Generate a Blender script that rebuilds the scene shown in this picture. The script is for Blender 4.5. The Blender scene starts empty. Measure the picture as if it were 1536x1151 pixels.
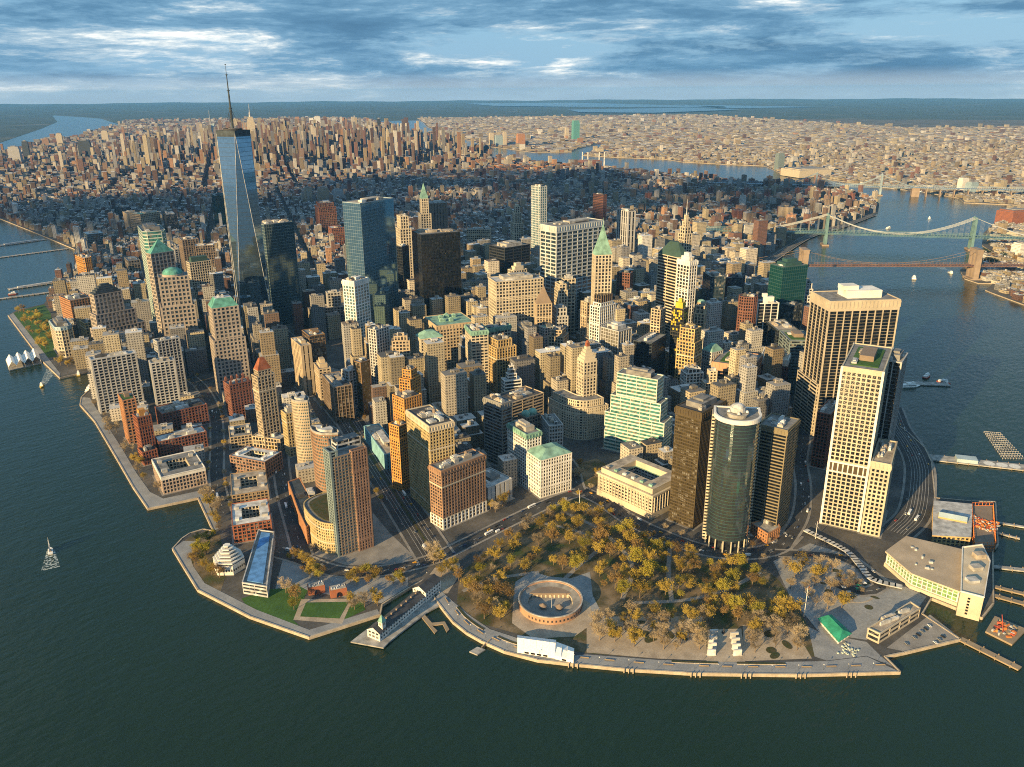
import bpy, math, random
import numpy as np
from mathutils import Vector, Matrix

# ------------------------------------------------------------------ camera, sky, sun
scene = bpy.context.scene
R_ = math.radians
cam_data = bpy.data.cameras.new('camera')
cam = bpy.data.objects.new('camera', cam_data)
scene.collection.objects.link(cam)
CAM = Vector((-526.06, -457.72, 489.16))
YAW, PITCH, ROLL = 46.851, 19.849, 0.392
cam.matrix_world = Matrix.Translation(CAM) @ (Matrix.Rotation(-R_(YAW), 4, 'Z') @ Matrix.Rotation(R_(90 - PITCH), 4, 'X') @ Matrix.Rotation(-R_(ROLL), 4, 'Z'))
cam_data.sensor_width = 36.0
cam_data.lens = 36.0 * 1214.05 / 1536.0
cam_data.clip_start = 1.0
cam_data.clip_end = 200000.0
scene.camera = cam

SUN_AZ, SUN_EL = 267.0, 15.0          # late afternoon, low over the western shore
world = bpy.data.worlds.new('World')
scene.world = world
world.use_nodes = True


def sky_nodes():
    nt = world.node_tree
    N, L = nt.nodes, nt.links
    N.clear()
    out = N.new('ShaderNodeOutputWorld')
    bg = N.new('ShaderNodeBackground')
    bg.inputs['Strength'].default_value = 0.051
    sky = N.new('ShaderNodeTexSky')
    sky.sky_type = 'NISHITA'
    sky.sun_disc = False
    sky.sun_elevation = R_(SUN_EL)
    sky.sun_rotation = R_(SUN_AZ)
    sky.altitude = 500
    sky.air_density = 1.6
    sky.dust_density = 0.6
    sky.ozone_density = 2.5
    tc = N.new('ShaderNodeTexCoord')
    sep = N.new('ShaderNodeSeparateXYZ')
    L.new(tc.outputs['Generated'], sep.inputs[0])

    def math_(op, a, b=None, clamp=False):
        n = N.new('ShaderNodeMath')
        n.operation = op
        n.use_clamp = clamp
        for i, x in enumerate((a, b)):
            if x is None:
                continue
            if isinstance(x, (int, float)):
                n.inputs[i].default_value = x
            else:
                L.new(x, n.inputs[i])
        return n.outputs[0]
    zz = math_('MAXIMUM', sep.outputs[2], 0.0)

    def noise(scale, detail, rough, off, dist=0.0):
        mp = N.new('ShaderNodeMapping')
        mp.inputs['Location'].default_value = off
        mp.inputs['Scale'].default_value = (1.0, 1.0, 6.5)
        L.new(tc.outputs['Generated'], mp.inputs[0])
        n = N.new('ShaderNodeTexNoise')
        n.inputs['Scale'].default_value = scale
        n.inputs['Detail'].default_value = detail
        n.inputs['Roughness'].default_value = rough
        n.inputs['Distortion'].default_value = dist
        L.new(mp.outputs[0], n.inputs['Vector'])
        return n.outputs['Fac']

    def ramp(fac, stops):
        r = N.new('ShaderNodeValToRGB')
        cr = r.color_ramp
        cr.elements[0].position, cr.elements[0].color = stops[0][0], (*stops[0][1], 1)
        cr.elements[1].position, cr.elements[1].color = stops[-1][0], (*stops[-1][1], 1)
        for p, c in stops[1:-1]:
            e = cr.elements.new(p)
            e.color = (*c, 1)
        L.new(fac, r.inputs[0])
        return r.outputs[0]
    cover = ramp(noise(2.6, 12, 0.66, (3.1, 1.7, 0.4), 0.1), [(0.42, (0, 0, 0)), (0.50, (1, 1, 1))])
    thick = noise(4.6, 14, 0.68, (7.9, -4.4, 1.1), 0.2)
    ccol = ramp(thick, [(0.28, (0.7, 1.75, 3.0)), (0.44, (1.1, 2.5, 4.0)), (0.52, (1.8, 3.5, 5.1)), (0.58, (4.2, 5.6, 6.6)), (0.67, (13.0, 12.4, 11.0))])
    low = ramp(zz, [(0.0, (1, 1, 1)), (0.022, (0.0, 0.0, 0.0))])
    mixs = N.new('ShaderNodeMixRGB')
    L.new(cover, mixs.inputs[0])
    gap = N.new('ShaderNodeMixRGB')
    gap.blend_type = 'MIX'
    gap.inputs[0].default_value = 0.85
    L.new(sky.outputs[0], gap.inputs[1])
    gap.inputs[2].default_value = (2.2, 4.6, 6.9, 1)
    L.new(gap.outputs[0], mixs.inputs[1])
    L.new(ccol, mixs.inputs[2])
    band = N.new('ShaderNodeMixRGB')
    f = math_('MULTIPLY', low, 0.6)
    L.new(f, band.inputs[0])
    L.new(mixs.outputs[0], band.inputs[1])
    band.inputs[2].default_value = (7.6, 7.6, 7.3, 1)
    L.new(band.outputs[0], bg.inputs['Color'])
    L.new(bg.outputs[0], out.inputs[0])


sky_nodes()
sun_data = bpy.data.lights.new('sun', 'SUN')
sun_data.energy = 5.0
sun_data.angle = R_(0.53)
sun_data.color = (1.0, 0.69, 0.31)
sun = bpy.data.objects.new('sun', sun_data)
scene.collection.objects.link(sun)
SUN_DIR = Vector((math.sin(R_(SUN_AZ)) * math.cos(R_(SUN_EL)), math.cos(R_(SUN_AZ)) * math.cos(R_(SUN_EL)), math.sin(R_(SUN_EL))))
sun.rotation_euler = SUN_DIR.to_track_quat('Z', 'Y').to_euler()
scene.view_settings.view_transform = 'Standard'
scene.view_settings.look = 'None'
scene.view_settings.exposure = 1.2
scene.view_settings.gamma = 1.0
scene.cycles.max_bounces = 5
scene.cycles.diffuse_bounces = 2
scene.cycles.glossy_bounces = 3
scene.cycles.transparent_max_bounces = 6
scene.cycles.volume_bounces = 0
scene.cycles.caustics_reflective = False
scene.cycles.caustics_refractive = False
scene.cycles.use_denoising = False
scene.cycles.filter_width = 1.05

# ------------------------------------------------------------------ materials
M = {}


def node_mat(name):
    m = bpy.data.materials.new(name)
    m.use_nodes = True
    nt = m.node_tree
    b = nt.nodes['Principled BSDF']
    return m, nt, nt.nodes, nt.links, b


def pos_noise(nt, scale, detail=4, vec=None):
    n = nt.nodes.new('ShaderNodeTexNoise')
    n.inputs['Scale'].default_value = scale
    n.inputs['Detail'].default_value = detail
    if vec is None:
        g = nt.nodes.new('ShaderNodeNewGeometry')
        vec = g.outputs['Position']
    nt.links.new(vec, n.inputs['Vector'])
    return n.outputs['Fac']


def ramp_node(nt, fac, stops):
    r = nt.nodes.new('ShaderNodeValToRGB')
    cr = r.color_ramp
    cr.elements[0].position, cr.elements[0].color = stops[0][0], (*stops[0][1], 1)
    cr.elements[1].position, cr.elements[1].color = stops[-1][0], (*stops[-1][1], 1)
    for p, c in stops[1:-1]:
        e = cr.elements.new(p)
        e.color = (*c, 1)
    nt.links.new(fac, r.inputs[0])
    return r.outputs[0]


def sc(c, k):
    return tuple(min(1, x * k) for x in c)


WALL = dict(tan=(.42, .34, .24), tan2=(.42, .37, .29), tan3=(.40, .33, .24), cream=(.50, .44, .34), cream2=(.44, .40, .31), white=(.66, .65, .62), lgrey=(.40, .40, .40),
            grey=(.22, .22, .215), steel=(.42, .45, .46), steelblue=(.25, .33, .4), brick=(.20, .085, .06), brickor=(.27, .10, .055),
            brick3=(.30, .22, .14), brick4=(.24, .15, .11), maroon=(.13, .055, .05), redbrown=(.16, .075, .055), redtan=(.28, .175, .115),
            orange=(.50, .25, .07), orange2=(.40, .20, .10), orangepink=(.42, .25, .16), ochre=(.46, .33, .15), ochre2=(.45, .35, .18),
            yellowbr=(.46, .36, .19), yellowp=(.05, .05, .045), bronze=(.075, .058, .032), bronze2=(.20, .13, .07), beigedk=(.20, .17, .11),
            slate=(.05, .065, .08), dark=(.05, .05, .055), black2=(.03, .035, .042), tealgrey=(.17, .22, .23), tealdk=(.03, .08, .08),
            whitegreen=(.56, .60, .50), glassgr=(.42, .48, .44), pinkgr=(.33, .285, .25), pinkbr=(.42, .33, .27), brown=(.17, .13, .10),
            brownst=(.22, .17, .13), cyan=(.22, .44, .52), blue=(.28, .38, .44), bluegl=(.34, .44, .50), copper=(.20, .36, .30), copper2=(.10, .30, .26),
            greendk=(.04, .08, .07), redroof=(.30, .10, .05), whiteroof=(.58, .58, .57), tanroof=(.38, .33, .27), greyroof=(.20, .20, .20),
            darkroof=(.07, .07, .075), silver=(.45, .46, .47), yellow=(.52, .38, .04), green=(.08, .20, .05), concrete=(.36, .35, .33),
            woodpier=(.28, .22, .15), redpaint=(.45, .09, .05), sand=(.40, .33, .25), blueroof=(.10, .26, .55), greenroof=(.03, .27, .17),
            bluegreen=(.11, .20, .22), bbstone=(.28, .22, .17), bbdeck=(.17, .10, .08), orangep=(.62, .20, .05), tealglass=(.1, .3, .28), lilac=(.38, .38, .44))


def wall(key):
    k = 'w_' + key
    if k in M:
        return M[k]
    c = WALL[key]
    m, nt, N, L, b = node_mat('wall_' + key)
    a = pos_noise(nt, 0.045, 5)
    f = pos_noise(nt, 0.9, 3)
    rf = 'roof' in key or key in ('silver', 'concrete', 'copper', 'copper2', 'slate')
    if rf:
        a = pos_noise(nt, 0.13, 6)
    c1 = ramp_node(nt, a, [(0.3, sc(c, .55 if rf else .80)), (0.7, sc(c, 1.25 if rf else 1.14))])
    mx = N.new('ShaderNodeMixRGB')
    mx.blend_type = 'MULTIPLY'
    mx.inputs[0].default_value = 0.5
    L.new(c1, mx.inputs[1])
    L.new(ramp_node(nt, f, [(0.35, (.72, .72, .72)), (0.65, (1, 1, 1))]), mx.inputs[2])
    L.new(mx.outputs[0], b.inputs['Base Color'])
    b.inputs['Roughness'].default_value = 0.82
    b.inputs['Specular IOR Level'].default_value = 0.25
    M[k] = m
    return m


GLASS = dict(dk=((.016, .02, .026), .22, .5, .0), bk=((.007, .009, .012), .2, .45, .0), dkblue=((.02, .035, .05), .16, .7, .0), blue2=((.06, .13, .16), .15, .8, .1),
             gold=((.05, .04, .02), .25, .7, .2), gold2=((.16, .15, .12), .16, .9, .3), teal=((.008, .05, .05), .1, .8, .2), teal2=((.05, .17, .16), .15, .8, .15),
             mirror=((.20, .36, .46), .05, 1.0, .85), dkmirror=((.08, .14, .17), .09, .9, .6), wtc=((.24, .36, .46), .04, 1.0, .9), greengl=((.14, .24, .10), .2, .6, .0),
             state=((.17, .21, .23), .06, 1.0, .85))


def glass(key):
    k = 'g_' + key
    if k in M:
        return M[k]
    c, rough, spec, met = GLASS[key]
    m, nt, N, L, b = node_mat('glazing_' + key)
    g = N.new('ShaderNodeNewGeometry')
    sn = N.new('ShaderNodeVectorMath')
    sn.operation = 'SNAP'
    sn.inputs[1].default_value = (3.2, 3.2, 3.75)
    L.new(g.outputs['Position'], sn.inputs[0])
    wn = N.new('ShaderNodeTexWhiteNoise')
    L.new(sn.outputs[0], wn.inputs['Vector'])
    blind = min(1.0, 0.18)
    amt = 0.2 if met > .4 else (0.07 if key == 'bk' else 0.85)
    lite = tuple(x + (y - x) * amt for x, y in zip(c, (.20, .19, .165)))
    if met > .4 or key == 'teal':
        L.new(ramp_node(nt, wn.outputs['Value'], [(0.0, sc(c, .9)), (1.0, sc(c, 1.08))]), b.inputs['Base Color'])
    else:
        L.new(ramp_node(nt, wn.outputs['Value'], [(0.0, sc(c, .6)), (0.66, sc(c, 1.3)), (0.80, sc(c, 1.5)), (0.86, lite)]), b.inputs['Base Color'])
    b.inputs['Roughness'].default_value = rough
    b.inputs['Specular IOR Level'].default_value = spec
    b.inputs['Metallic'].default_value = met
    # panes are never perfectly flat: slight per-pane tilt plus slow warp
    bmp = N.new('ShaderNodeBump')
    bmp.inputs['Strength'].default_value = 0.03 if met > .4 else 0.12
    bmp.inputs['Distance'].default_value = 0.6
    L.new(pos_noise(nt, 0.05, 2), bmp.inputs['Height'])
    L.new(bmp.outputs[0], b.inputs['Normal'])
    M[k] = m
    return m


def ground_mat(key, stops, scale=0.03, fine=1.2, rough=.9, fineamt=.5):
    m, nt, N, L, b = node_mat('ground_' + key)
    c1 = ramp_node(nt, pos_noise(nt, scale, 6), stops)
    mx = N.new('ShaderNodeMixRGB')
    mx.blend_type = 'MULTIPLY'
    mx.inputs[0].default_value = fineamt
    L.new(c1, mx.inputs[1])
    L.new(ramp_node(nt, pos_noise(nt, fine, 4), [(0.3, (.55, .55, .55)), (0.7, (1.15, 1.15, 1.15))]), mx.inputs[2])
    L.new(mx.outputs[0], b.inputs['Base Color'])
    b.inputs['Roughness'].default_value = rough
    b.inputs['Specular IOR Level'].default_value = 0.2
    M['s_' + key] = m
    return m


ground_mat('street', [(0.3, (.055, .055, .058)), (0.5, (.085, .083, .08)), (0.7, (.14, .13, .12))], .02, .25)
ground_mat('asphalt', [(0.35, (.042, .043, .046)), (0.65, (.075, .074, .073))], .05, .6)
ground_mat('pavement', [(0.3, (.19, .18, .17)), (0.7, (.30, .285, .265))], .08, .8)
ground_mat('pavers', [(0.3, (.20, .21, .225)), (0.7, (.30, .305, .31))], .06, .7)
ground_mat('plaza', [(0.3, (.22, .23, .24)), (0.7, (.30, .305, .31))], .06, .5)
ground_mat('gravel', [(0.3, (.29, .24, .185)), (0.7, (.44, .375, .295))], .09, .7)
ground_mat('lawn', [(0.3, (.035, .085, .02)), (0.7, (.06, .13, .03))], .06, .5)
ground_mat('parkfloor', [(0.32, (.04, .065, .02)), (0.48, (.09, .075, .04)), (0.64, (.20, .155, .10))], .045, .4)
ground_mat('bed', [(0.3, (.03, .05, .018)), (0.7, (.08, .065, .035))], .2, .9)
ground_mat('brooklyn', [(0.3, (.05, .05, .045)), (0.5, (.11, .10, .085)), (0.7, (.17, .15, .12))], .004, .02)
ground_mat('wildland', [(0.3, (.03, .055, .05)), (0.6, (.06, .08, .07)), (0.75, (.16, .15, .13))], .0012, .006)
ground_mat('paint', [(0.3, (.55, .55, .53)), (0.7, (.72, .72, .70))], .5, 2.0)
ground_mat('stone', [(0.3, (.32, .27, .21)), (0.7, (.46, .40, .32))], .12, .8)


def water_mat():
    m, nt, N, L, b = node_mat('harbour_water')
    c = ramp_node(nt, pos_noise(nt, .0016, 4), [(0.35, (.0075, .019, .008)), (0.65, (.010, .024, .0115))])
    L.new(c, b.inputs['Base Color'])
    b.inputs['Roughness'].default_value = 0.16
    b.inputs['IOR'].default_value = 1.33
    b.inputs['Specular IOR Level'].default_value = 0.5
    g = N.new('ShaderNodeNewGeometry')
    mp = N.new('ShaderNodeMapping')
    mp.inputs['Rotation'].default_value = (0, 0, R_(20))
    mp.inputs['Scale'].default_value = (0.45, 1.0, 1.0)
    L.new(g.outputs['Position'], mp.inputs[0])
    h1 = pos_noise(nt, 0.14, 6, mp.outputs[0])
    h2 = pos_noise(nt, 0.035, 3, mp.outputs[0])
    add = N.new('ShaderNodeMath')
    add.operation = 'ADD'
    L.new(h1, add.inputs[0])
    ml = N.new('ShaderNodeMath')
    ml.operation = 'MULTIPLY'
    ml.inputs[1].default_value = 1.2
    L.new(h2, ml.inputs[0])
    L.new(ml.outputs[0], add.inputs[1])
    bp = N.new('ShaderNodeBump')
    bp.inputs['Strength'].default_value = 0.34
    bp.inputs['Distance'].default_value = 2.2
    L.new(add.outputs[0], bp.inputs['Height'])
    L.new(bp.outputs[0], b.inputs['Normal'])
    M['water'] = m


water_mat()


def city_mat():
    m, nt, N, L, b = node_mat('city_masonry')
    at = N.new('ShaderNodeAttribute')
    at.attribute_name = 'Col'
    g = N.new('ShaderNodeNewGeometry')
    cr = N.new('ShaderNodeVectorMath')
    cr.operation = 'CROSS_PRODUCT'
    cr.inputs[1].default_value = (0, 0, 1)
    L.new(g.outputs['True Normal'], cr.inputs[0])
    dt = N.new('ShaderNodeVectorMath')
    dt.operation = 'DOT_PRODUCT'
    L.new(g.outputs['Position'], dt.inputs[0])
    L.new(cr.outputs[0], dt.inputs[1])
    sp = N.new('ShaderNodeSeparateXYZ')
    L.new(g.outputs['Position'], sp.inputs[0])
    sn = N.new('ShaderNodeSeparateXYZ')
    L.new(g.outputs['True Normal'], sn.inputs[0])

    def mth(op, a, bb):
        n = N.new('ShaderNodeMath')
        n.operation = op
        for i, x in enumerate((a, bb)):
            if isinstance(x, (int, float)):
                n.inputs[i].default_value = x
            else:
                L.new(x, n.inputs[i])
        return n.outputs[0]
    fu = mth('FRACT', mth('DIVIDE', dt.outputs['Value'], 4.2), 0)
    fv = mth('FRACT', mth('DIVIDE', sp.outputs[2], 4.2), 0)
    wu = mth('MULTIPLY', mth('GREATER_THAN', fu, .3), mth('LESS_THAN', fu, .75))
    wv = mth('MULTIPLY', mth('GREATER_THAN', fv, .3), mth('LESS_THAN', fv, .8))
    side = mth('LESS_THAN', mth('ABSOLUTE', sn.outputs[2], 0), .5)
    w = mth('MULTIPLY', mth('MULTIPLY', wu, wv), side)
    mx = N.new('ShaderNodeMixRGB')
    L.new(mth('MULTIPLY', w, .85), mx.inputs[0])
    L.new(at.outputs['Color'], mx.inputs[1])
    mx.inputs[2].default_value = (.03, .035, .042, 1)
    m2 = N.new('ShaderNodeMixRGB')
    m2.blend_type = 'MULTIPLY'
    m2.inputs[0].default_value = .55
    L.new(mx.outputs[0], m2.inputs[1])
    L.new(ramp_node(nt, pos_noise(nt, .22, 4), [(.3, (.55, .55, .55)), (.7, (1.2, 1.2, 1.2))]), m2.inputs[2])
    L.new(m2.outputs[0], b.inputs['Base Color'])
    b.inputs['Roughness'].default_value = .8
    b.inputs['Specular IOR Level'].default_value = .3
    M['city'] = m


city_mat()


def leaf_mat(key, c1, c2):
    m, nt, N, L, b = node_mat('foliage_' + key)
    oi = N.new('ShaderNodeObjectInfo')
    n = pos_noise(nt, .35, 3)
    ad = N.new('ShaderNodeMath')
    ad.operation = 'ADD'
    L.new(oi.outputs['Random'], ad.inputs[0])
    L.new(n, ad.inputs[1])
    hv = N.new('ShaderNodeMath')
    hv.operation = 'MULTIPLY'
    hv.inputs[1].default_value = .5
    L.new(ad.outputs[0], hv.inputs[0])
    L.new(ramp_node(nt, hv.outputs[0], [(.2, c1), (.8, c2)]), b.inputs['Base Color'])
    b.inputs['Roughness'].default_value = .9
    b.inputs['Specular IOR Level'].default_value = .1
    if key != 'bark':
        tl = N.new('ShaderNodeBsdfTranslucent')
        mx = N.new('ShaderNodeMixShader')
        mx.inputs[0].default_value = .5
        L.new(b.inputs['Base Color'].links[0].from_socket, tl.inputs['Color'])
        L.new(b.outputs[0], mx.inputs[1])
        L.new(tl.outputs[0], mx.inputs[2])
        L.new(mx.outputs[0], N['Material Output'].inputs[0])
    M['l_' + key] = m


leaf_mat('ochre', (.35, .26, .055), (.54, .41, .095))
leaf_mat('olive', (.27, .245, .04), (.48, .41, .07))
leaf_mat('bare', (.33, .26, .16), (.50, .42, .29))
leaf_mat('yellow', (.28, .26, .03), (.40, .34, .05))
leaf_mat('evergreen', (.025, .045, .018), (.05, .075, .025))
leaf_mat('rust', (.25, .165, .065), (.38, .26, .10))
leaf_mat('bark', (.12, .09, .065), (.19, .145, .10))


def plain(key, c, rough=.5, met=0.0, spec=.5):
    m, nt, N, L, b = node_mat(key)
    f = pos_noise(nt, .7, 3)
    L.new(ramp_node(nt, f, [(.3, sc(c, .85)), (.7, sc(c, 1.1))]), b.inputs['Base Color'])
    b.inputs['Roughness'].default_value = rough
    b.inputs['Metallic'].default_value = met
    b.inputs['Specular IOR Level'].default_value = spec
    M[key] = m
    return m


for k_, c_ in dict(car_black=(.015, .016, .018), car_white=(.7, .7, .7), car_grey=(.22, .23, .24), car_red=(.30, .03, .025), car_yellow=(.72, .36, .02), car_blue=(.04, .07, .16),
                   tyre=(.015, .015, .015), boat_white=(.75, .75, .73), metal=(.35, .36, .37), darkmetal=(.06, .065, .07), tent=(.78, .78, .76), skin_dark=(.04, .04, .045)).items():
    plain(k_, c_, .35 if k_.startswith('car') else .6)


def foam_mat():
    m, nt, N, L, b = node_mat('wake_foam')
    b.inputs['Base Color'].default_value = (.6, .68, .68, 1)
    b.inputs['Roughness'].default_value = .7
    tr = N.new('ShaderNodeBsdfTransparent')
    mx = N.new('ShaderNodeMixShader')
    L.new(ramp_node(nt, pos_noise(nt, .35, 6), [(.45, (0, 0, 0)), (.68, (.8, .8, .8))]), mx.inputs[0])
    L.new(tr.outputs[0], mx.inputs[1])
    L.new(b.outputs[0], mx.inputs[2])
    L.new(mx.outputs[0], N['Material Output'].inputs[0])
    M['foam'] = m


foam_mat()

# ------------------------------------------------------------------ mesh helpers
COL = scene.collection
rnd = random.Random(7)


class MB:
    def __init__(self):
        self.v, self.f, self.m = [], [], []

    def face(self, pts, mat=0):
        i = len(self.v)
        self.v.extend(pts)
        self.f.append(tuple(range(i, i + len(pts))))
        self.m.append(mat)

    def prism(self, poly, z0, z1, mat=0, cap=None, bottom=False, sides=True):
        n = len(poly)
        i = len(self.v)
        self.v.extend([(x, y, z0) for x, y in poly] + [(x, y, z1) for x, y in poly])
        if sides:
            for k in range(n):
                j = (k + 1) % n
                self.f.append((i + k, i + j, i + n + j, i + n + k))
                self.m.append(mat)
        self.f.append(tuple(range(i + n, i + 2 * n)))
        self.m.append(mat if cap is None else cap)
        if bottom:
            self.f.append(tuple(range(i + n - 1, i - 1, -1)))
            self.m.append(mat)
        return self

    def obox(self, c, ang, w, d, z0, z1, mat=0, cap=None, bottom=False):
        return self.prism(rect(c, ang, w, d), z0, z1, mat, cap, bottom)

    def frustum(self, a, za, b, zb, mat=0, cap=None):
        n = len(a)
        i = len(self.v)
        self.v.extend([(x, y, za) for x, y in a] + [(x, y, zb) for x, y in b])
        for k in range(n):
            j = (k + 1) % n
            self.f.append((i + k, i + j, i + n + j, i + n + k))
            self.m.append(mat)
        if cap is not False:
            self.f.append(tuple(range(i + n, i + 2 * n)))
            self.m.append(mat if cap is None else cap)
        return self

    def cone(self, a, za, apex, mat=0):
        n = len(a)
        i = len(self.v)
        self.v.extend([(x, y, za) for x, y in a] + [apex])
        for k in range(n):
            self.f.append((i + k, i + (k + 1) % n, i + n))
            self.m.append(mat)
        return self

    def tube(self, p, q, r0, r1, n=6, mat=0, cap=True):
        p, q = Vector(p), Vector(q)
        d = (q - p).normalized()
        a = d.orthogonal().normalized()
        b = d.cross(a)
        i = len(self.v)
        for c, r in ((p, r0), (q, r1)):
            for k in range(n):
                t = 2 * math.pi * k / n
                self.v.append(tuple(c + (a * math.cos(t) + b * math.sin(t)) * r))
        for k in range(n):
            j = (k + 1) % n
            self.f.append((i + k, i + j, i + n + j, i + n + k))
            self.m.append(mat)
        if cap:
            self.f.append(tuple(range(i + n, i + 2 * n)))
            self.m.append(mat)
        return self

    def dome(self, c, r, z0, h, n=20, rings=6, mat=0):
        prev = [(c[0] + r * math.cos(2 * math.pi * k / n), c[1] + r * math.sin(2 * math.pi * k / n)) for k in range(n)]
        pz = z0
        for s in range(1, rings + 1):
            t = s / rings * math.pi / 2
            rr = max(r * math.cos(t), .05)
            cur = [(c[0] + rr * math.cos(2 * math.pi * k / n), c[1] + rr * math.sin(2 * math.pi * k / n)) for k in range(n)]
            z = z0 + h * math.sin(t)
            self.frustum(prev, pz, cur, z, mat, None if s == rings else False)
            prev, pz = cur, z
        return self

    def build(self, name, mats, parent=None, loc=None, kind=None):
        if parent is not None and loc is None:
            loc = WLOC[parent.name]
        lx, ly, lz = loc or (0, 0, 0)
        me = bpy.data.meshes.new(name)
        me.from_pydata([(x - lx, y - ly, z - lz) for x, y, z in self.v], [], self.f)
        for mt in (mats if isinstance(mats, (list, tuple)) else [mats]):
            me.materials.append(mt)
        if any(self.m):
            me.polygons.foreach_set('material_index', self.m)
        o = bpy.data.objects.new(name, me)
        COL.objects.link(o)
        if parent is not None:
            o.parent = parent
            wl = WLOC[parent.name]
            o.location = (lx - wl[0], ly - wl[1], lz - wl[2])
        else:
            o.location = (lx, ly, lz)
        WLOC[o.name] = (lx, ly, lz)
        if kind:
            o['kind'] = kind
        return o


WLOC = {}


def thing(name, label, cat, loc, group=None):
    o = bpy.data.objects.new(name, None)
    o.empty_display_size = 5
    COL.objects.link(o)
    o.location = loc
    WLOC[o.name] = tuple(loc)
    return tag(o, label, cat, group)


def tag(o, label, cat, group=None):
    o['label'] = label
    o['category'] = cat
    if group:
        o['group'] = group
    return o


def rect(c, ang, w, d):
    ca, sa = math.cos(ang), math.sin(ang)
    return [(c[0] + x * ca - y * sa, c[1] + x * sa + y * ca) for x, y in ((-w / 2, -d / 2), (w / 2, -d / 2), (w / 2, d / 2), (-w / 2, d / 2))]


def circle(c, r, n=24, ry=None, ang=0.0):
    ry = ry or r
    ca, sa = math.cos(ang), math.sin(ang)
    o = []
    for k in range(n):
        x, y = r * math.cos(2 * math.pi * k / n), ry * math.sin(2 * math.pi * k / n)
        o.append((c[0] + x * ca - y * sa, c[1] + x * sa + y * ca))
    return o


def ccw(p):
    a = sum(p[i][0] * p[(i + 1) % len(p)][1] - p[(i + 1) % len(p)][0] * p[i][1] for i in range(len(p)))
    return list(p) if a > 0 else list(p)[::-1]


def centre(p):
    return (sum(x for x, _ in p) / len(p), sum(y for _, y in p) / len(p))


def offset(poly, d):
    """outset (d>0) of a convex-ish ccw polygon"""
    n = len(poly)
    out = []
    for i in range(n):
        p, q, r = poly[i - 1], poly[i], poly[(i + 1) % n]
        n1 = Vector((q[1] - p[1], p[0] - q[0])).normalized()
        n2 = Vector((r[1] - q[1], q[0] - r[0])).normalized()
        b = n1 + n2
        k = d / max(.35, 1 + n1.dot(n2))
        out.append((q[0] + b.x * k, q[1] + b.y * k))
    return out


def chamfered(poly, c):
    out = []
    n = len(poly)
    for i in range(n):
        p, q, r = (Vector(poly[i - 1]), Vector(poly[i]), Vector(poly[(i + 1) % n]))
        a, b = (p - q), (r - q)
        out.append(tuple(q + a.normalized() * min(c, a.length * .42)))
        out.append(tuple(q + b.normalized() * min(c, b.length * .42)))
    return out


# bay, floor, pier width, pier depth, band height, band depth
STYLE = dict(punch=(4.0, 4.1, 1.6, .6, 1.65, .5), punchl=(4.8, 4.1, 1.2, .55, 1.9, .5), fine=(3.5, 3.7, 1.45, .5, 1.45, .4), vert=(4.2, 4.0, 1.7, .7, 1.2, .35),
             vertw=(5.0, 4.0, 1.7, .6, 1.2, .4), vertg=(4.6, 4.0, .9, .8, .8, .35), fin=(8.4, 3.9, 1.5, .9, .35, .12), ribbon=(16., 4.2, .9, .55, 1.9, .5),
             ribbonw=(15., 4.4, .6, .5, 2.0, .6), curtain=(3.6, 4.1, .3, .25, .7, .16), curtainw=(3.8, 3.7, 1.0, .5, 1.3, .4), mirror=(3.4, 4.1, .14, .06, .22, .04),
             square=(4.6, 4.6, 1.9, .8, 1.9, .7), gridbig=(8.6, 4.6, 1.5, .75, 1.8, .6), strip=(3.4, 4.0, .6, .4, 1.7, .35), slit=(7.0, 12., 5.6, .6, 1.0, .4),
             balcony=(4.8, 3.4, 1.4, 1.4, 1.2, 1.2), diag=(3.6, 4.2, 1.4, .6, 1.6, .5), yellow=(3.4, 4.0, .5, .3, 1.0, .2))


GK = [1.0, 1.0, 1.0]


def grid_mesh(poly, z0, z1, style, mb=None, band=True):
    bay, fl, pw, pd, bh, bd = STYLE[style]
    bay, pw, fl, bh = bay * GK[0], pw * GK[0] * GK[2], fl * GK[1], bh * GK[1] * GK[2]
    mb = mb or MB()
    n = len(poly)
    nf = max(1, int(round((z1 - z0) / fl)))
    fh = (z1 - z0) / nf
    for i in range(n):
        a, b = Vector(poly[i]), Vector(poly[(i + 1) % n])
        e = b - a
        ln = e.length
        if ln < .5:
            continue
        e.normalize()
        nx, ny = e.y, -e.x
        nb = max(1, int(round(ln / bay)))
        for k in range(nb + 1):
            s = ln * k / nb
            s0, s1 = s - pw / 2, s + pw / 2
            if k == 0:
                s0, s1 = 0, pw * .7
            if k == nb:
                s0, s1 = ln - pw * .7, ln + pd
            A, B = a + e * s0, a + e * s1
            C, D = (B.x + nx * pd, B.y + ny * pd), (A.x + nx * pd, A.y + ny * pd)
            mb.face([(D[0], D[1], z0), (C[0], C[1], z0), (C[0], C[1], z1), (D[0], D[1], z1)])
            mb.face([(A.x, A.y, z0), (D[0], D[1], z0), (D[0], D[1], z1), (A.x, A.y, z1)])
            mb.face([(C[0], C[1], z0), (B.x, B.y, z0), (B.x, B.y, z1), (C[0], C[1], z1)])
        if band:
            for k in range(nf):
                za = z0 + k * fh
                zb = za + bh
                A, B = a, b + e * bd
                C, D = (B.x + nx * bd, B.y + ny * bd), (A.x + nx * bd, A.y + ny * bd)
                mb.face([(D[0], D[1], za), (C[0], C[1], za), (C[0], C[1], zb), (D[0], D[1], zb)])
                mb.face([(D[0], D[1], zb), (C[0], C[1], zb), (B.x, B.y, zb), (A.x, A.y, zb)])
                mb.face([(A.x, A.y, za), (B.x, B.y, za), (C[0], C[1], za), (D[0], D[1], za)])
    return mb


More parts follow.
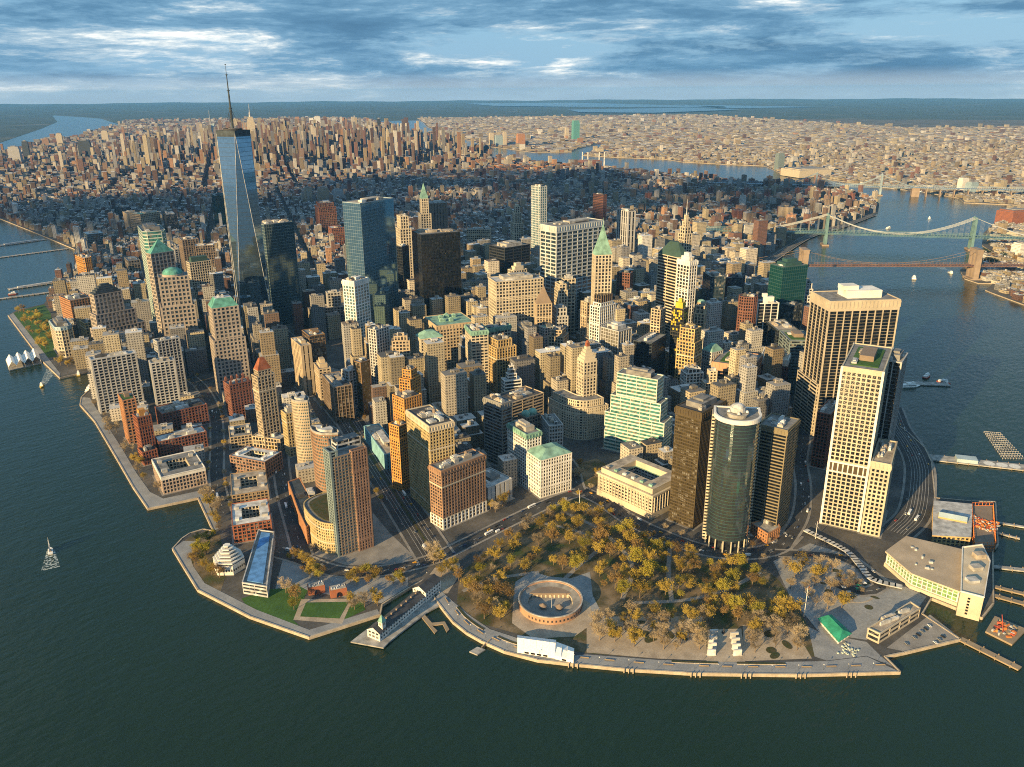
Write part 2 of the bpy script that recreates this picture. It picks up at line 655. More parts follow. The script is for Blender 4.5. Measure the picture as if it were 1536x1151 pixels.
def ring(mb, outer, inner, z0, z1, mat=0):
    n = len(outer)
    for k in range(n):
        j = (k + 1) % n
        o, p, q, r = outer[k], outer[j], inner[j], inner[k]
        mb.face([(*o, z0), (*p, z0), (*p, z1), (*o, z1)], mat)
        mb.face([(*o, z1), (*p, z1), (*q, z1), (*r, z1)], mat)
        mb.face([(*q, z0), (*r, z0), (*r, z1), (*q, z1)], mat)
    return mb


GZ = 2.5      # street level above the water


def level(root, name, poly, z0, z1, style, col, gl, roofcol='darkroof', crown=0, crowncol=None, label=None):
    """one storey block of a building: glazed core with its masonry grid, parapet and roof"""
    p = MB().prism(poly, z0, z1).build(name, glass(gl), root)
    if label:
        p['label'] = label
    zt = z1 - crown
    grid_mesh(poly, z0, zt if crown else z1, style).build('facade_grid', wall(col), p, kind='stuff')
    if crown:
        ring(MB(), offset(poly, 1.0), offset(poly, .02), zt, z1 + .2).build('crown_band', wall(crowncol or col), p)
        cb = crowncol or col
        if crown > 5:
            grid_mesh(offset(poly, 1.02), zt + crown * .3, z1 - .8, 'punch', band=False).build('crown_piers', wall(cb), p, kind='stuff')
    pd = STYLE[style][3]
    if style in ('punch', 'punchl', 'fine', 'vert', 'vertw') and z1 - z0 > 34:
        for zz in (z0 + 13.0, z0 + (z1 - z0) * .8 - crown):
            ring(MB(), offset(poly, pd + .3), offset(poly, .02), zz, zz + 1.5).build('belt_course', wall('white' if col == 'white' else 'cream' if col in ('tan', 'cream', 'ochre', 'ochre2', 'redtan', 'tan3', 'yellowbr') else col), p)
    ring(MB(), offset(poly, pd + .12), offset(poly, -.5), z1 - .25, z1 + 1.25).build('parapet', wall(crowncol or col), p)
    mb = MB()
    mb.face([(x, y, z1 + .12) for x, y in offset(poly, -.45)])
    mb.build('roof', wall(roofcol), p)
    return p


FOOT = []           # footprints already taken


def plant(root, c, ang, w, d, z, n, r, cols=('silver', 'concrete', 'darkroof', 'whiteroof', 'tanroof')):
    for _ in range(n):
        bw, bd, bh = r.uniform(.10, .30) * w, r.uniform(.10, .3) * d, r.uniform(1.5, 4.5)
        ox, oy = r.uniform(-.32, .32) * w, r.uniform(-.32, .32) * d
        q = (c[0] + ox * math.cos(ang) - oy * math.sin(ang), c[1] + ox * math.sin(ang) + oy * math.cos(ang))
        mb = MB().obox(q, ang, bw, bd, z, z + bh)
        mb.obox((q[0], q[1]), ang, bw * .55, bd * .55, z + bh, z + bh + r.uniform(.5, 1.4))
        mb.build('cooling_unit', wall(r.choice(cols)), root)


def water_tank(root, c, z, s=1.0):
    mb = MB()
    for a in range(4):
        t = math.pi / 4 + a * math.pi / 2
        mb.tube((c[0] + 1.6 * s * math.cos(t), c[1] + 1.6 * s * math.sin(t), z), (c[0] + 1.6 * s * math.cos(t), c[1] + 1.6 * s * math.sin(t), z + 3 * s), .2, .2, 4)
    mb.tube((*c, z + 3 * s), (*c, z + 7 * s), 2.2 * s, 2.1 * s, 10)
    mb.cone(circle(c, 2.4 * s, 10), z + 7 * s, (*c, z + 8.6 * s))
    mb.build('water_tank', wall('brownst'), root)


THINGS = {}


def tower(d):
    r = random.Random(int(d['o'][0] * 13 + d['o'][1] * 7))
    far_ = min(1.5, max(1.0, 1 + (math.hypot(d['o'][0] - CAM.x, d['o'][1] - CAM.y) - 850) / 1500))
    GK[:] = [r.uniform(.9, 1.15) * far_, r.uniform(.95, 1.1) * far_, r.uniform(.68, .92)]
    ang = math.radians(d['a'])
    u = Vector((math.cos(ang), math.sin(ang)))
    v = Vector((-u.y, u.x))
    o = Vector(d['o'])
    w, dp, h = d['w'], d['d'], d['h']
    c = o + u * w / 2 + v * dp / 2
    c = (c.x, c.y)

    def quad(sx=1, sy=1, ox=0, oy=0):
        q = (c[0] + u.x * ox + v.x * oy, c[1] + u.y * ox + v.y * oy)
        p = rect(q, ang, w * sx, dp * sy)
        return chamfered(p, d['chamfer']) if d.get('chamfer') else p
    FOOT.append(rect(c, ang, w + 2, dp + 2))
    col, gl, st = d['col'], d['glass'], d['style']
    join = d.get('join')
    if join:
        key = LAST[0] if join is True else next(k for k in THINGS if join in k)
        root = THINGS[key]
        part = 'wing'
    else:
        root = thing(d['id'], d['label'], 'building', (c[0], c[1], GZ))
        THINGS[d['label']] = root
        LAST[0] = d['label']
        part = 'shaft'
    top = d.get('top', 'flat')
    roofcol = d.get('roofcol') or r.choice(('darkroof', 'greyroof', 'greyroof', 'tanroof', 'silver'))
    flatroof = roofcol if top in ('flat', 'court', 'clutter', 'box') else 'greyroof'
    for sx, sy, zf in d.get('podium') or []:
        level(root, 'podium', quad(sx, sy), GZ, h * zf, st, col, gl, 'greyroof')
        FOOT.append(rect(c, ang, w * sx + 2, dp * sy + 2))
    if d.get('ziggurat'):
        for k, (sx, sy, zf, ox, oy) in enumerate([(1.45, 1.35, .72, .12, -.1), (1.8, 1.5, .5, .22, -.12), (2.1, 1.7, .3, .3, -.16)]):
            level(root, 'podium', quad(sx, sy, ox * w, oy * dp), GZ, h * zf, st, col, gl, 'greyroof')
    if top == 'court':
        outer, inner = quad(), quad(.48, .5, -.0 * w, .0)
        hh = h
        shp = MB()
        for k in range(4):
            j = (k + 1) % 4
            shp.face([(*outer[k], GZ), (*outer[j], GZ), (*outer[j], hh), (*outer[k], hh)])
            shp.face([(*inner[j], GZ), (*inner[k], GZ), (*inner[k], hh), (*inner[j], hh)])
        p = shp.build('shaft', glass(gl), root)
        ct = d.get('crown', 0)
        grid_mesh(outer, GZ, hh - ct, st).build('facade_grid', wall(col), p, kind='stuff')
        if ct:
            ring(MB(), offset(outer, .7), offset(outer, .02), hh - ct, hh + .3).build('attic_band', wall(d['crowncol']), p)
        grid_mesh(inner[::-1], GZ, hh, st).build('court_grid', wall('cream'), p, kind='stuff')
        rf = MB()
        for k in range(4):
            j = (k + 1) % 4
            rf.face([(*outer[k], hh + .1), (*outer[j], hh + .1), (*inner[j], hh + .1), (*inner[k], hh + .1)])
        rf.build('roof', wall(roofcol), p)
        ring(MB(), offset(outer, .7), offset(outer, -.4), hh - .2, hh + 1.1).build('parapet', wall(d.get('crowncol') or col), p)
        for s in (-1, 1):
            for k in range(2):
                q = (c[0] + u.x * s * w * .37 + v.x * (k - .5) * dp * .5, c[1] + u.y * s * w * .37 + v.y * (k - .5) * dp * .5)
                MB().obox(q, ang, r.uniform(3, 7), r.uniform(4, 8), hh + .1, hh + r.uniform(2.5, 4)).build('stair_head', wall(r.choice(('white', 'silver', 'concrete'))), root)
        return
    level(root, part, quad(), GZ, h, st, col, gl, flatroof if top != 'copperclutter' else 'copper', d.get('crown', 0), d.get('crowncol'), d['label'] if join else None)
    if d.get('edge'):
        zb_ = h * .36
        ring(MB(), offset(quad(), 1.1), offset(quad(), .02), zb_, zb_ + 2).build('belt_course', wall('white'), root)
        ring(MB(), offset(quad(), 1.1), offset(quad(), .02), zb_ + 12, zb_ + 14).build('belt_course', wall('white'), root)
        ring(MB(), offset(quad(), .95), offset(quad(), .02), zb_ + 2, zb_ + 12).build('louvre_storey', wall('bronze'), root)
        grid_mesh(offset(quad(), 1.0), zb_ + 2, zb_ + 12, 'vertw', band=False).build('louvre_piers', wall('white'), root, kind='stuff')
        for q_ in rect(c, ang, w + .4, dp + .4):
            MB().obox(q_, ang, 2.6, 2.6, GZ, h + 1).build('corner_pilaster', wall('white'), root)
    if d.get('basecol'):
        grid_mesh(offset(quad(), .62), GZ, GZ + 14, 'vertw').build('stone_base', wall(d['basecol']), root, kind='stuff')
    z, sx, sy = h, 1.0, 1.0
    for tx, ty, hf in d.get('tiers') or []:
        level(root, 'upper_tier', quad(tx, ty), z, z + hf * h, st if st != 'ribbon' else 'punch', col, gl, flatroof)
        z, sx, sy = z + hf * h, tx, ty
    qq = quad(sx, sy)
    ww, dd = w * sx, dp * sy
    z += .12
    rh = d.get('roofh', 12)
    rc = d.get('roofcol', 'copper')
    if top in ('flat', 'step'):
        MB().obox((c[0] + u.x * ww * .08, c[1] + u.y * ww * .08), ang, ww * .42, dd * .42, z, z + 4.5).build('plant_room', wall(r.choice(('silver', 'concrete', 'greyroof', col))), root)
        plant(root, c, ang, ww, dd, z, 5, r)
        if top == 'step':
            MB().obox(c, ang, ww * .66, dd * .66, z, z + 7).obox(c, ang, ww * .4, dd * .4, z + 7, z + 13).build('stepped_cap', wall(col), root)
    elif top == 'clutter':
        plant(root, c, ang, ww, dd, z, 10, r)
        if col in ('tan', 'cream', 'ochre', 'ochre2', 'redtan', 'white', 'brick'):
            water_tank(root, (c[0] + u.x * ww * .2, c[1] + u.y * ww * .2), z)
    elif top == 'box':
        MB().obox(c, ang, ww * .62, dd * .62, z, z + 6.5).obox(c, ang, ww * .3, dd * .4, z + 6.5, z + 9).build('plant_room', wall(r.choice(('concrete', 'greyroof', 'silver'))), root)
        plant(root, c, ang, ww, dd, z, 3, r)
    elif top == 'whitebox':
        MB().obox((c[0] + u.x * ww * .06, c[1] + u.y * ww * .06), ang, ww * .5, dd * .5, z, z + 11).obox((c[0] - u.x * ww * .12, c[1] - u.y * ww * .12), ang, ww * .22, dd * .3, z + 11, z + 17).build('plant_room', wall('white'), root)
        plant(root, c, ang, ww, dd, z, 4, r)
    elif top == 'darkbox':
        MB().obox(c, ang, ww * .95, dd * .95, z, z + 13).build('glazed_lantern', glass('bk'), root)
        grid_mesh(rect(c, ang, ww * .95, dd * .95), z, z + 13, 'vertg').build('lantern_frame', wall('brown'), root, kind='stuff')
    elif top == 'green':
        MB().obox(c, ang, ww * .75, dd * .7, z, z + .8).build('roof_garden', M['s_lawn'], root)
        MB().obox(c, ang, ww * .38, dd * .36, z + .8, z + 7).build('plant_room', wall('brownst'), root)
        plant(root, c, ang, ww, dd, z, 3, r)
    elif top == 'greenbox':
        MB().obox(c, ang, ww * .75, dd * .7, z, z + 12).build('plant_room', wall('greendk'), root)
    elif top == 'redbox':
        MB().obox(c, ang, ww * .45, dd * .45, z, z + 9).build('lift_tower', wall('orange'), root)
        plant(root, c, ang, ww, dd, z, 2, r)
    elif top == 'yellow':
        MB().obox(c, ang, ww * .6, dd * .6, z, z + 10).obox(c, ang, ww * .3, dd * .3, z + 10, z + 16).build('yellow_penthouse', wall('yellow'), root)
    elif top == 'tanks':
        for k in range(5):
            q = (c[0] + u.x * (k - 2) * ww * .15, c[1] + u.y * (k - 2) * ww * .15)
            MB().tube((*q, z), (*q, z + 4.5), 3.2, 3.2, 12).build('water_tank', wall('whiteroof'), root)
    elif top == 'copperclutter':
        for k in range(7):
            q = (c[0] + u.x * r.uniform(-.38, .38) * ww + v.x * r.uniform(-.35, .35) * dd, c[1] + u.y * r.uniform(-.38, .38) * ww + v.y * r.uniform(-.3, .3) * dd)
            MB().obox(q, ang, r.uniform(5, 10), r.uniform(5, 10), z, z + 4).cone(rect(q, ang, 9, 9), z + 4, (*q, z + 8)).build('roof_dormer', wall('copper'), root)
    elif top == 'pinnacle':
        for sx_ in (-.4, -.13, .13, .4):
            for sy_ in (-.4, .4):
                q = (c[0] + u.x * sx_ * ww + v.x * sy_ * dd, c[1] + u.y * sx_ * ww + v.y * sy_ * dd)
                MB().obox(q, ang, 3.2, 3.2, z, z + 5).cone(rect(q, ang, 3.6, 3.6), z + 5, (*q, z + 9)).build('pinnacle', wall(col), root)
        plant(root, c, ang, ww, dd, z, 3, r)
    elif top in ('hip', 'frustum'):
        k = .35 if top == 'hip' else .62
        e = offset(qq, .7)
        inner = quad(sx * k, sy * k)
        MB().frustum(e, z + 1.2, inner, z + 1.2 + rh, 0, 1).build('hipped_roof' if top == 'hip' else 'truncated_pyramid', [wall(rc), wall('silver' if top == 'frustum' else rc)], root)
        if top == 'frustum':
            plant(root, c, ang, ww * .5, dd * .5, z + rh + 1.2, 3, r)
    elif top == 'pyr':
        MB().frustum(offset(qq, .6), z + 1, quad(sx * .42, sy * .42), z + rh * .55, 0, False).cone(quad(sx * .42, sy * .42), z + rh * .55, (*c, z + rh)).build('pyramid_roof', wall(rc), root)
        MB().tube((*c, z + rh - 2), (*c, z + rh + 9), .6, .15, 5).build('finial', wall(rc), root)
    elif top == 'spirepyr':
        MB().cone(offset(qq, .4), z + 1, (*c, z + rh)).build('copper_spire', wall(rc), root)
        for sx_ in (-.42, .42):
            for sy_ in (-.42, .42):
                q = (c[0] + u.x * sx_ * ww + v.x * sy_ * dd, c[1] + u.y * sx_ * ww + v.y * sy_ * dd)
                MB().obox(q, ang, 2.6, 2.6, z, z + 5).cone(rect(q, ang, 3, 3), z + 5, (*q, z + 12)).build('pinnacle', wall(rc), root)
    elif top == 'steppyr':
        mb = MB()
        for k in range(5):
            t = 1 - k * .17
            mb.obox(c, ang, ww * t, dd * t, z + k * rh / 5, z + (k + 1) * rh / 5)
        mb.build('stepped_roof', wall(rc), root)
        if rc == 'cream':
            MB().obox(c, ang, 5, 5, z + rh, z + rh + 5).dome(c, 3, z + rh + 5, 4, 10, 4).build('lantern', wall('redroof'), root)
    elif top in ('dome', 'dome1'):
        rr = min(ww, dd) * (.5 if top == 'dome1' else .48)
        if top == 'dome1':
            rr = max(rr, 17)
        MB().tube((*c, z), (*c, z + 4), rr * 1.04, rr * 1.04, 24).build('drum', wall(col), root)
        MB().dome(c, rr, z + 4, rr * .62, 24, 7).build('copper_dome', wall(rc), root)
    elif top == 'domes':
        for s in (-.26, .26):
            q = (c[0] + u.x * s * ww, c[1] + u.y * s * ww)
            MB().tube((*q, z), (*q, z + 3), ww * .25, ww * .25, 12).dome(q, ww * .26, z + 3, 5, 12, 4).build('copper_dome', wall('copper'), root)
    elif top == 'needle':
        MB().tube((*c, z), (*c, z + d.get('spire', 30)), 1.3, .2, 6).build('spire', wall('silver'), root)
    if st == 'yellow':
        mb = MB()
        for k in range(4):
            a, b = Vector(quad()[k]), Vector(quad()[(k + 1) % 4])
            e = (b - a).normalized()
            nrm = Vector((e.y, -e.x))
            nb = int((b - a).length / 3.2)
            for i in range(nb):
                for f in range(int(h / 3.9)):
                    pr = .5 if f > h / 3.9 - 8 else .09
                    if r.random() < pr:
                        A, B = a + e * (i * 3.2 + .3) + nrm * .45, a + e * (i * 3.2 + 2.9) + nrm * .45
                        zz = GZ + f * 3.9
                        mb.face([(A.x, A.y, zz), (B.x, B.y, zz), (B.x, B.y, zz + 3.2), (A.x, A.y, zz + 3.2)])
        mb.build('yellow_panels', wall('yellow'), root, kind='stuff')


LAST = ['']

# ------------------------------------------------------------------ surveyed positions, metres east and north of the round fort
TOWERS = [
    dict(id='office_tower', o=(230.7, -38.6), a=-0.5, w=53.4, d=33.0, h=148.8, style='strip', col='bronze', label='dark bronze office slab beside the columned stone customs house', glass='gold', top='box', crown=9),
    dict(id='office_tower', o=(281.2, -117.1), a=6.4, w=40.3, d=32.0, h=134.3, style='ribbon', col='beigedk', label='striped black and beige office tower beside the curved glass tower', glass='bk', top='clutter', crown=6),
    dict(id='office_tower', o=(356.0, -184.2), a=14.2, w=98.5, d=41.8, h=199.1, style='square', col='cream2', label='cream tower with a grid of square windows beside the ferry terminal', glass='bk', top='green', crown=5, edge=True),
    dict(id='office_tower', o=(431.1, -178.9), a=9.7, w=41.9, d=17.0, h=190.0, style='fin', col='lgrey', label='dark slab with white fins behind the cream square-windowed tower', glass='bk', top='box'),
    dict(id='office_annex', o=(359.1, -206.4), a=14.0, w=70.3, d=19.1, h=94.0, style='square', col='cream2', label='low cream wing with square windows attached beside the cream tower', glass='bk', join='grid of square windows beside the ferry', top='clutter', crown=8),
    dict(id='office_tower', o=(585.0, -28.9), a=-41.9, w=101.4, d=59.4, h=209.0, style='fin', col='tan2', label='huge broad tan tower with black vertical bays by the east river', glass='bk', top='whitebox', crown=14),
    dict(id='office_annex', o=(585.0, -25.4), a=-41.6, w=19.9, d=66.2, h=84.0, style='ribbon', col='tan2', label='long low tan wing with dark window ribbons below the broad tan tower', glass='bk', join=True, top='clutter'),
    dict(id='office_tower', o=(490.9, -84.8), a=8.4, w=55.9, d=17.0, h=81.4, style='fine', col='brick', label='narrow dark red brick tower tucked beside the cream tower', glass='bk', top='clutter'),
    dict(id='office_tower', o=(687.0, 66.8), a=19.3, w=62.2, d=43.0, h=76.5, style='fine', col='maroon', label='dark red office block with a white banded crown', glass='dk', top='clutter', crown=10, crowncol='white'),
    dict(id='office_tower', o=(593.5, 82.2), a=14.9, w=71.8, d=61.6, h=84.1, style='ribbon', col='orangepink', label='orange stone office block with ribbon windows and green rooftop units', glass='bk', top='green', crown=12),
    dict(id='office_tower', o=(722.4, 82.5), a=-48.8, w=39.8, d=59.3, h=98.0, style='ribbon', col='tealgrey', label='dark teal office tower with green planted roof patch', glass='dk', top='green'),
    dict(id='office_tower', o=(787.7, 135.7), a=-44.8, w=37.9, d=70.5, h=92.0, style='curtain', col='slate', label='black glass block beside the dark teal office tower', glass='bk', top='clutter'),
    dict(id='office_tower', o=(817.5, 191.0), a=-41.2, w=38.7, d=17.0, h=125.0, style='fin', col='white', label='black tower with white vertical stripes below a white penthouse', glass='bk', top='whitebox'),
    dict(id='office_tower', o=(785.4, 210.9), a=-57.7, w=31.1, d=23.9, h=140.0, style='fine', col='redbrown', label='rounded red brown tower with small windows', glass='bk', top='clutter', chamfer=7),
    dict(id='office_tower', o=(856.5, 311.9), a=-40.9, w=29.9, d=43.1, h=150.0, style='curtain', col='slate', label='very dark blue glass tower beside the white setback tower', glass='dkblue', top='flat'),
    dict(id='office_tower', o=(1062.5, 374.9), a=15.5, w=37.6, d=17.8, h=104.0, style='fine', col='maroon', label='thin maroon brick tower behind the dark blue glass tower', glass='dk', top='flat'),
    dict(id='office_tower', o=(1031.0, 335.4), a=20.0, w=49.7, d=20.6, h=115.0, style='fine', col='dark', label='small dark tower beside the elevated river highway', glass='dk', top='flat'),
    dict(id='glass_tower', o=(961.1, 215.7), a=-23.9, w=60.6, d=37.0, h=165.0, style='curtain', col='tealdk', label='dark green glass tower with stepped top beside the river', glass='teal', top='step'),
    dict(id='office_tower', o=(913.1, 171.4), a=-19.2, w=31.0, d=24.1, h=105.0, style='curtain', col='slate', label='low dark block in front of the green glass tower', glass='dk', top='flat'),
    dict(id='stepped_tower', o=(1031.0, 196.6), a=-56.8, w=17.0, d=58.7, h=100.0, style='punch', col='lgrey', label='small stepped grey tower beside the broad tan tower', glass='dk', tiers=[(0.8, 0.8, 0.12), (0.6, 0.6, 0.1)], top='flat'),
    dict(id='office_tower', o=(732.3, 308.1), a=-15.4, w=29.5, d=61.0, h=205.0, style='ribbon', col='cream', label='black and white banded tower with a dark hipped roof', glass='bk', top='hip', chamfer=5, roofcol='greendk', roofh=24),
    dict(id='stepped_tower', o=(661.7, 244.2), a=-13.3, w=17.3, d=28.2, h=218.0, style='vertw', col='white', label='slender white stone tower with tall arched top windows', glass='dk', top='step', crown=8),
    dict(id='spired_tower', o=(788.7, 334.4), a=-19.0, w=17.0, d=17.3, h=238.0, style='vert', col='cream', label='slender stone tower with stepped crown and needle spire', glass='dk', tiers=[(0.75, 0.75, 0.05), (0.5, 0.5, 0.04), (0.25, 0.25, 0.05)], top='needle', spire=30),
    dict(id='office_tower', o=(600.1, 235.5), a=-85.1, w=21.7, d=17.0, h=152.0, style='yellow', col='yellowp', label='black tower with bright yellow panels scattered over it', glass='bk', top='yellow'),
    dict(id='office_tower', o=(586.2, 248.2), a=5.1, w=17.0, d=17.0, h=148.0, style='fine', col='tan', label='narrow tan brick slab beside the yellow panelled tower', glass='dk', top='flat'),
    dict(id='stone_tower', o=(678.5, 218.7), a=25.7, w=42.3, d=17.0, h=128.0, style='vert', col='tan', label='tan stone tower with rounded green cap', glass='dk', top='dome', roofcol='copper', tiers=[(0.85, 0.85, 0.1)]),
    dict(id='office_tower', o=(525.1, 221.8), a=10.3, w=57.0, d=31.9, h=110.0, style='curtain', col='slate', label='windowless looking dark slate tower with white roof tanks', glass='bk', top='tanks'),
    dict(id='office_tower', o=(503.0, 271.5), a=-5.2, w=31.3, d=37.4, h=125.0, style='vertg', col='lgrey', label='pale office tower with reflecting glass strips between mullions', glass='gold2', top='box'),
    dict(id='stone_tower', o=(547.0, 158.2), a=4.8, w=26.2, d=29.8, h=118.0, style='punch', col='ochre', label='ochre stone tower with arched stepped upper storeys', glass='dk', tiers=[(0.82, 0.82, 0.18)], top='flat'),
    dict(id='stone_tower', o=(601.7, 157.1), a=-13.0, w=24.8, d=20.5, h=90.0, style='punch', col='lgrey', label='grey stone block with a green mansard roof', glass='dk', top='hip', roofcol='copper', roofh=10),
    dict(id='apartment_tower', o=(509.3, 146.5), a=-34.9, w=27.4, d=20.9, h=80.0, style='vertw', col='white', label='white apartment block with bays behind the bronze slab', glass='dk', top='clutter', tiers=[(0.7, 0.7, 0.08)]),
    dict(id='apartment_tower', o=(511.2, 114.7), a=-41.2, w=24.9, d=17.0, h=72.0, style='punch', col='cream', label='cream stepped apartment block with square water tower', glass='dk', tiers=[(0.45, 0.6, 0.25)], top='flat'),
    dict(id='striped_tower', o=(362.5, 105.1), a=11.2, w=22.3, d=59.3, h=119.1, style='ribbonw', col='whitegreen', label='stepped white and green glass striped office block', glass='teal2', top='box', podium=[(1.12, 1.25, 0.72), (1.3, 1.5, 0.5)]),
    dict(id='stone_tower', o=(364.5, 232.6), a=-22.2, w=21.3, d=19.6, h=115.0, style='punch', col='cream', label='stone tower with stepped pyramid crown and red rooftop lantern', glass='dk', top='steppyr', roofcol='cream', roofh=22),
    dict(id='stone_tower', o=(599.6, 424.5), a=-106.4, w=17.0, d=27.6, h=132.0, style='vert', col='tan', label='plain tan office tower with tall vertical strips', glass='dk', top='box'),
    dict(id='stone_tower', o=(527.8, 328.7), a=-4.5, w=38.8, d=21.2, h=150.0, style='vert', col='white', label='white stepped limestone tower with a dark glazed top', glass='dk', tiers=[(0.72, 0.75, 0.035)], top='darkbox'),
    dict(id='pyramid_tower', o=(541.3, 351.7), a=-37.2, w=28.6, d=17.0, h=232.0, style='vert', col='cream', label='slender tower with steep green copper pyramid spire', glass='dk', top='pyr', roofcol='copper', roofh=52),
    dict(id='office_tower', o=(651.6, 528.1), a=-7.5, w=124.8, d=45.9, h=248.0, style='gridbig', col='steel', label='broad silver slab with a strong grid of dark windows', glass='dkblue', top='flat', crown=12),
    dict(id='pyramid_tower', o=(539.7, 479.2), a=-38.3, w=27.5, d=17.0, h=128.0, style='vert', col='tan', label='stone tower with steep stepped brown pyramid roof', glass='dk', top='pyr', roofcol='brownst', roofh=34),
    dict(id='stone_tower', o=(606.2, 483.5), a=-32.0, w=17.0, d=28.2, h=140.0, style='punch', col='cream', label='cream stepped tower in front of the silver slab', glass='dk', tiers=[(0.8, 0.8, 0.08)], top='flat'),
    dict(id='stone_tower', o=(659.0, 514.4), a=-33.7, w=22.8, d=17.0, h=148.0, style='punch', col='cream', label='pale brick tower rising beside the broad silver slab', glass='dk', top='box'),
    dict(id='stone_tower', o=(575.6, 463.5), a=-35.1, w=22.7, d=29.2, h=100.0, style='punch', col='lgrey', label='grey stepped stone tower with pale top storeys', glass='dk', tiers=[(0.8, 0.8, 0.15)], top='flat'),
    dict(id='office_tower', o=(849.5, 526.5), a=-76.4, w=28.3, d=17.0, h=130.0, style='fine', col='redbrown', label='dark red brown office tower behind the copper pyramid tower', glass='bk', top='flat'),
    dict(id='office_tower', o=(1399.8, 891.3), a=-24.5, w=25.3, d=61.1, h=165.0, style='slit', col='lgrey', label='pale windowless slab with vertical ribs and a dark slot', glass='bk', top='flat'),
    dict(id='apartment_tower', o=(1905.5, 1357.6), a=-9.7, w=17.0, d=53.7, h=130.0, style='fine', col='redbrown', label='dark red brown twin apartment slab behind the silver slab', glass='bk', top='flat'),
    dict(id='steel_tower', o=(1042.2, 913.5), a=-13.4, w=26.3, d=38.2, h=262.0, style='curtainw', col='steel', label='tall rippling stainless steel apartment tower', glass='blue2', top='flat', chamfer=3),
    dict(id='office_tower', o=(874.6, 876.3), a=-7.1, w=80.5, d=59.2, h=135.0, style='ribbon', col='black2', label='broad black slab with thin pale floor lines', glass='bk', top='box'),
    dict(id='stone_tower', o=(505.2, 547.0), a=-27.5, w=92.0, d=43.7, h=164.0, style='punch', col='cream', label='massive white stone block with twin wings and central bay', glass='dk', top='box', bay=True),
    dict(id='stone_tower', o=(570.9, 563.5), a=-11.1, w=29.7, d=18.5, h=172.0, style='punch', col='cream', label='projecting central stone bay of the massive white block', glass='dk', join=True, top='step'),
    dict(id='office_tower', o=(510.4, 755.7), a=-20.7, w=83.3, d=50.1, h=226.0, style='mirror', col='black2', label='huge plain black glass office tower', glass='bk', top='clutter'),
    dict(id='stone_tower', o=(669.5, 1014.2), a=-24.8, w=26.3, d=42.8, h=190.0, style='vert', col='cream', label='pale stone setback hotel tower between the blue and black towers', glass='dk', tiers=[(0.7, 0.7, 0.15)], top='flat'),
    dict(id='office_tower', o=(617.9, 946.8), a=4.2, w=20.6, d=17.0, h=165.0, style='curtain', col='black2', label='narrow black glass tower beside the huge black tower', glass='bk', top='flat'),
    dict(id='glass_tower', o=(380.2, 768.6), a=9.3, w=90.7, d=44.3, h=298.0, style='mirror', col='steelblue', label='tall flat blue mirror glass tower reflecting the sky', glass='mirror', top='flat'),
    dict(id='glass_tower', o=(376.3, 1104.7), a=-5.9, w=67.5, d=50.5, h=226.0, style='curtain', col='tealgrey', label='dark blue glass tower beside the tapering spire tower', glass='dkmirror', top='clutter'),
    dict(id='stone_tower', o=(864.4, 1166.4), a=-30.6, w=27.0, d=39.0, h=190.0, style='vert', col='cream', label='gothic stone tower with green copper spire', glass='dk', top='spirepyr', roofcol='copper', roofh=40, tiers=[(0.65, 0.65, 0.2)]),
    dict(id='office_tower', o=(1228.8, 1543.8), a=-32.6, w=55.7, d=70.4, h=150.0, style='slit', col='brown', label='brown office slab behind the gothic copper spire', glass='dk', top='flat'),
    dict(id='stone_tower', o=(1146.4, 1098.2), a=-32.9, w=26.4, d=38.5, h=140.0, style='vert', col='cream', label='municipal stone tower with domed wedding cake lantern', glass='dk', tiers=[(0.7, 0.7, 0.2), (0.45, 0.45, 0.12)], top='dome', roofcol='cream'),
    dict(id='stone_tower', o=(1255.6, 1404.4), a=-49.3, w=73.9, d=39.9, h=78.0, style='punch', col='tan', label='row of tan court buildings with stepped roofs', glass='dk', top='clutter'),
    dict(id='stone_tower', o=(1128.2, 1222.3), a=-10.8, w=27.5, d=42.2, h=70.0, style='punch', col='brick', label='red brown stone block beside city hall park', glass='dk', top='flat'),
    dict(id='stone_block', o=(1188.8, 1321.8), a=-29.0, w=65.9, d=32.5, h=40.0, style='punch', col='lgrey', label='grey mansard palace block with many dormers', glass='dk', top='hip', roofcol='slate', roofh=8),
    dict(id='office_tower', o=(900.0, 1043.5), a=-5.8, w=50.9, d=26.4, h=70.0, style='ribbon', col='lgrey', label='pale lilac office block behind the black tower', glass='dk', top='flat'),
    dict(id='stone_block', o=(416.2, 612.2), a=-23.0, w=74.1, d=72.6, h=88.0, style='punch', col='tan', label='long tan gothic block with green roof clutter', glass='dk', top='copperclutter', crown=8),
    dict(id='office_tower', o=(353.7, 456.9), a=-30.4, w=27.8, d=41.9, h=121.5, style='punchl', col='cream', label='cream office tower with a green cornice on Broadway', glass='dk', top='clutter', crown=7, crowncol='copper'),
    dict(id='office_tower', o=(415.6, 481.8), a=-15.7, w=46.5, d=17.0, h=108.0, style='punchl', col='cream', label='lower cream wing with green cornice behind the cream tower', glass='dk', join=True, top='clutter', crown=7, crowncol='copper'),
    dict(id='stone_tower', o=(371.8, 417.5), a=-17.0, w=36.0, d=38.9, h=96.0, style='vert', col='ochre', label='golden ochre brick tower with stepped crown', glass='dk', tiers=[(0.72, 0.72, 0.12)], top='clutter'),
    dict(id='stone_tower', o=(323.1, 353.7), a=-28.3, w=27.2, d=17.0, h=68.0, style='ribbonw', col='white', label='white terraced ziggurat block with dark ribbon windows', glass='dk', tiers=[(0.5, 0.6, 0.14), (0.35, 0.42, 0.1), (0.22, 0.25, 0.08)], top='flat'),
    dict(id='office_tower', o=(475.5, 456.5), a=-32.2, w=25.6, d=31.2, h=100.0, style='ribbon', col='grey', label='slate grey office tower with black roof', glass='dk', top='box'),
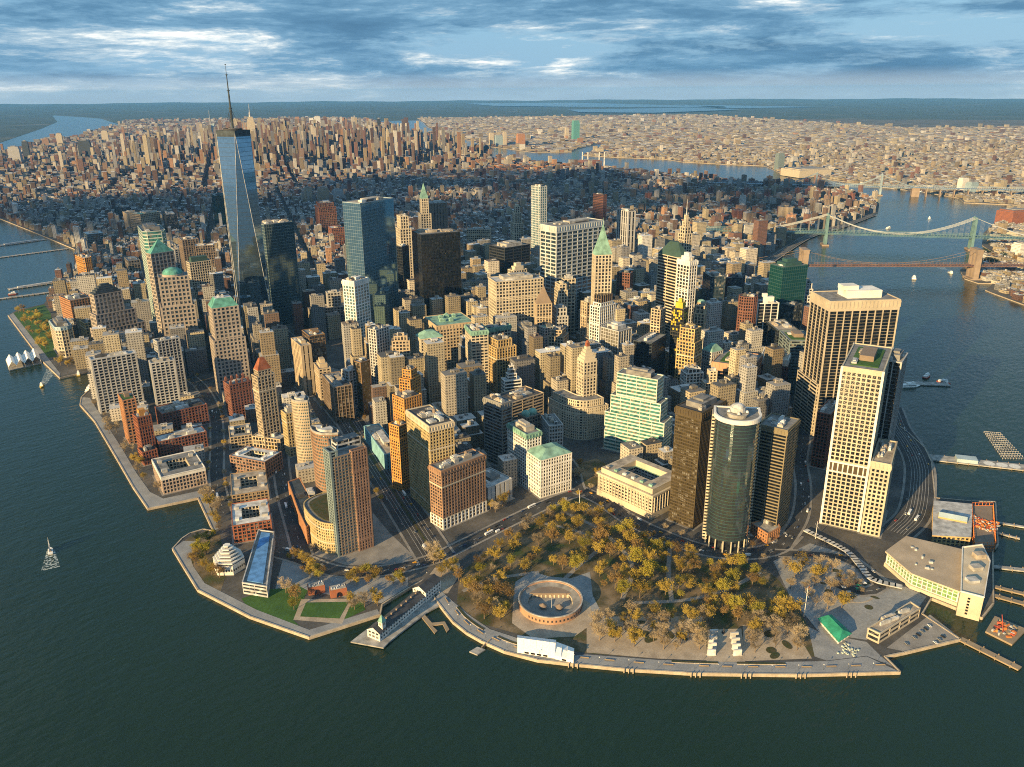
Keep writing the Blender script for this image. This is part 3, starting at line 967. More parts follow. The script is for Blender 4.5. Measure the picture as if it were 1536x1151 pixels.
    dict(id='stone_tower', o=(526.1, 448.1), a=-14.3, w=23.3, d=17.0, h=92.0, style='punch', col='lgrey', label='grey block with a flat green copper roof', glass='dk', top='flat', roofcol='copper'),
    dict(id='stone_tower', o=(498.1, 414.6), a=-67.3, w=26.3, d=29.4, h=90.0, style='punch', col='tan', label='tan tower with blank sunlit flank', glass='dk', tiers=[(0.7, 0.75, 0.12)], top='flat'),
    dict(id='office_tower', o=(198.7, 240.2), a=-2.6, w=17.4, d=35.5, h=96.3, style='ribbon', col='grey', label='grey stone office block facing the bowling green', glass='dk', top='clutter', crown=8),
    dict(id='stone_block', o=(246.3, 238.8), a=-9.6, w=23.9, d=19.1, h=62.0, style='punch', col='brownst', label='brown block with round green copper roofs', glass='dk', top='domes', roofcol='copper'),
    dict(id='stone_block', o=(252.9, 203.1), a=-33.1, w=19.2, d=40.0, h=58.0, style='punch', col='lgrey', label='grey block with a broad flat roof beside the bowling green', glass='dk', top='clutter'),
    dict(id='stone_block', o=(279.3, 297.5), a=-6.2, w=62.6, d=40.3, h=60.0, style='ribbon', col='tan', label='terracotta block with deep light court', glass='dk', top='clutter'),
    dict(id='stone_tower', o=(176.5, 175.9), a=-14.6, w=21.7, d=44.6, h=77.7, style='punch', col='white', label='white stone block with green cornice behind the corner block', glass='dk', top='box', crown=6, crowncol='copper'),
    dict(id='stone_block', o=(167.8, 144.5), a=-16.8, w=46.2, d=35.9, h=54.3, style='punch', col='white', label='white corner block with green copper mansard roof by the park', glass='dk', top='hip', roofcol='copper', roofh=8),
    dict(id='stone_block', o=(104.3, 174.8), a=-5.4, w=38.7, d=42.0, h=29.9, style='slit', col='lgrey', label='squat grey ventilation block in a wooded plot', glass='dk', top='flat'),
    dict(id='stone_tower', o=(43.8, 209.3), a=-15.1, w=31.6, d=62.4, h=120.9, style='punch', col='ochre2', label='yellow brick tower with arched gable beside the wide highway', glass='dk', top='clutter', crown=7, crowncol='cream'),
    dict(id='stone_tower', o=(31.9, 177.7), a=-4.3, w=65.9, d=22.4, h=77.9, style='punch', col='redtan', label='red and tan brick block with white stone base at the park corner', glass='dk', top='clutter', basecol='white', crown=6),
    dict(id='brick_tower', o=(121.6, 335.4), a=15.6, w=24.0, d=17.0, h=128.0, style='fine', col='orange', label='stepped orange brick art deco tower shaft', glass='dk', tiers=[(0.55, 0.8, 0.09)], top='flat'),
    dict(id='brick_tower', o=(99.5, 322.8), a=-3.7, w=28.4, d=25.3, h=110.0, style='fine', col='orange', label='orange brick shoulder of the art deco tower', glass='dk', join=True, top='flat'),
    dict(id='brick_tower', o=(60.3, 287.5), a=4.7, w=17.0, d=17.0, h=93.5, style='fine', col='orange', label='lower orange brick wing facing the wide highway', glass='dk', join=True, top='flat'),
    dict(id='white_block', o=(228.6, 393.7), a=-25.3, w=31.7, d=57.0, h=28.0, style='slit', col='white', label='low plain white block between the brick towers', glass='dk', top='clutter'),
    dict(id='parking_garage', o=(87.7, 356.3), a=-22.8, w=22.1, d=110.0, h=24.0, style='slit', col='cyan', label='low garage with pale blue metal sides and gravel roof', glass='dk', top='flat', roofcol='tanroof'),
    dict(id='hotel_tower', o=(300.5, 693.6), a=11.8, w=37.0, d=26.3, h=178.0, style='vertw', col='white', label='slim white hotel tower with blue glass strips', glass='blue2', top='flat', crown=9),
    dict(id='office_tower', o=(241.1, 561.1), a=6.6, w=28.8, d=17.6, h=128.0, style='vert', col='lgrey', label='grey white tower with fine vertical ribs', glass='dk', top='clutter'),
    dict(id='stone_tower', o=(251.3, 534.5), a=-40.5, w=27.6, d=17.0, h=112.0, style='punch', col='tan', label='tan tower with recessed penthouse storeys', glass='dk', tiers=[(0.75, 0.75, 0.07)], top='flat'),
    dict(id='stone_tower', o=(289.4, 508.6), a=-25.0, w=38.3, d=28.1, h=112.0, style='punch', col='cream', label='cream tower with sloping green copper roof', glass='dk', top='hip', roofcol='copper', roofh=9),
    dict(id='office_tower', o=(173.9, 679.9), a=-16.5, w=17.0, d=54.4, h=92.0, style='slit', col='tan', label='tan concrete slab joined to the bronze glass tower', glass='dk', top='flat'),
    dict(id='office_tower', o=(198.3, 689.6), a=-16.9, w=26.7, d=42.7, h=102.0, style='curtain', col='bronze2', label='bronze and dark glass tower with sloping top', glass='dk', top='flat'),
    dict(id='stone_tower', o=(163.7, 616.7), a=-22.8, w=19.0, d=37.7, h=68.0, style='punch', col='tan', label='tan pointed apartment tower beside the sunken road', glass='dk', top='step'),
    dict(id='stone_tower', o=(139.0, 542.4), a=-20.5, w=28.5, d=70.3, h=62.0, style='vertg', col='brownst', label='brown ribbed block with white fins by the tunnel plaza', glass='gold', top='clutter'),
    dict(id='office_tower', o=(173.2, 547.9), a=4.2, w=20.5, d=17.0, h=78.0, style='vertw', col='lgrey', label='grey tower with white window frames beside the bronze slabs', glass='dk', top='flat'),
    dict(id='office_tower', o=(187.0, 533.8), a=2.0, w=17.3, d=17.0, h=92.0, style='fin', col='bronze2', label='slim bronze slab with pale corner fins', glass='gold', top='flat'),
    dict(id='stone_block', o=(417.7, 968.1), a=-26.3, w=44.9, d=32.1, h=60.0, style='punch', col='lgrey', label='grey stone post office block with raised centre', glass='dk', tiers=[(0.6, 0.6, 0.5)], top='flat'),
    dict(id='apartment_tower', o=(12.6, 537.8), a=-5.2, w=25.2, d=17.0, h=112.6, style='punch', col='tan3', label='tall tan tower with red hipped roof by the river estate', glass='dk', top='hip', roofcol='redroof', roofh=16, tiers=[(0.75, 0.75, 0.07)]),
    dict(id='apartment_tower', o=(21.9, 487.8), a=-10.8, w=17.0, d=17.0, h=67.8, style='punch', col='yellowbr', label='narrow yellow brick tower with dark square windows', glass='dk', top='box'),
    dict(id='apartment_block', o=(38.5, 675.7), a=-8.8, w=34.2, d=26.4, h=60.0, style='fine', col='brick', label='red brick block with pinnacled roof beside the grid of square towers', glass='dk', top='pinnacle'),
    dict(id='apartment_tower', o=(-92.3, 860.5), a=-12.3, w=65.0, d=18.3, h=93.0, style='balcony', col='lgrey', label='wide grey slab of balconies standing by the boat basin', glass='dk', top='clutter', finl=True),
    dict(id='apartment_tower', o=(-37.7, 770.3), a=-18.1, w=33.1, d=17.0, h=94.0, style='balcony', col='lgrey', label='grey balcony tower behind the red brick tower', glass='dk', top='clutter'),
    dict(id='apartment_tower', o=(8.7, 845.3), a=-6.7, w=34.8, d=17.0, h=104.0, style='balcony', col='lgrey', label='grey balcony tower in front of the domed tower', glass='dk', top='clutter'),
    dict(id='apartment_tower', o=(-113.6, 700.6), a=-11.9, w=17.0, d=33.8, h=71.5, style='fine', col='orange2', label='orange brick tower with green roof terrace by the esplanade', glass='dk', top='green'),
    dict(id='apartment_tower', o=(-122.9, 632.2), a=-5.8, w=18.0, d=19.9, h=66.1, style='fine', col='brickor', label='red brick tower with white balconies by the esplanade', glass='dk', top='redbox'),
    dict(id='apartment_block', o=(-130.6, 614.3), a=-6.8, w=19.1, d=20.6, h=21.6, style='fine', col='brickor', label='low red brick base block at the esplanade', glass='dk', join=True, top='flat'),
    dict(id='apartment_block', o=(-59.6, 704.6), a=-9.6, w=66.9, d=37.8, h=33.4, style='fine', col='brick', label='long red brick block with pale roof strip and teal bay', glass='dk', top='clutter'),
    dict(id='apartment_block', o=(-102.9, 623.9), a=-12.2, w=65.3, d=25.3, h=25.7, style='fine', col='brick', label='red brick court block with white flat roof', glass='dk', top='flat', roofcol='whiteroof'),
    dict(id='apartment_court', o=(-151.4, 510.5), a=-14.4, w=53.7, d=64.5, h=26.2, style='punch', col='pinkbr', label='pale court block with white attic beside the small cove', glass='dk', top='court', roofcol='greyroof', crown=4, crowncol='white'),
    dict(id='apartment_court', o=(-151.1, 331.9), a=-27.4, w=41.9, d=55.7, h=24.4, style='punch', col='brickor', label='orange brick court block with white roof beside the museum', glass='dk', top='court', roofcol='whiteroof'),
    dict(id='apartment_court', o=(-105.4, 418.4), a=-27.4, w=43.7, d=63.9, h=15.1, style='punch', col='brick3', label='tan brick court block with pale gravel roof', glass='dk', top='court', roofcol='tanroof'),
    dict(id='apartment_court', o=(-58.5, 505.6), a=-69.1, w=57.5, d=35.0, h=26.7, style='punch', col='brick4', label='brown brick court block with white roof strips', glass='dk', top='court', roofcol='whiteroof'),
    dict(id='apartment_court', o=(-21.1, 575.0), a=-26.4, w=30.0, d=45.2, h=20.7, style='punch', col='tan', label='tan court block with small green terrace', glass='dk', top='court', roofcol='greyroof'),
    dict(id='apartment_block', o=(24.7, 516.8), a=26.7, w=18.1, d=44.9, h=19.8, style='punch', col='tan', label='pale arcade block joined to the red roofed tower', glass='dk', join='red hipped', top='flat'),
    dict(id='grid_tower', o=(76.8, 777.2), a=-16.7, w=41.5, d=29.3, h=158.0, style='square', col='pinkgr', label='square windowed tower with truncated teal pyramid roof', glass='dkblue', top='frustum', roofcol='copper2', roofh=14, podium=[(1.22, 1.15, 0.66)]),
    dict(id='grid_tower', o=(96.1, 1007.5), a=-21.9, w=50.3, d=35.7, h=172.0, style='square', col='pinkgr', label='square windowed tower with green copper dome', glass='dkblue', top='dome1', roofcol='copper2', podium=[(1.15, 1.1, 0.68)]),
    dict(id='grid_tower', o=(127.2, 1099.7), a=0.7, w=45.0, d=18.5, h=200.0, style='square', col='pinkgr', label='square windowed tower with green copper pyramid roof', glass='dkblue', top='pyr', roofcol='copper2', roofh=26),
    dict(id='grid_tower', o=(24.5, 1135.7), a=-0.3, w=50.7, d=20.7, h=132.0, style='square', col='pinkgr', label='stepped square windowed tower with dark terraced roof', glass='dkblue', top='steppyr', roofcol='slate', roofh=18, ziggurat=True),
    dict(id='polygon_block', o=(-27.2, 1220.3), a=-10.5, w=28.8, d=80.0, h=63.1, style='square', col='cream', label='cream polygonal exchange block beside the riverside lawn', glass='dk', top='box', chamfer=9, crown=6, crowncol='bluegl'),
    dict(id='apartment_tower', o=(51.7, 1356.5), a=-0.1, w=46.2, d=60.0, h=80.0, style='fine', col='orange2', label='orange brick apartment slab with rounded corner', glass='dk', top='clutter'),
    dict(id='apartment_block', o=(34.8, 1244.5), a=-4.3, w=17.0, d=35.0, h=55.0, style='fine', col='ochre', label='golden brick block beside the terraced tower', glass='dk', top='flat'),
    dict(id='apartment_tower', o=(205.3, 1688.3), a=-3.4, w=21.2, d=62.1, h=105.0, style='fine', col='orange', label='tall orange brick tower beside the river piers', glass='dk', top='clutter', chamfer=4),
    dict(id='office_block', o=(166.6, 1716.0), a=-15.8, w=21.7, d=45.3, h=45.0, style='fine', col='ochre', label='ochre school block near the river piers', glass='dk', top='clutter'),
    dict(id='glass_tower', o=(158.0, 1194.4), a=-17.8, w=42.6, d=100.1, h=228.0, style='ribbonw', col='glassgr', label='curved pale green glass tower beside the copper pyramid', glass='teal2', top='box', chamfer=8),
    dict(id='apartment_block', o=(150.0, 1308.2), a=-18.0, w=31.5, d=46.1, h=40.0, style='fine', col='maroon', label='maroon brick block between the square windowed towers', glass='dk', top='redbox'),
    dict(id='office_tower', o=(361.9, 1445.9), a=-9.2, w=51.6, d=24.3, h=101.7, style='diag', col='cream', label='cream tower with staggered lattice windows', glass='dk', top='greenbox'),
    dict(id='office_tower', o=(505.7, 1779.5), a=-14.4, w=43.7, d=53.6, h=100.0, style='vert', col='brownst', label='brown grey stone tower with vertical strips', glass='dk', top='clutter'),
    dict(id='office_tower', o=(498.2, 1687.6), a=-25.0, w=50.1, d=37.8, h=95.0, style='vert', col='brownst', label='brown ribbed stone block behind the lattice tower', glass='dk', top='clutter'),
    dict(id='stone_tower', o=(685.2, 2465.8), a=10.5, w=77.1, d=58.7, h=90.0, style='punch', col='tan', label='tan block with bright green roof edge', glass='dk', top='flat', roofcol='copper2'),
    dict(id='office_tower', o=(679.1, 2564.1), a=-11.1, w=38.8, d=65.6, h=84.0, style='slit', col='tan', label='tan slab beside the green edged block', glass='dk', top='flat'),
    dict(id='office_tower', o=(753.9, 2414.1), a=-17.0, w=36.6, d=79.5, h=85.0, style='curtain', col='slate', label='dark glass block behind the curved green tower', glass='dk', top='flat'),
    dict(id='glass_tower', o=(964.2, 2451.2), a=-18.5, w=42.3, d=73.4, h=130.0, style='curtain', col='tealdk', label='dark teal glass tower behind the tapering spire tower', glass='teal', top='flat'),
    dict(id='brick_tower', o=(1111.3, 1998.7), a=-24.0, w=60.2, d=78.2, h=110.0, style='fine', col='redbrown', label='red brown stepped brick tower with crane beside it', glass='dk', top='flat', tiers=[(0.8, 0.8, 0.12)]),
    dict(id='office_tower', o=(1000.5, 1770.6), a=-21.8, w=41.6, d=46.5, h=75.0, style='fine', col='brick', label='brick tower under red construction netting', glass='dk', top='flat'),
    dict(id='office_block', o=(488.6, 1179.4), a=22.7, w=58.2, d=29.0, h=50.0, style='curtain', col='maroon', label='dark block with red and white roof edge', glass='dk', top='flat', roofcol='whiteroof'),
    dict(id='office_block', o=(505.0, 2488.8), a=-11.0, w=51.4, d=60.0, h=40.0, style='curtain', col='blue', label='pale blue roofed school block beside the river highway', glass='dk', top='flat', roofcol='bluegl'),
    dict(id='office_tower', o=(799.3, 2888.2), a=12.5, w=30.6, d=60.0, h=65.0, style='curtain', col='slate', label='dark teal block beyond the river highway', glass='dk', top='flat'),
    dict(id='office_tower', o=(522.7, 1872.3), a=-12.3, w=17.7, d=40.0, h=60.0, style='vert', col='lgrey', label='narrow pale tower behind the copper domes', glass='dk', top='flat'),
    dict(id='brick_block', o=(370.2, 1935.6), a=-16.1, w=21.6, d=60.0, h=45.0, style='fine', col='brick', label='red brick warehouse along the river highway', glass='dk', top='flat'),
    dict(id='brick_block', o=(379.5, 1857.6), a=-14.4, w=30.3, d=60.0, h=50.0, style='vertw', col='tan', label='tan striped warehouse along the river highway', glass='dk', top='flat'),
    dict(id='office_block', o=(263.6, 1671.2), a=-29.3, w=69.3, d=36.9, h=30.0, style='fine', col='maroon', label='brown school block with playground roof by the river highway', glass='dk', top='clutter'),
]

G = {'barge': [(252.4, -345.0), (285.0, -345.0), (282.4, -373.1), (247.4, -368.7)],
 'battery_park': [(-17.1, 98.1), (31.0, 105.2), (81.1, 110.9), (146.1, 115.4), (205.4, 112.5), (203.9, 77.4), (183.0, 22.1), (175.2, -25.2), (185.1, -83.9), (212.4, -133.5), (199.6, -161.2), (171.6, -191.8),
                  (140.6, -221.5), (106.0, -241.3), (55.0, -193.9), (6.3, -136.8), (-30.9, -85.3), (-39.6, -68.8), (-50.2, -28.5), (-65.7, 18.7), (-58.5, 59.4)],
 'bay_streaks': [[(24666.5, 25677.0), (27606.7, 22262.6), (22455.8, 12355.0), (20838.5, 11347.5), (20150.4, 15205.6), (20499.3, 20040.2)],
                 [(16953.7, 13880.5), (20389.9, 12345.7), (18898.5, 9903.2), (15313.0, 10071.9), (14988.3, 11868.5)], [(24894.9, 15641.0), (22710.0, 9316.8), (20096.7, 10936.1)]],
 'bb': [(1609.4, 455.1), (1910.0, 109.3)],
 'bb_ends': [(1392.9, 643.8), (2034.4, -21.7)],
 'boa': ((3813.0, 7907.0), 200.20000000000002, 322.70000000000005),
 'boats': [([(-109.2, 1080.6), (-129.3, 1042.5)], 'taxi', 'small yellow water taxi trailing a wake'), ([(-300.7, 474.4), (-285.5, 519.1)], 'sail', 'white sailing boat with two masts running under sail'),
           ([(1818.2, 228.4), (1908.3, 257.7)], 'ferry', 'white river ferry seen end on in mid channel'), ([(1956.8, 175.3), (1859.1, 107.5)], 'cruise', 'white fast boat trailing a wake below the stone bridge tower'),
           ([(2642.4, 585.9), (2693.5, 574.7)], 'cruise', 'small white boat passing the steel bridge'), ([(3000.4, 554.1), (3116.4, 590.0)], 'cruise', 'tiny white boat in the upper river'),
           ([(3887.4, 868.9), (3931.4, 860.7)], 'ferry', 'white ferry near the far shipyard'), ([(-41.1, 1096.4), (-29.9, 1123.7)], 'taxi', 'small yacht in the boat basin'),
           ([(-59.0, 999.4), (-44.6, 1019.3)], 'cruise', 'white motor yacht moored in the boat basin'), ([(987.0, -63.4), (1018.2, -65.1)], 'tug', 'dark workboat moored at the ferry pier'),
           ([(973.8, -96.3), (972.6, -105.4)], 'tug', 'workboat moored at the outer ferry landing'), ([(916.2, -58.0), (935.2, -74.0)], 'ferry', 'grey commuter ferry alongside the landing'),
           ([(92.8, 1899.6), (115.4, 1896.2)], 'tug', 'red workboat moored beside the narrow pier')],
 'bowling_green': [(261.5, 178.4), (309.8, 163.6), (301.6, 134.3), (247.4, 110.4), (216.5, 124.7)],
 'brooklyn': [(7879.9, 9135.1), (6131.2, 6727.6), (5772.4, 6069.0), (5113.6, 5100.1), (5007.0, 4775.1), (4784.9, 4232.7), (5035.0, 4038.3), (5324.1, 4211.9), (6143.5, 4582.2), (5994.0, 4428.8), (4792.3, 3731.4),
              (4783.9, 3402.2), (4861.8, 2985.3), (4727.1, 2763.1), (4747.1, 2375.9), (4788.3, 2153.9), (4404.4, 1867.9), (4266.5, 1576.8), (4003.7, 1117.0), (3900.3, 863.9), (3756.7, 657.9), (3591.6, 589.5),
              (3661.1, 365.9), (3680.4, 208.9), (3540.9, 183.7), (3418.5, 327.7), (3489.7, 401.5), (3157.1, 344.3), (2736.9, 291.9), (2474.8, 228.9), (2348.6, 160.6), (2212.8, 185.4), (2009.2, 166.1), (1896.0, 122.9),
              (1859.0, 78.8), (1884.3, 50.1), (1787.0, 44.5), (1760.5, 19.6), (1681.8, -65.5), (1504.4, -232.4), (2103.1, -137.4)],
 'castle': [(2.9, -12.7), 32.0],
 'castle_apron': [(-15.7, 20.9), (12.1, 18.4), (35.4, -7.2), (32.4, -40.1), (8.7, -62.5), (-19.5, -62.0), (-48.2, -35.2), (-44.7, -4.3)],
 'coast_guard': [(163.9, -276.9), (164.8, -266.2), (234.1, -281.0), (229.9, -291.0)],
 'coast_guard_lot': [(162.6, -285.0), (243.2, -297.9), (224.0, -330.4), (168.5, -298.4)],
 'customs': [(217.5, 10.4), (225.0, 96.6), (262.5, 8.1)],
 'eagle': [(80.2, -163.1)],
 'ellipse_a': [(12.2, 431.5)],
 'ellipse_b': [(-19.5, 330.5)],
 'esb': [(2856.0, 5430.0), 414.0],
 'esplanade': [(-58.2, 1233.3), (-72.6, 1097.9), (-62.8, 1125.9), (-44.1, 1242.7), (25.6, 1676.3), (11.0, 1665.4)],
 'esplanade_b': [(-100.2, 929.0), (-112.9, 835.0), (-149.6, 656.4), (-169.7, 560.2), (-182.4, 488.2), (-126.5, 468.7), (-154.6, 375.7), (-147.2, 376.9), (-111.1, 484.6), (-157.4, 499.9), (-160.8, 530.8), (-148.7, 598.8),
                 (-124.8, 710.7), (-95.7, 857.9), (-76.5, 949.3), (-85.2, 963.8)],
 'far': [(1962, 6357, 94, 161, 'slate', 'm'), (2285, 5848, 115, 188, 'brown', 'm'), (1620, 6588, 45, 162, 'slate', 'm'), (1459, 6320, 80, 141, 'lgrey', 'm'), (2909, 8368, 65, 147, 'cream', 'm'),
         (2290, 8190, 62, 102, 'redtan', 'm'), (2451, 8294, 56, 140, 'cream', 'm'), (3125, 7905, 55, 121, 'cream', 'm'), (3124, 6947, 94, 89, 'tan', 'm'), (4346, 9210, 74, 168, 'pinkgr', 'm'),
         (4563, 7721, 51, 224, 'cream', 'm'), (6732, 10424, 69, 135, 'white', 'm'), (6785, 10345, 89, 163, 'white', 'm'), (6719, 10028, 39, 151, 'cream', 'm'), (4817, 6365, 39, 246, 'black2', 'm'),
         (5626, 7183, 30, 163, 'black2', 'm'), (4289, 7074, 122, 165, 'brown', 'm'), (3772, 5955, 53, 122, 'ochre', 'm'), (4088, 5983, 48, 79, 'ochre', 'm'), (4246, 5479, 75, 145, 'brown', 'm'),
         (1587, 2786, 38, 86, 'tan', 's'), (1672, 2794, 54, 78, 'tan', 's'), (1702, 2721, 53, 72, 'lgrey', 's'), (3978, 4215, 44, 92, 'slate', 'e'), (4067, 4209, 60, 103, 'bronze2', 'e'),
         (4065, 4104, 44, 102, 'slate', 'e'), (5196, 5154, 43, 124, 'cream', 'q'), (5238, 5098, 73, 100, 'blue', 'q'), (5273, 5052, 36, 136, 'cream', 'q'), (5221, 4799, 77, 127, 'orange2', 'q'),
         (6452, 5141, 75, 204, 'tealglass', 'q'), (6595, 5378, 42, 120, 'cream', 'q'), (5469, 6701, 57, 87, 'white', 'm'), (4055, 4447, 102, 90, 'ochre', 'e'), (3924, 2988, 141, 55, 'brick', 'e'),
         (2731, 2605, 55, 69, 'brownst', 's'), (2723, 2515, 54, 48, 'brownst', 's'), (4570, 1952, 51, 109, 'tealgrey', 'b'), (4856, 1986, 40, 67, 'lgrey', 'b'), (4305, 1655, 241, 49, 'cream', 'b'),
         (4021, 719, 43, 72, 'white', 'b'), (3990, 669, 50, 56, 'blue', 'b'), (3935, 607, 42, 42, 'tan', 'b'), (2484, 919, 66, 66, 'tan3', 'l'), (2565, 876, 31, 53, 'lilac', 'l'), (2377, 847, 41, 56, 'orangepink', 'l'),
         (2376, 969, 55, 55, 'brick', 'l'), (2335, 1042, 50, 58, 'brick', 'l'), (2284, 1076, 54, 45, 'brick', 'l'), (1694, 671, 50, 60, 'brick', 'l'), (2755, 872, 27, 71, 'brownst', 'l'),
         (2701, 906, 32, 71, 'brownst', 'l'), (3065, 935, 50, 59, 'brownst', 'l'), (2617, 160, 59, 37, 'cream', 'b'), (2290, 81, 44, 53, 'white', 'b'), (3040, 271, 100, 58, 'brickor', 'b'),
         (1614, 717, 34, 54, 'redbrown', 'l'), (1801, 859, 33, 54, 'redbrown', 'l'), (2759, 983, 27, 62, 'brick', 'l'), (2751, 1052, 28, 57, 'brick', 'l'), (3244, 1076, 28, 53, 'brick', 'l'),
         (3238, 1121, 28, 54, 'brick', 'l'), (3232, 1166, 28, 51, 'brick', 'l'), (3226, 1212, 28, 52, 'brick', 'l'), (3219, 1259, 28, 49, 'brick', 'l'), (3046, 1274, 36, 57, 'brick', 'l'),
         (3009, 1355, 36, 60, 'brick', 'l'), (3004, 1438, 37, 61, 'brownst', 'l'), (2998, 1522, 37, 65, 'brownst', 'l'), (2761, 1102, 39, 60, 'brownst', 'l'), (2671, 1146, 38, 57, 'brownst', 'l'),
         (2653, 1229, 39, 61, 'brick', 'l'), (2710, 1423, 40, 61, 'brick', 'l')],
 'ferry_dock': [(-108.7, 1272.5), (-47.2, 1286.0), (-63.4, 1222.0), (-119.9, 1219.6)],
 'flagpole': [(156.8, -208.2), (178.5, 90.1), (306.9, -154.1)],
 'grove_floor': [(1.9, -59.7), (23.8, -63.3), (90.1, -135.6), (35.4, -172.6), (6.3, -136.9), (-30.2, -84.8)],
 'grove_floor_b': [(103.7, -170.7), (134.6, -207.6), (101.6, -240.7), (56.6, -197.1)],
 'jetty': [(-96.3, 70.2), (-104.9, 40.9), (-100.4, 42.0), (-98.4, 52.0), (-89.9, 45.9), (-95.7, 33.9), (-91.2, 35.0), (-85.7, 47.6), (-95.6, 55.2), (-91.9, 70.2)],
 'manhattan_east': [(1645.0, 609.4), (1911.5, 662.3), (2275.0, 740.2), (2596.3, 737.2), (3022.3, 763.3), (3326.4, 868.1), (3463.5, 1007.5), (3602.3, 1133.2), (3737.9, 1243.0), (3751.4, 1322.9), (3627.2, 1572.0),
                    (3697.7, 1802.8), (3710.3, 2074.6), (3820.8, 2518.7), (3948.1, 2878.4), (3845.4, 3167.0), (3856.4, 3493.9), (3943.3, 3949.0), (4345.0, 4674.4), (5809.9, 6457.8), (5919.6, 7021.9), (5873.3, 7086.3),
                    (7330.0, 9120.7), (8694.5, 11468.8)],
 'manhattan_near': [(510.6, 3443.5), (476.0, 2868.2), (446.2, 2452.3), (289.8, 2028.1), (243.2, 1962.6), (154.7, 1813.9), (107.4, 1719.9), (38.6, 1700.0), (11.2, 1666.1), (-58.0, 1233.9), (-72.4, 1098.4),
                    (-22.1, 1098.5), (-55.0, 999.9), (-85.1, 964.2), (-100.1, 929.5), (-112.7, 835.4), (-149.4, 656.8), (-169.6, 560.6), (-182.3, 488.5), (-126.4, 469.0), (-154.5, 376.0), (-160.2, 389.2),
                    (-175.4, 392.1), (-187.5, 387.4), (-205.0, 374.1), (-215.1, 324.4), (-224.7, 275.4), (-211.8, 194.0), (-190.5, 123.1), (-122.8, 101.7), (-111.0, 113.4), (-72.1, 115.9), (-53.3, 115.3), (-67.9, 81.6),
                    (-75.8, 58.5), (-81.7, 39.5), (-84.4, 17.9), (-83.7, -2.1), (-79.8, -27.8), (-68.1, -58.4), (-50.6, -85.5), (-22.7, -126.5), (12.9, -173.1), (73.8, -242.0), (137.0, -305.6), (149.0, -288.1),
                    (166.7, -299.0), (222.0, -330.9), (239.2, -291.7), (273.7, -289.8), (272.1, -318.0), (272.4, -336.7), (305.9, -338.4), (416.6, -310.5), (433.2, -311.8), (543.3, -282.2), (525.1, -259.7),
                    (504.1, -223.4), (612.6, -185.8), (655.6, -163.5), (695.5, -128.4), (713.3, -109.8)],
 'manhattan_north': [(8167.6, 15864.1), (6409.5, 16448.0), (5225.8, 13596.5), (4322.0, 12005.0), (3663.0, 10992.7), (3165.5, 9857.4), (2821.8, 9873.8), (2056.6, 8194.7), (1684.0, 7483.4)],
 'maritime': [(470.3, -231.4), (383.8, -256.3), (406.8, -288.0), (491.1, -266.8)],
 'mb': [(2154.3, 621.4), (2375.2, 238.2)],
 'mb_ends': [(2050.1, 1021.2), (2434.7, 61.3)],
 'memorial': [(71.1, -157.6), (61.9, -162.2), (52.9, -166.7), (44.1, -171.0), (80.7, -174.0), (74.0, -179.0), (67.0, -183.5), (60.1, -188.5)],
 'memorial_floor': [(74.7, -149.8), (98.1, -172.3), (56.5, -198.4), (32.9, -172.7)],
 'museum_hex': [(-181.0, 289.0)],
 'museum_lawn': [(-201.2, 372.0), (-179.0, 384.7), (-151.5, 365.8), (-188.7, 282.0), (-212.1, 252.8), (-214.4, 291.3), (-209.3, 323.8)],
 'museum_sky': [(-95.9, 267.2), (-78.6, 310.2), (-46.2, 382.5), (-30.2, 381.5), (-47.1, 338.0), (-71.0, 282.9)],
 'museum_wing': [(-195.4, 234.2), (-182.5, 209.5), (-118.4, 300.4), (-127.9, 317.5)],
 'new_jersey': [(2371.3, 9849.9), (4025.1, 13601.6), (5352.2, 16773.8), (7207.0, 22489.8), (6293.4, 26761.2), (1771.5, 18316.8), (563.5, 8918.5)],
 'oil_base': [(293.7, 168.7)],
 'oil_curve': [(346.9, 284.8), (339.1, 243.4), (347.0, 218.5), (363.0, 208.8), (384.2, 201.6)],
 'pavilion': [(-143.0, 180.9), (-130.4, 160.1)],
 'pier_a': [(-149.5, 90.3), (-150.3, 61.8), (-56.3, 82.7), (-53.0, 111.4)],
 'pier_a_deck': [(-167.7, 89.0), (-150.4, 92.3), (-59.0, 104.5), (-65.7, 68.4), (-88.2, 71.4), (-142.0, 62.4), (-152.3, 59.3)],
 'pier_a_walk': [(-142.0, 62.4), (-88.9, 70.6), (-66.7, 69.4), (-65.5, 76.7), (-90.5, 78.8), (-139.7, 70.2)],
 'piers': [([(102.8, 1969.0), (247.1, 1964.2)], 20, 'long grey pier reaching into the river'), ([(45.1, 1867.7), (169.3, 1847.8)], 12, 'narrow pier beside moored red boats'),
           ([(293.1, 2730.8), (454.0, 2748.3)], 26, 'wide river pier with sheds'), ([(223.2, 2487.3), (437.8, 2488.1)], 14, 'thin bare concrete river pier'),
           ([(925.0, -43.6), (967.7, -106.5)], 16, 'ferry pier with floating landings'), ([(629.5, -178.9), (681.4, -287.0)], 20, 'helicopter pier with pale roofed hangar'),
           ([(224.4, -330.4), (214.9, -382.3)], 7, 'timber jetty with piles beyond the car park'), ([(340.6, -331.2), (347.8, -361.9)], 5, 'outer timber ferry rack'),
           ([(322.7, -334.4), (328.4, -366.0)], 6, 'inner timber ferry rack'), ([(490.7, -298.8), (501.5, -329.2)], 4, 'thin concrete fender wall'), ([(463.3, -305.4), (466.4, -326.6)], 3, 'short concrete fender wall'),
           ([(381.3, -320.0), (399.1, -351.0)], 6, 'dark ferry slip rack')],
 'pile_field': [(780.3, -209.3), (791.4, -229.1), (714.7, -277.4), (694.2, -254.8)],
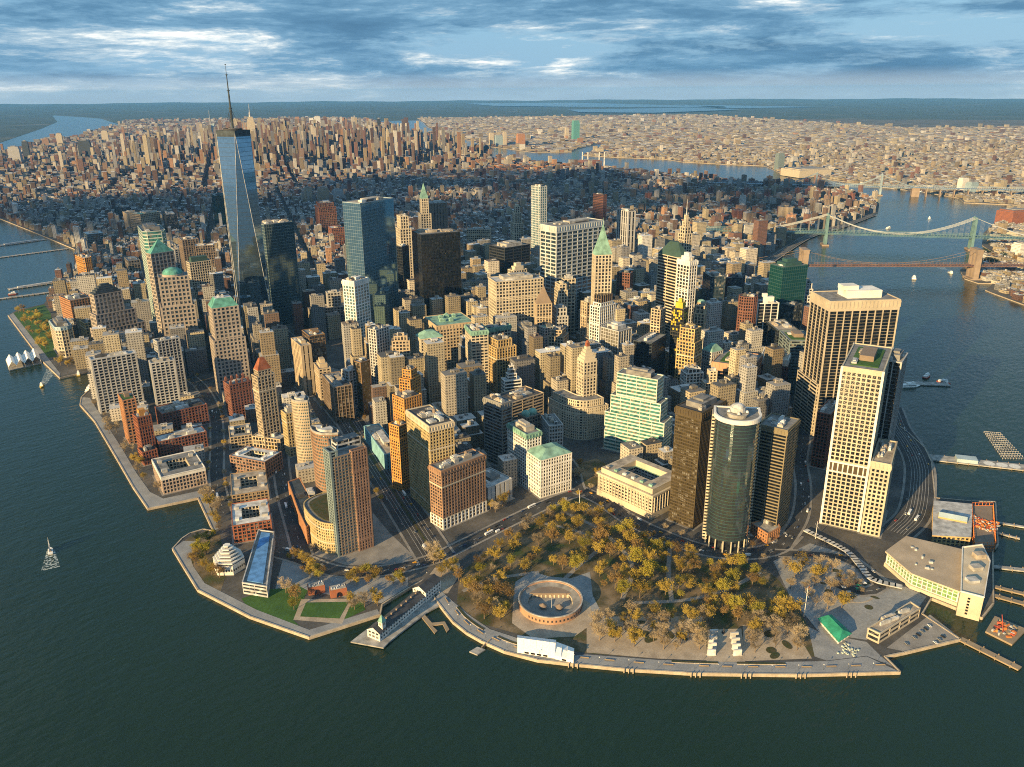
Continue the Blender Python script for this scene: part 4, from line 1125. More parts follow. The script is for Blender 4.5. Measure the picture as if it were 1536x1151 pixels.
 'plaza': [(9.3, 41.2), (36.2, 41.7), (40.6, 21.8), (53.0, 2.7), (77.3, -5.2), (45.2, -33.6), (30.3, -54.3), (8.5, -54.5), (31.5, -34.0), (39.2, -18.3), (23.2, 11.5), (3.9, 20.3), (-15.7, 20.9)],
 'promenade': [(-68.1, 81.4), (-75.9, 58.3), (-81.9, 39.3), (-84.6, 17.8), (-83.9, -2.2), (-79.9, -27.9), (-68.2, -58.6), (-50.7, -85.7), (-22.9, -126.6), (12.7, -173.2), (73.6, -242.1), (136.8, -305.7), (137.8, -276.1),
               (106.9, -252.0), (52.4, -195.3), (4.7, -137.9), (-32.4, -86.6), (-44.2, -76.5), (-55.4, -33.2), (-65.9, 4.9), (-63.4, 39.8), (-57.5, 73.3), (-54.3, 89.0)],
 'restaurant': [(157.0, -222.3), (170.5, -229.2), (155.4, -254.0), (136.2, -250.4)],
 'restaurant_paving': [(144.2, -217.9), (142.9, -231.6), (158.9, -268.1), (146.8, -285.9), (140.2, -298.8), (138.8, -275.7), (107.9, -251.6), (105.9, -241.3)],
 'ritz': [(-83.4, 218.2), (-44.8, 211.5), (-28.0, 253.6), (-58.7, 264.2)],
 'ritz_plaza': [(-105.1, 245.8), (-91.9, 199.2), (-49.8, 159.1), (-30.1, 157.6), (-16.5, 217.7), (0.1, 270.6), (-50.9, 255.4)],
 'ritz_podium': [(-82.8, 221.6), (-93.2, 241.2), (-89.6, 271.5), (-76.5, 295.2), (-42.8, 293.4), (-45.5, 249.7)],
 'roads': [('west_street',
            [(-16.3, 136.4), (42.1, 270.4), (95.4, 393.3), (167.2, 554.4), (206.5, 669.5), (248.8, 768.3), (338.4, 998.7), (391.5, 1193.5), (424.1, 1372.2), (465.0, 1660.0), (479.7, 1981.8), (483.1, 2283.5),
             (541.0, 2725.1), (570.4, 3231.3), (583.9, 3695.9)],
            40),
           ('battery_place', [(-128.8, 280.0), (-118.8, 248.6), (-107.9, 201.2), (-80.3, 167.1), (-27.4, 140.5), (28.6, 135.2), (92.7, 132.7), (172.6, 127.1), (215.0, 118.1)], 17),
           ('state_street', [(218.3, 122.8), (215.0, 80.6), (198.7, 28.3), (194.1, -26.4), (199.7, -75.4), (223.5, -111.8), (257.8, -130.6), (301.1, -130.2)], 20),
           ('whitehall_street', [(268.2, -133.6), (343.9, -118.8), (422.3, -87.5), (496.9, -49.0), (589.7, -11.9), (669.7, 41.1)], 16),
           ('south_end_avenue', [(-114.8, 248.2), (-90.6, 298.9), (-43.9, 397.1), (-3.9, 470.6), (44.9, 552.5), (97.5, 652.8)], 18),
           ('battery_city_street', [(-124.7, 407.5), (-79.9, 508.2), (-24.3, 610.7), (32.1, 725.2), (73.0, 842.3), (90.9, 927.4)], 16),
           ('river_drive', [(381.8, -218.7), (445.4, -218.0), (544.0, -192.7), (606.2, -169.4), (667.6, -134.7), (710.4, -106.8), (788.4, -68.6)], 34),
           ('broadway', [(218.3, 122.8), (278.1, 192.0), (329.6, 314.0), (358.6, 453.1), (409.0, 546.7)], 14),
           ('terminal_road', [(247.3, -135.7), (269.6, -164.3), (286.4, -194.8), (276.9, -227.2), (258.9, -244.2), (235.4, -232.6), (232.3, -206.1)], 12),
           ('far_river_drive', [(1431.5, 563.2), (1619.1, 596.1), (2235.0, 722.2), (2559.3, 729.9), (2950.9, 756.1)], 26)],
 'rockefeller_park': [(34.2, 1685.6), (104.9, 1712.2), (85.3, 1609.5), (-29.4, 1239.3), (-53.6, 1247.2), (11.2, 1656.6)],
 'roosevelt_island': [(5287.6, 6313.1), (5913.7, 6783.7), (5328.8, 5864.4), (4975.5, 5447.0), (4744.9, 5428.0)],
 'scaffold': [(495.3, -266.4), (396.3, -295.5), (412.1, -312.9), (512.6, -285.5)],
 'shrine': [(267.8, -93.5), (258.4, -118.3), (281.3, -121.7), (300.0, -106.0)],
 'small_dock': [(-100.9, -2.7), (-91.2, -3.3), (-88.8, -11.6), (-99.2, -11.5)],
 'small_dock_walk': [(-90.2, -7.6), (-77.8, -6.8)],
 'state17': [(220.2, -60.5), (209.3, -93.4), (246.7, -98.6)],
 'tent': [(-58.5, -24.1), (-39.1, -55.5), (-56.7, -68.6), (-73.5, -37.9)],
 'tent_b': [(-41.1, -57.1), (-37.2, -75.5), (-50.6, -85.6), (-57.1, -69.0)],
 'terminal_block': [(352.2, -292.8), (372.5, -306.9), (341.9, -322.2), (267.6, -335.5), (263.3, -316.0)],
 'terminal_clear': [(373.5, -139.1), (397.6, -213.2), (410.4, -250.0), (333.6, -270.0), (315.6, -230.8), (293.4, -165.4)],
 'terminal_plaza': [(229.5, -140.5), (292.7, -154.0), (298.7, -208.2), (278.6, -243.9), (272.8, -285.6), (242.4, -285.7), (161.9, -267.0), (142.1, -230.7), (179.2, -183.3)],
 'terminal_roof': [(301.7, -233.2), (276.4, -268.1), (275.2, -313.8), (360.9, -297.9), (347.8, -238.5)],
 'trees': [('a', [(-16.0, 97.1), (77.8, 107.9), (199.8, 108.1), (190.4, 62.1), (155.8, 29.2), (89.6, -3.0), (56.6, 10.2), (42.1, 45.0), (14.9, 44.5), (-5.0, 35.5), (-31.3, 73.1)], 11.5, 'oo'),
           ('b', [(152.1, 33.2), (173.1, 10.3), (180.4, -86.6), (207.6, -135.9), (166.4, -160.5), (113.2, -144.6), (84.7, -96.9), (55.3, -56.4), (69.2, -18.6)], 11, 'ol'),
           ('c', [(17.3, -55.9), (93.1, -133.9), (44.5, -160.4), (16.7, -130.0), (-15.3, -81.0)], 12.5, 'ba'), ('d', [(114.1, -169.4), (144.7, -202.9), (107.7, -236.1), (66.8, -194.3)], 12.5, 'ba'),
           ('w', [(102.1, -132.4), (165.5, -164.7), (163.3, -194.3), (144.9, -206.2), (110.2, -171.5), (83.0, -144.9)], 11, 'ol'),
           ('e', [(223.1, -152.9), (258.7, -184.1), (251.2, -226.5), (224.9, -249.9), (179.3, -224.7), (181.6, -185.8)], 14, 'ba'),
           ('f', [(-35.4, 68.7), (-5.0, 35.5), (-44.6, -4.2), (-59.1, 7.0), (-57.9, 34.1)], 11, 'oo'), ('g', [(36.4, 1683.6), (93.4, 1696.0), (65.5, 1543.0), (-20.6, 1275.6), (-45.1, 1276.6)], 13, 'ol'),
           ('h', [(-118.4, 479.3), (-101.0, 473.9), (-141.2, 366.0), (-154.1, 368.8)], 11, 'ba'), ('i', [(-173.7, 379.0), (-151.5, 365.9), (-167.4, 328.7), (-185.0, 333.4), (-195.1, 344.5)], 8.5, 'ye'),
           ('j', [(-202.9, 336.8), (-206.5, 292.1), (-205.0, 259.3), (-194.0, 265.4), (-196.9, 310.4), (-192.8, 346.1)], 8.0, 'ol'), ('k', [(-127.8, 258.6), (-116.4, 252.3), (-119.2, 194.9), (-134.2, 200.0)], 6.5, 'ol'),
           ('l', [(-101.7, 183.2), (-59.2, 136.7), (-73.0, 122.3), (-113.8, 163.3)], 6.0, 'ol'), ('m', [(-167.7, 204.4), (-152.0, 197.8), (-173.1, 167.9), (-187.3, 167.2)], 9.0, 'oo'),
           ('n', [(-126.9, 151.1), (-103.7, 125.9), (-115.9, 110.4), (-139.4, 123.0)], 9.0, 'ba'), ('o', [(261.5, 172.5), (303.0, 158.4), (295.3, 135.3), (255.7, 118.9), (225.8, 128.8)], 8.0, 'ru'),
           ('p', [(-37.2, 1216.9), (4.1, 1170.9), (-15.2, 1119.8), (-55.6, 1130.0)], 9.0, 'ru'),
           ('q', [(-87.8, 948.2), (-72.5, 945.5), (-113.1, 727.2), (-140.6, 545.9), (-101.8, 511.9), (-113.9, 488.1), (-160.6, 511.9)], 12.5, 'ba'),
           ('r', [(103.9, 195.1), (108.9, 176.6), (142.2, 179.4), (141.4, 167.0), (93.7, 155.9)], 9.0, 'ru'), ('s', [(-16.4, 153.0), (-14.3, 101.0), (-36.0, 78.2), (-40.1, 104.7)], 9.0, 'oo'),
           ('t', [(3730.3, 1205.1), (3546.5, 1071.7), (3383.8, 909.9), (3204.3, 838.2), (2994.2, 827.2), (3217.7, 997.1)], 18, 'ev'), ('u', [(434.4, 573.5), (459.0, 546.1), (385.1, 471.8), (369.7, 488.8)], 9, 'ev'),
           ('v', [(2123.5, 179.7), (2325.7, 186.8), (2347.2, 79.5), (2233.0, 54.6), (2046.1, 124.0)], 14, 'ev')],
 'tunnel_plaza': [(281.3, 861.5), (302.7, 719.7), (170.4, 490.0), (142.6, 520.7), (174.2, 657.6)],
 'wagner_frame': [(-161.2, 181.3), (-124.5, 143.0), (-157.3, 116.9), (-185.9, 157.5)],
 'wagner_inner': [(-161.3, 172.7), (-131.3, 141.7), (-154.2, 125.7), (-178.5, 157.1)],
 'wagner_lawn': [(-202.1, 227.8), (-173.2, 220.8), (-149.3, 201.9), (-147.8, 189.5), (-185.9, 157.6), (-188.1, 136.8), (-194.1, 158.7), (-205.8, 208.3)],
 'wagner_lawn_b': [(-131.4, 147.2), (-121.1, 130.9), (-128.0, 118.5), (-160.2, 121.7), (-150.8, 127.2)],
 'wagner_plaza': [(-172.6, 213.0), (-129.1, 265.9), (-120.9, 242.8), (-111.0, 196.9), (-86.6, 158.9), (-61.6, 131.6), (-72.8, 118.3), (-110.1, 115.6), (-128.4, 149.1), (-148.7, 190.5)],
 'wagner_walk': [(-205.1, 373.9), (-215.2, 324.2), (-224.8, 275.2), (-211.9, 193.8), (-190.6, 122.9), (-122.9, 101.5), (-119.2, 110.5), (-184.2, 132.5), (-201.6, 198.8), (-214.1, 281.6), (-206.9, 321.0), (-199.7, 343.1),
                 (-176.2, 366.0), (-189.3, 380.3)],
 'wb': [(3512.3, 1249.3), (3641.8, 980.9)],
 'works_plaza': [(-49.8, 115.0), (-30.3, 124.1), (-5.4, 110.4), (-20.6, 94.3), (-52.7, 78.6), (-62.2, 85.4)]}

# ------------------------------------------------------------------ the setting


def structure(name, mb, mats):
    o = mb.build(name, mats)
    o['kind'] = 'structure'
    return o


def sheet(name, poly, z, mat):
    mb = MB()
    mb.face([(x, y, z) for x, y in ccw(poly)])
    return structure(name, mb, mat)


def np_inside(poly, x, y):
    p = np.array(poly)
    x1, y1 = p[:, 0], p[:, 1]
    x2, y2 = np.roll(x1, -1), np.roll(y1, -1)
    r = np.zeros(len(x), bool)
    for a, b, c, d in zip(x1, y1, x2, y2):
        m = (b > y) != (d > y)
        with np.errstate(divide='ignore', invalid='ignore'):
            t = (c - a) * (y - b) / (d - b) + a
        r ^= m & (x < t)
    return r


def inside(poly, x, y):
    r = False
    n = len(poly)
    j = n - 1
    for i in range(n):
        xi, yi = poly[i]
        xj, yj = poly[j]
        if (yi > y) != (yj > y) and x < (xj - xi) * (y - yi) / (yj - yi) + xi:
            r = not r
        j = i
    return r


# water
mb = MB()
mb.face([(x, y, 0) for x, y in circle((0, 0), 46000, 96)])
structure('water', mb, M['water'])

hidden_east = [(900, -60), (1050, 80), (1250, 300), (1450, 480)]
MANHATTAN = G['manhattan_near'] + [(640, -130), (760, -60)] + hidden_east[1:] + G['manhattan_east'] + [(9500, 14000)] + G['manhattan_north'] + [(1000, 8500), (700, 5500), (520, 4200)]
BROOKLYN = G['brooklyn'] + [(9000, -3000), (30000, 2000), (34000, 12000), (30000, 24000), (14000, 17000), (9000, 10500)]


def land(name, poly, mat):
    poly = ccw(poly)
    mb = MB().prism(poly, -3, GZ, 1, 0)
    return structure(name, mb, [mat, M['s_stone']])


land('manhattan_ground', MANHATTAN, M['s_street'])
land('brooklyn_ground', BROOKLYN, M['s_brooklyn'])
land('new_jersey_ground', G['new_jersey'], M['s_wildland'])
land('island_ground', G['roosevelt_island'], M['s_brooklyn'])
# far mainland and hills: one rolling terrain sheet
NT, NR = 150, 26
vs, fs = [], []
for i in range(NR + 1):
    for k in range(NT + 1):
        azd = YAW - 62 + 124 * k / NT
        az = R_(azd)
        r0 = 15500 + 8500 * max(0.0, 1 - abs(azd - 18.5) / 3.6) ** .5      # the river reaches far up between its banks
        rr = r0 + (45000 - r0) * (i / NR) ** 1.2
        x, y = CAM.x + rr * math.sin(az), CAM.y + rr * math.cos(az)
        e = 0
        t = i / NR
        for q, (fx, am) in enumerate(((.00035, 45), (.0009, 22), (.0022, 9))):
            e += am * (math.sin(x * fx + q * 2.1) * math.cos(y * fx * 1.3 + q) + .4)
        left = max(0.0, 1 - k / NT * 2.0)
        z = 3 + max(0, e) * (0.12 + .9 * t) * (.5 + 1.4 * left) - (6 if i == 0 else 0)
        if i == NR:
            z = 40 + 90 * left + 16 * math.sin(k * .55) + 10 * math.sin(k * 1.7)
        vs.append((x, y, z))
for i in range(NR):
    for k in range(NT):
        a = i * (NT + 1) + k
        fs.append((a, a + 1, a + NT + 2, a + NT + 1))
mb = MB()
mb.v, mb.f, mb.m = vs, fs, [0] * len(fs)
structure('hills', mb, M['s_wildland'])
for p in G['bay_streaks']:
    sheet('bay_water', p, 26.0, M['water'])

# quay walls with their pale coping
def strip(pts, w, z, mb=None, mat=0):
    mb = mb or MB()
    n = len(pts)
    L, R = [], []
    for i in range(n):
        a = Vector(pts[max(0, i - 1)])
        b = Vector(pts[min(n - 1, i + 1)])
        d = (b - a).normalized()
        p = Vector(pts[i])
        L.append((p.x - d.y * w / 2, p.y + d.x * w / 2))
        R.append((p.x + d.y * w / 2, p.y - d.x * w / 2))
    for i in range(n - 1):
        mb.face([(*R[i], z), (*R[i + 1], z), (*L[i + 1], z), (*L[i], z)], mat)
    return mb


def wall_strip(pts, w, z0, z1, mb):
    for a, b in zip(pts, pts[1:]):
        a, b = Vector(a), Vector(b)
        d = b - a
        if d.length < .3:
            continue
        mb.obox(tuple((a + b) / 2), math.atan2(d.y, d.x), d.length + w * .4, w, z0, z1)
    return mb


def smooth(pts, step=12.0):
    p = [Vector(q) for q in pts]
    p = [p[0] * 2 - p[1]] + p + [p[-1] * 2 - p[-2]]
    out = []
    for i in range(1, len(p) - 2):
        n = max(1, int((p[i + 1] - p[i]).length / step))
        for k in range(n):
            t = k / n
            a, b, c, d = p[i - 1], p[i], p[i + 1], p[i + 2]
            q = .5 * ((2 * b) + (c - a) * t + (2 * a - 5 * b + 4 * c - d) * t * t + (3 * b - a - 3 * c + d) * t ** 3)
            out.append((q.x, q.y))
    out.append(tuple(p[-2]))
    return out


structure('quay_wall', wall_strip(G['manhattan_near'][8:], 1.5, -2, GZ + .65, MB()), M['s_stone'])
for nm, key, mat in (('park_ground', 'battery_park', 's_parkfloor'), ('plaza_paving', 'plaza', 's_plaza'), ('gravel_floor', 'grove_floor', 's_gravel'), ('gravel_floor', 'grove_floor_b', 's_gravel'),
                     ('memorial_paving', 'memorial_floor', 's_gravel'), ('fort_paving', 'castle_apron', 's_gravel'), ('promenade_paving', 'promenade', 's_pavers'), ('terminal_paving', 'terminal_plaza', 's_plaza'),
                     ('parking_lot', 'coast_guard_lot', 's_pavement'), ('lawn', 'wagner_lawn', 's_lawn'), ('lawn', 'wagner_lawn_b', 's_lawn'), ('lawn_border', 'wagner_frame', 's_gravel'),
                     ('lawn', 'wagner_inner', 's_lawn'), ('garden_paving', 'wagner_plaza', 's_pavers'), ('esplanade_paving', 'wagner_walk', 's_pavers'), ('garden_ground', 'museum_lawn', 's_parkfloor'), ('lawn', 'rockefeller_park', 's_lawn'),
                     ('esplanade_paving', 'esplanade', 's_pavers'), ('esplanade_paving', 'esplanade_b', 's_pavers'), ('park_ground', 'bowling_green', 's_parkfloor'), ('tunnel_plaza', 'tunnel_plaza', 's_pavement'), ('hotel_paving', 'ritz_plaza', 's_pavement'), ('corner_paving', 'works_plaza', 's_gravel'), ('restaurant_paving', 'restaurant_paving', 's_pavers')):
    z = dict(battery_park=.06, plaza=.14, grove_floor=.12, grove_floor_b=.125, memorial_floor=.18, castle_apron=.16, promenade=.22, terminal_plaza=.10, coast_guard_lot=.09, wagner_lawn=.10, wagner_lawn_b=.105,
             wagner_frame=.20, wagner_inner=.34, wagner_walk=.17, museum_lawn=.06, rockefeller_park=.06, esplanade=.20, esplanade_b=.17, bowling_green=.08, tunnel_plaza=.05, wagner_plaza=.085, ritz_plaza=.065, works_plaza=.075, restaurant_paving=.08)[key]
    sheet(nm, G[key], GZ + z, M[mat])
    FOOT.append(G[key]) if key not in ('tunnel_plaza',) else None
# long raised planters between the quay walk and the upper walk
_q = smooth(G['manhattan_near'][33:45], 8)
pl_, pw_ = [], []
for i in range(1, len(_q) - 1):
    a, b = Vector(_q[i - 1]), Vector(_q[i + 1])
    d = (b - a).normalized()
    pl_.append((_q[i][0] - d.y * 14.5, _q[i][1] + d.x * 14.5))
    pw_.append((_q[i][0] - d.y * 12.8, _q[i][1] + d.x * 12.8))
for i in range(2, len(pl_) - 14, 7):
    if 12 < i < 24:
        continue
    structure('planting_bed', strip(pl_[i:i + 6], 2.4, GZ + .55), M['s_bed'])
    structure('planter_kerb', wall_strip(pw_[i:i + 6], .6, GZ, GZ + .75, MB()), M['s_stone'])
# planting beds of the gravel grove, winding park paths
for k in range(16):
    t = k / 15
    q = (rnd.uniform(0, 75), 0)
    a, b = Vector((-5, -85)), Vector((58, -150))
    c = a + (b - a) * rnd.random() + Vector((.72, .69)) * rnd.uniform(0, 26)
    if k > 11:
        c = Vector((95, -205)) + Vector((rnd.uniform(-18, 18), rnd.uniform(-14, 14)))
    sheet('planting_bed', circle((c.x, c.y), rnd.uniform(3, 5.5), 12, rnd.uniform(5, 9), rnd.uniform(0, 3)), GZ + .3 + k * .004, M['s_bed'])
for k, pts in enumerate(([(120, 106), (135, 60), (128, 20), (70, 10), (40, 5)], [(160, 95), (155, 40), (120, -30), (60, -60)], [(200, -140), (150, -130), (105, -110), (60, -70)], [(-40, 70), (0, 60), (40, 35)], [(180, -40), (130, -70), (90, -100)])):
    structure('park_path', strip(smooth(pts), 5.0, GZ + .11 + k * .006), M['s_pavement'])

# roads
ROADS = {}
paint = MB()
for k, (nm, pts, w) in enumerate(G['roads']):
    sp = smooth(pts, 10)
    ROADS[nm] = (sp, w)
    z = GZ + .205 + .006 * k
    structure(nm, strip(sp, w, z), M['s_asphalt'])
    zz = z + .012
    if w > 24:
        offs = [-w * .31, -w * .2, -w * .1, w * .1, w * .2, w * .31]
        structure('median', strip([(p[0], p[1]) for p in sp], 3.0 if nm == 'west_street' else 1.2, GZ + .36), M['s_bed' if nm == 'west_street' else 's_pavement'])
    else:
        offs = [0.0]
    for o in offs:
        run = []
        for i in range(len(sp)):
            a, b = Vector(sp[max(0, i - 1)]), Vector(sp[min(len(sp) - 1, i + 1)])
            d = (b - a).normalized()
            run.append((sp[i][0] - d.y * o, sp[i][1] + d.x * o))
        if w > 24:
            strip(run, .22, zz, paint)
        else:
            for i in range(0, len(run) - 1, 2):
                strip([run[i], ((run[i][0] + run[i + 1][0]) / 2, (run[i][1] + run[i + 1][1]) / 2)], .3, zz, paint)
    for s in (-1, 1):
        run = []
        for i in range(len(sp)):
            a, b = Vector(sp[max(0, i - 1)]), Vector(sp[min(len(sp) - 1, i + 1)])
            d = (b - a).normalized()
            run.append((sp[i][0] - d.y * (w / 2 + 1.6) * s, sp[i][1] + d.x * (w / 2 + 1.6) * s))
        structure('pavement', strip(run, 3.0, GZ + .30 + .003 * k), M['s_pavement'])
structure('lane_markings', paint, M['s_paint'])
cross = MB()
for (x, y, a) in ((-60, 300, 1.2), (-72, 262, .2), (-8, 165, 1.0), (185, 118, .6), (268, -95, .5), (296, -118, 1.3)):
    for k in range(9):
        c = (x + math.cos(a) * (k - 4) * 1.6, y + math.sin(a) * (k - 4) * 1.6)
        cross.obox(c, a, .7, 4.0, GZ + .27, GZ + .295)
structure('crossing_markings', cross, M['s_paint'])

# ------------------------------------------------------------------ surveyed towers
for d in TOWERS:
    tower(d)

GK[:] = [1.0, 1.0, 1.0]
# kerbed pavements round every surveyed building
pv = MB()
for q, f in enumerate(FOOT):
    if len(f) == 4 and q > 18:
        pv.prism(offset(ccw(f), 2.2), GZ - .05, GZ + .125 + .0015 * (q % 17), 0)
structure('block_pavement', pv, M['s_pavement'])


# ------------------------------------------------------------------ landmark: tapering tower with mast
def spire_tower():
    c = (308.0, 1063.0)
    ang = R_(-24)
    root = thing('spire_tower', 'tallest tower, tapering blue glass facets with a needle mast on its roof', 'skyscraper', (*c, GZ))
    b, t = 62.0, 44.5
    zb, zt = 58.0, 417.0
    base, top = rect(c, ang, b, b), rect(c, ang + math.pi / 4, t, t)
    pod = MB().prism(base, GZ, zb).build('podium', wall('glassgr'), root)
    grid_mesh(base, GZ, zb, 'curtain').build('podium_fins', wall('whitegreen'), pod, kind='stuff')
    # antiprism: 4 upright and 4 inverted triangles
    mb = MB()
    edges = []
    mids = [((base[k][0] + base[(k + 1) % 4][0]) / 2, (base[k][1] + base[(k + 1) % 4][1]) / 2) for k in range(4)]
    for k in range(4):
        m = Vector(mids[k])
        tk = min(range(4), key=lambda i: (Vector(top[i]) - m).length)
        k2 = (k + 1) % 4
        m2 = Vector(mids[k2])
        tk2 = min(range(4), key=lambda i: (Vector(top[i]) - m2).length)
        mb.face([(*base[k], zb), (*base[k2], zb), (*top[tk], zt)])
        mb.face([(*base[k2], zb), (*top[tk2], zt), (*top[tk], zt)])
        edges += [((*base[k], zb), (*top[tk], zt)), ((*base[k2], zb), (*top[tk], zt))]
    mb.face([(*top[k], zt) for k in range(4)])
    sh = mb.build('glass_shaft', glass('wtc'), root)
    # floor lines as thin proud bands on each facet
    fb = MB()
    for z in np.arange(zb + 4.1, zt - 8, 8.2):
        s = (z - zb) / (zt - zb)
        pts = []
        for k in range(4):
            m = Vector(mids[k])
            tk = min(range(4), key=lambda i: (Vector(top[i]) - m).length)
            B0, B1, Tt = Vector(base[k]), Vector(base[(k + 1) % 4]), Vector(top[tk])
            pts += [tuple(B0 + (Tt - B0) * s), tuple(B1 + (Tt - B1) * s)]
        out = offset(pts, .10)
        n = len(out)
        for k in range(n):
            fb.face([(*out[k], z), (*out[(k + 1) % n], z), (*out[(k + 1) % n], z + .5), (*out[k], z + .5)])
    fb.build('floor_lines', wall('slate'), sh, kind='stuff')
    for p, q in edges:
        MB().tube(p, q, .55, .45, 5).build('edge_trim', wall('silver'), sh)
    ring(MB(), offset(ccw(top), .4), offset(ccw(top), -.8), zt - 7, zt + 5).build('parapet', wall('slate'), root)
    MB().tube((*c, zt), (*c, zt + 8), 9, 9, 20).build('ring_base', wall('grey'), root)
    ring(MB(), circle(c, 18, 28), circle(c, 16.6, 28), zt + 5, zt + 8).build('communication_ring', wall('dark'), root)
    m = MB()
    z = zt + 8
    for r0, r1, h in ((2.6, 2.2, 38), (1.9, 1.5, 32), (1.2, .8, 28), (.6, .2, 18)):
        m.tube((*c, z), (*c, z + h), r0, r1, 8)
        m.tube((*c, z + h - 1.6), (*c, z + h), r0 + .9, r0 + .9, 8)
        z += h
    m.build('mast', wall('slate'), root)
    for k in range(8):
        a = k * math.pi / 4
        MB().tube((c[0] + 16 * math.cos(a), c[1] + 16 * math.sin(a), zt + 7), (*c, zt + 46), .22, .18, 4).build('stay_cable', wall('dark'), root)
    FOOT.append(rect(c, ang, 90, 90))


spire_tower()


# ------------------------------------------------------------------ curved glass tower by the park
def circle3(a, b, c):
    ax, ay, bx, by, cx, cy = *a, *b, *c
    d = 2 * (ax * (by - cy) + bx * (cy - ay) + cx * (ay - by))
    ux = ((ax * ax + ay * ay) * (by - cy) + (bx * bx + by * by) * (cy - ay) + (cx * cx + cy * cy) * (ay - by)) / d
    uy = ((ax * ax + ay * ay) * (cx - bx) + (bx * bx + by * by) * (ax - cx) + (cx * cx + cy * cy) * (bx - ax)) / d
    return (ux, uy), math.hypot(ax - ux, ay - uy)


def curved_tower():
    a, b, c = G['state17']
    o, r = circle3(a, b, c)
    A0, A1 = math.atan2(a[1] - o[1], a[0] - o[0]), math.atan2(c[1] - o[1], c[0] - o[0])
    while A1 < A0:
        A1 += 2 * math.pi
    h = 161.0
    arc = [(o[0] + r * math.cos(A0 + (A1 - A0) * k / 28), o[1] + r * math.sin(A0 + (A1 - A0) * k / 28)) for k in range(29)]
    back = Vector(a) + (Vector(c) - Vector(a)) / 2
    out = (back - Vector(b)).normalized()
    c2, a2 = Vector(c) + out * 13, Vector(a) + out * 13
    poly = arc + [tuple(c2), tuple(a2)]
    if ccw(poly) != poly:
        poly = poly[::-1]
    cc = centre(poly)
    root = thing('curved_tower', 'curved dark mirror glass tower with white collar and rooftop drum beside the park', 'skyscraper', (*cc, GZ))
    core = MB().prism(poly, 16, h).build('shaft', glass('state'), root)
    mb = MB()
    for z in np.arange(18, h - 6, 4.0):
        ring(mb, offset(poly, .12), poly, z, z + .5)
    mb.build('floor_bands', wall('tealdk'), core, kind='stuff')
    ring(MB(), offset(poly, 1.5), offset(poly, -1.0), h - 3.5, h + 1.2).build('collar', wall('white'), root)
    f = MB()
    f.face([(x, y, h + .2) for x, y in offset(poly, -1)])
    f.build('roof', wall('greyroof'), root)
    for pp in (a, c):
        d = (Vector(pp) - Vector(o)).normalized()
        q = Vector(pp) + out * 4
        wing = MB().obox((q.x, q.y), math.atan2(out.y, out.x), 15, 5, GZ, h - 2).build('stair_shaft', glass('bk'), root)
        m = MB()
        for z in np.arange(GZ + 2, h - 4, 4.0):
            m.obox((q.x, q.y), math.atan2(out.y, out.x), 15.8, 5.8, z, z + 2.1)
        m.build('stair_bands', wall('cream'), wing, kind='stuff')
    for k in range(0, 29, 3):
        p = arc[k]
        MB().tube((p[0], p[1], GZ), (p[0], p[1], 17), .8, .8, 8).build('column', wall('cream2'), root)
    MB().prism(offset(poly, -4), GZ, 16).build('lobby', glass('dk'), root)
    q = (cc[0] + 2, cc[1] + 3)
    MB().tube((*q, h), (*q, h + 5), 10, 12, 20).build('rooftop_drum', wall('concrete'), root)
    MB().tube((*q, h + 6), (*q, h + 11), 8, 8, 16).dome(q, 7, h + 11, 4, 14, 4).build('drum_cap', wall('silver'), root)
    for k in range(5):
        t = k * 1.25
        MB().dome((q[0] + 10 * math.cos(t), q[1] + 10 * math.sin(t)), 1.8, h + 6, 2.4, 8, 3).build('dish', wall('whiteroof'), root)
    FOOT.append(offset(poly, 8))


curved_tower()


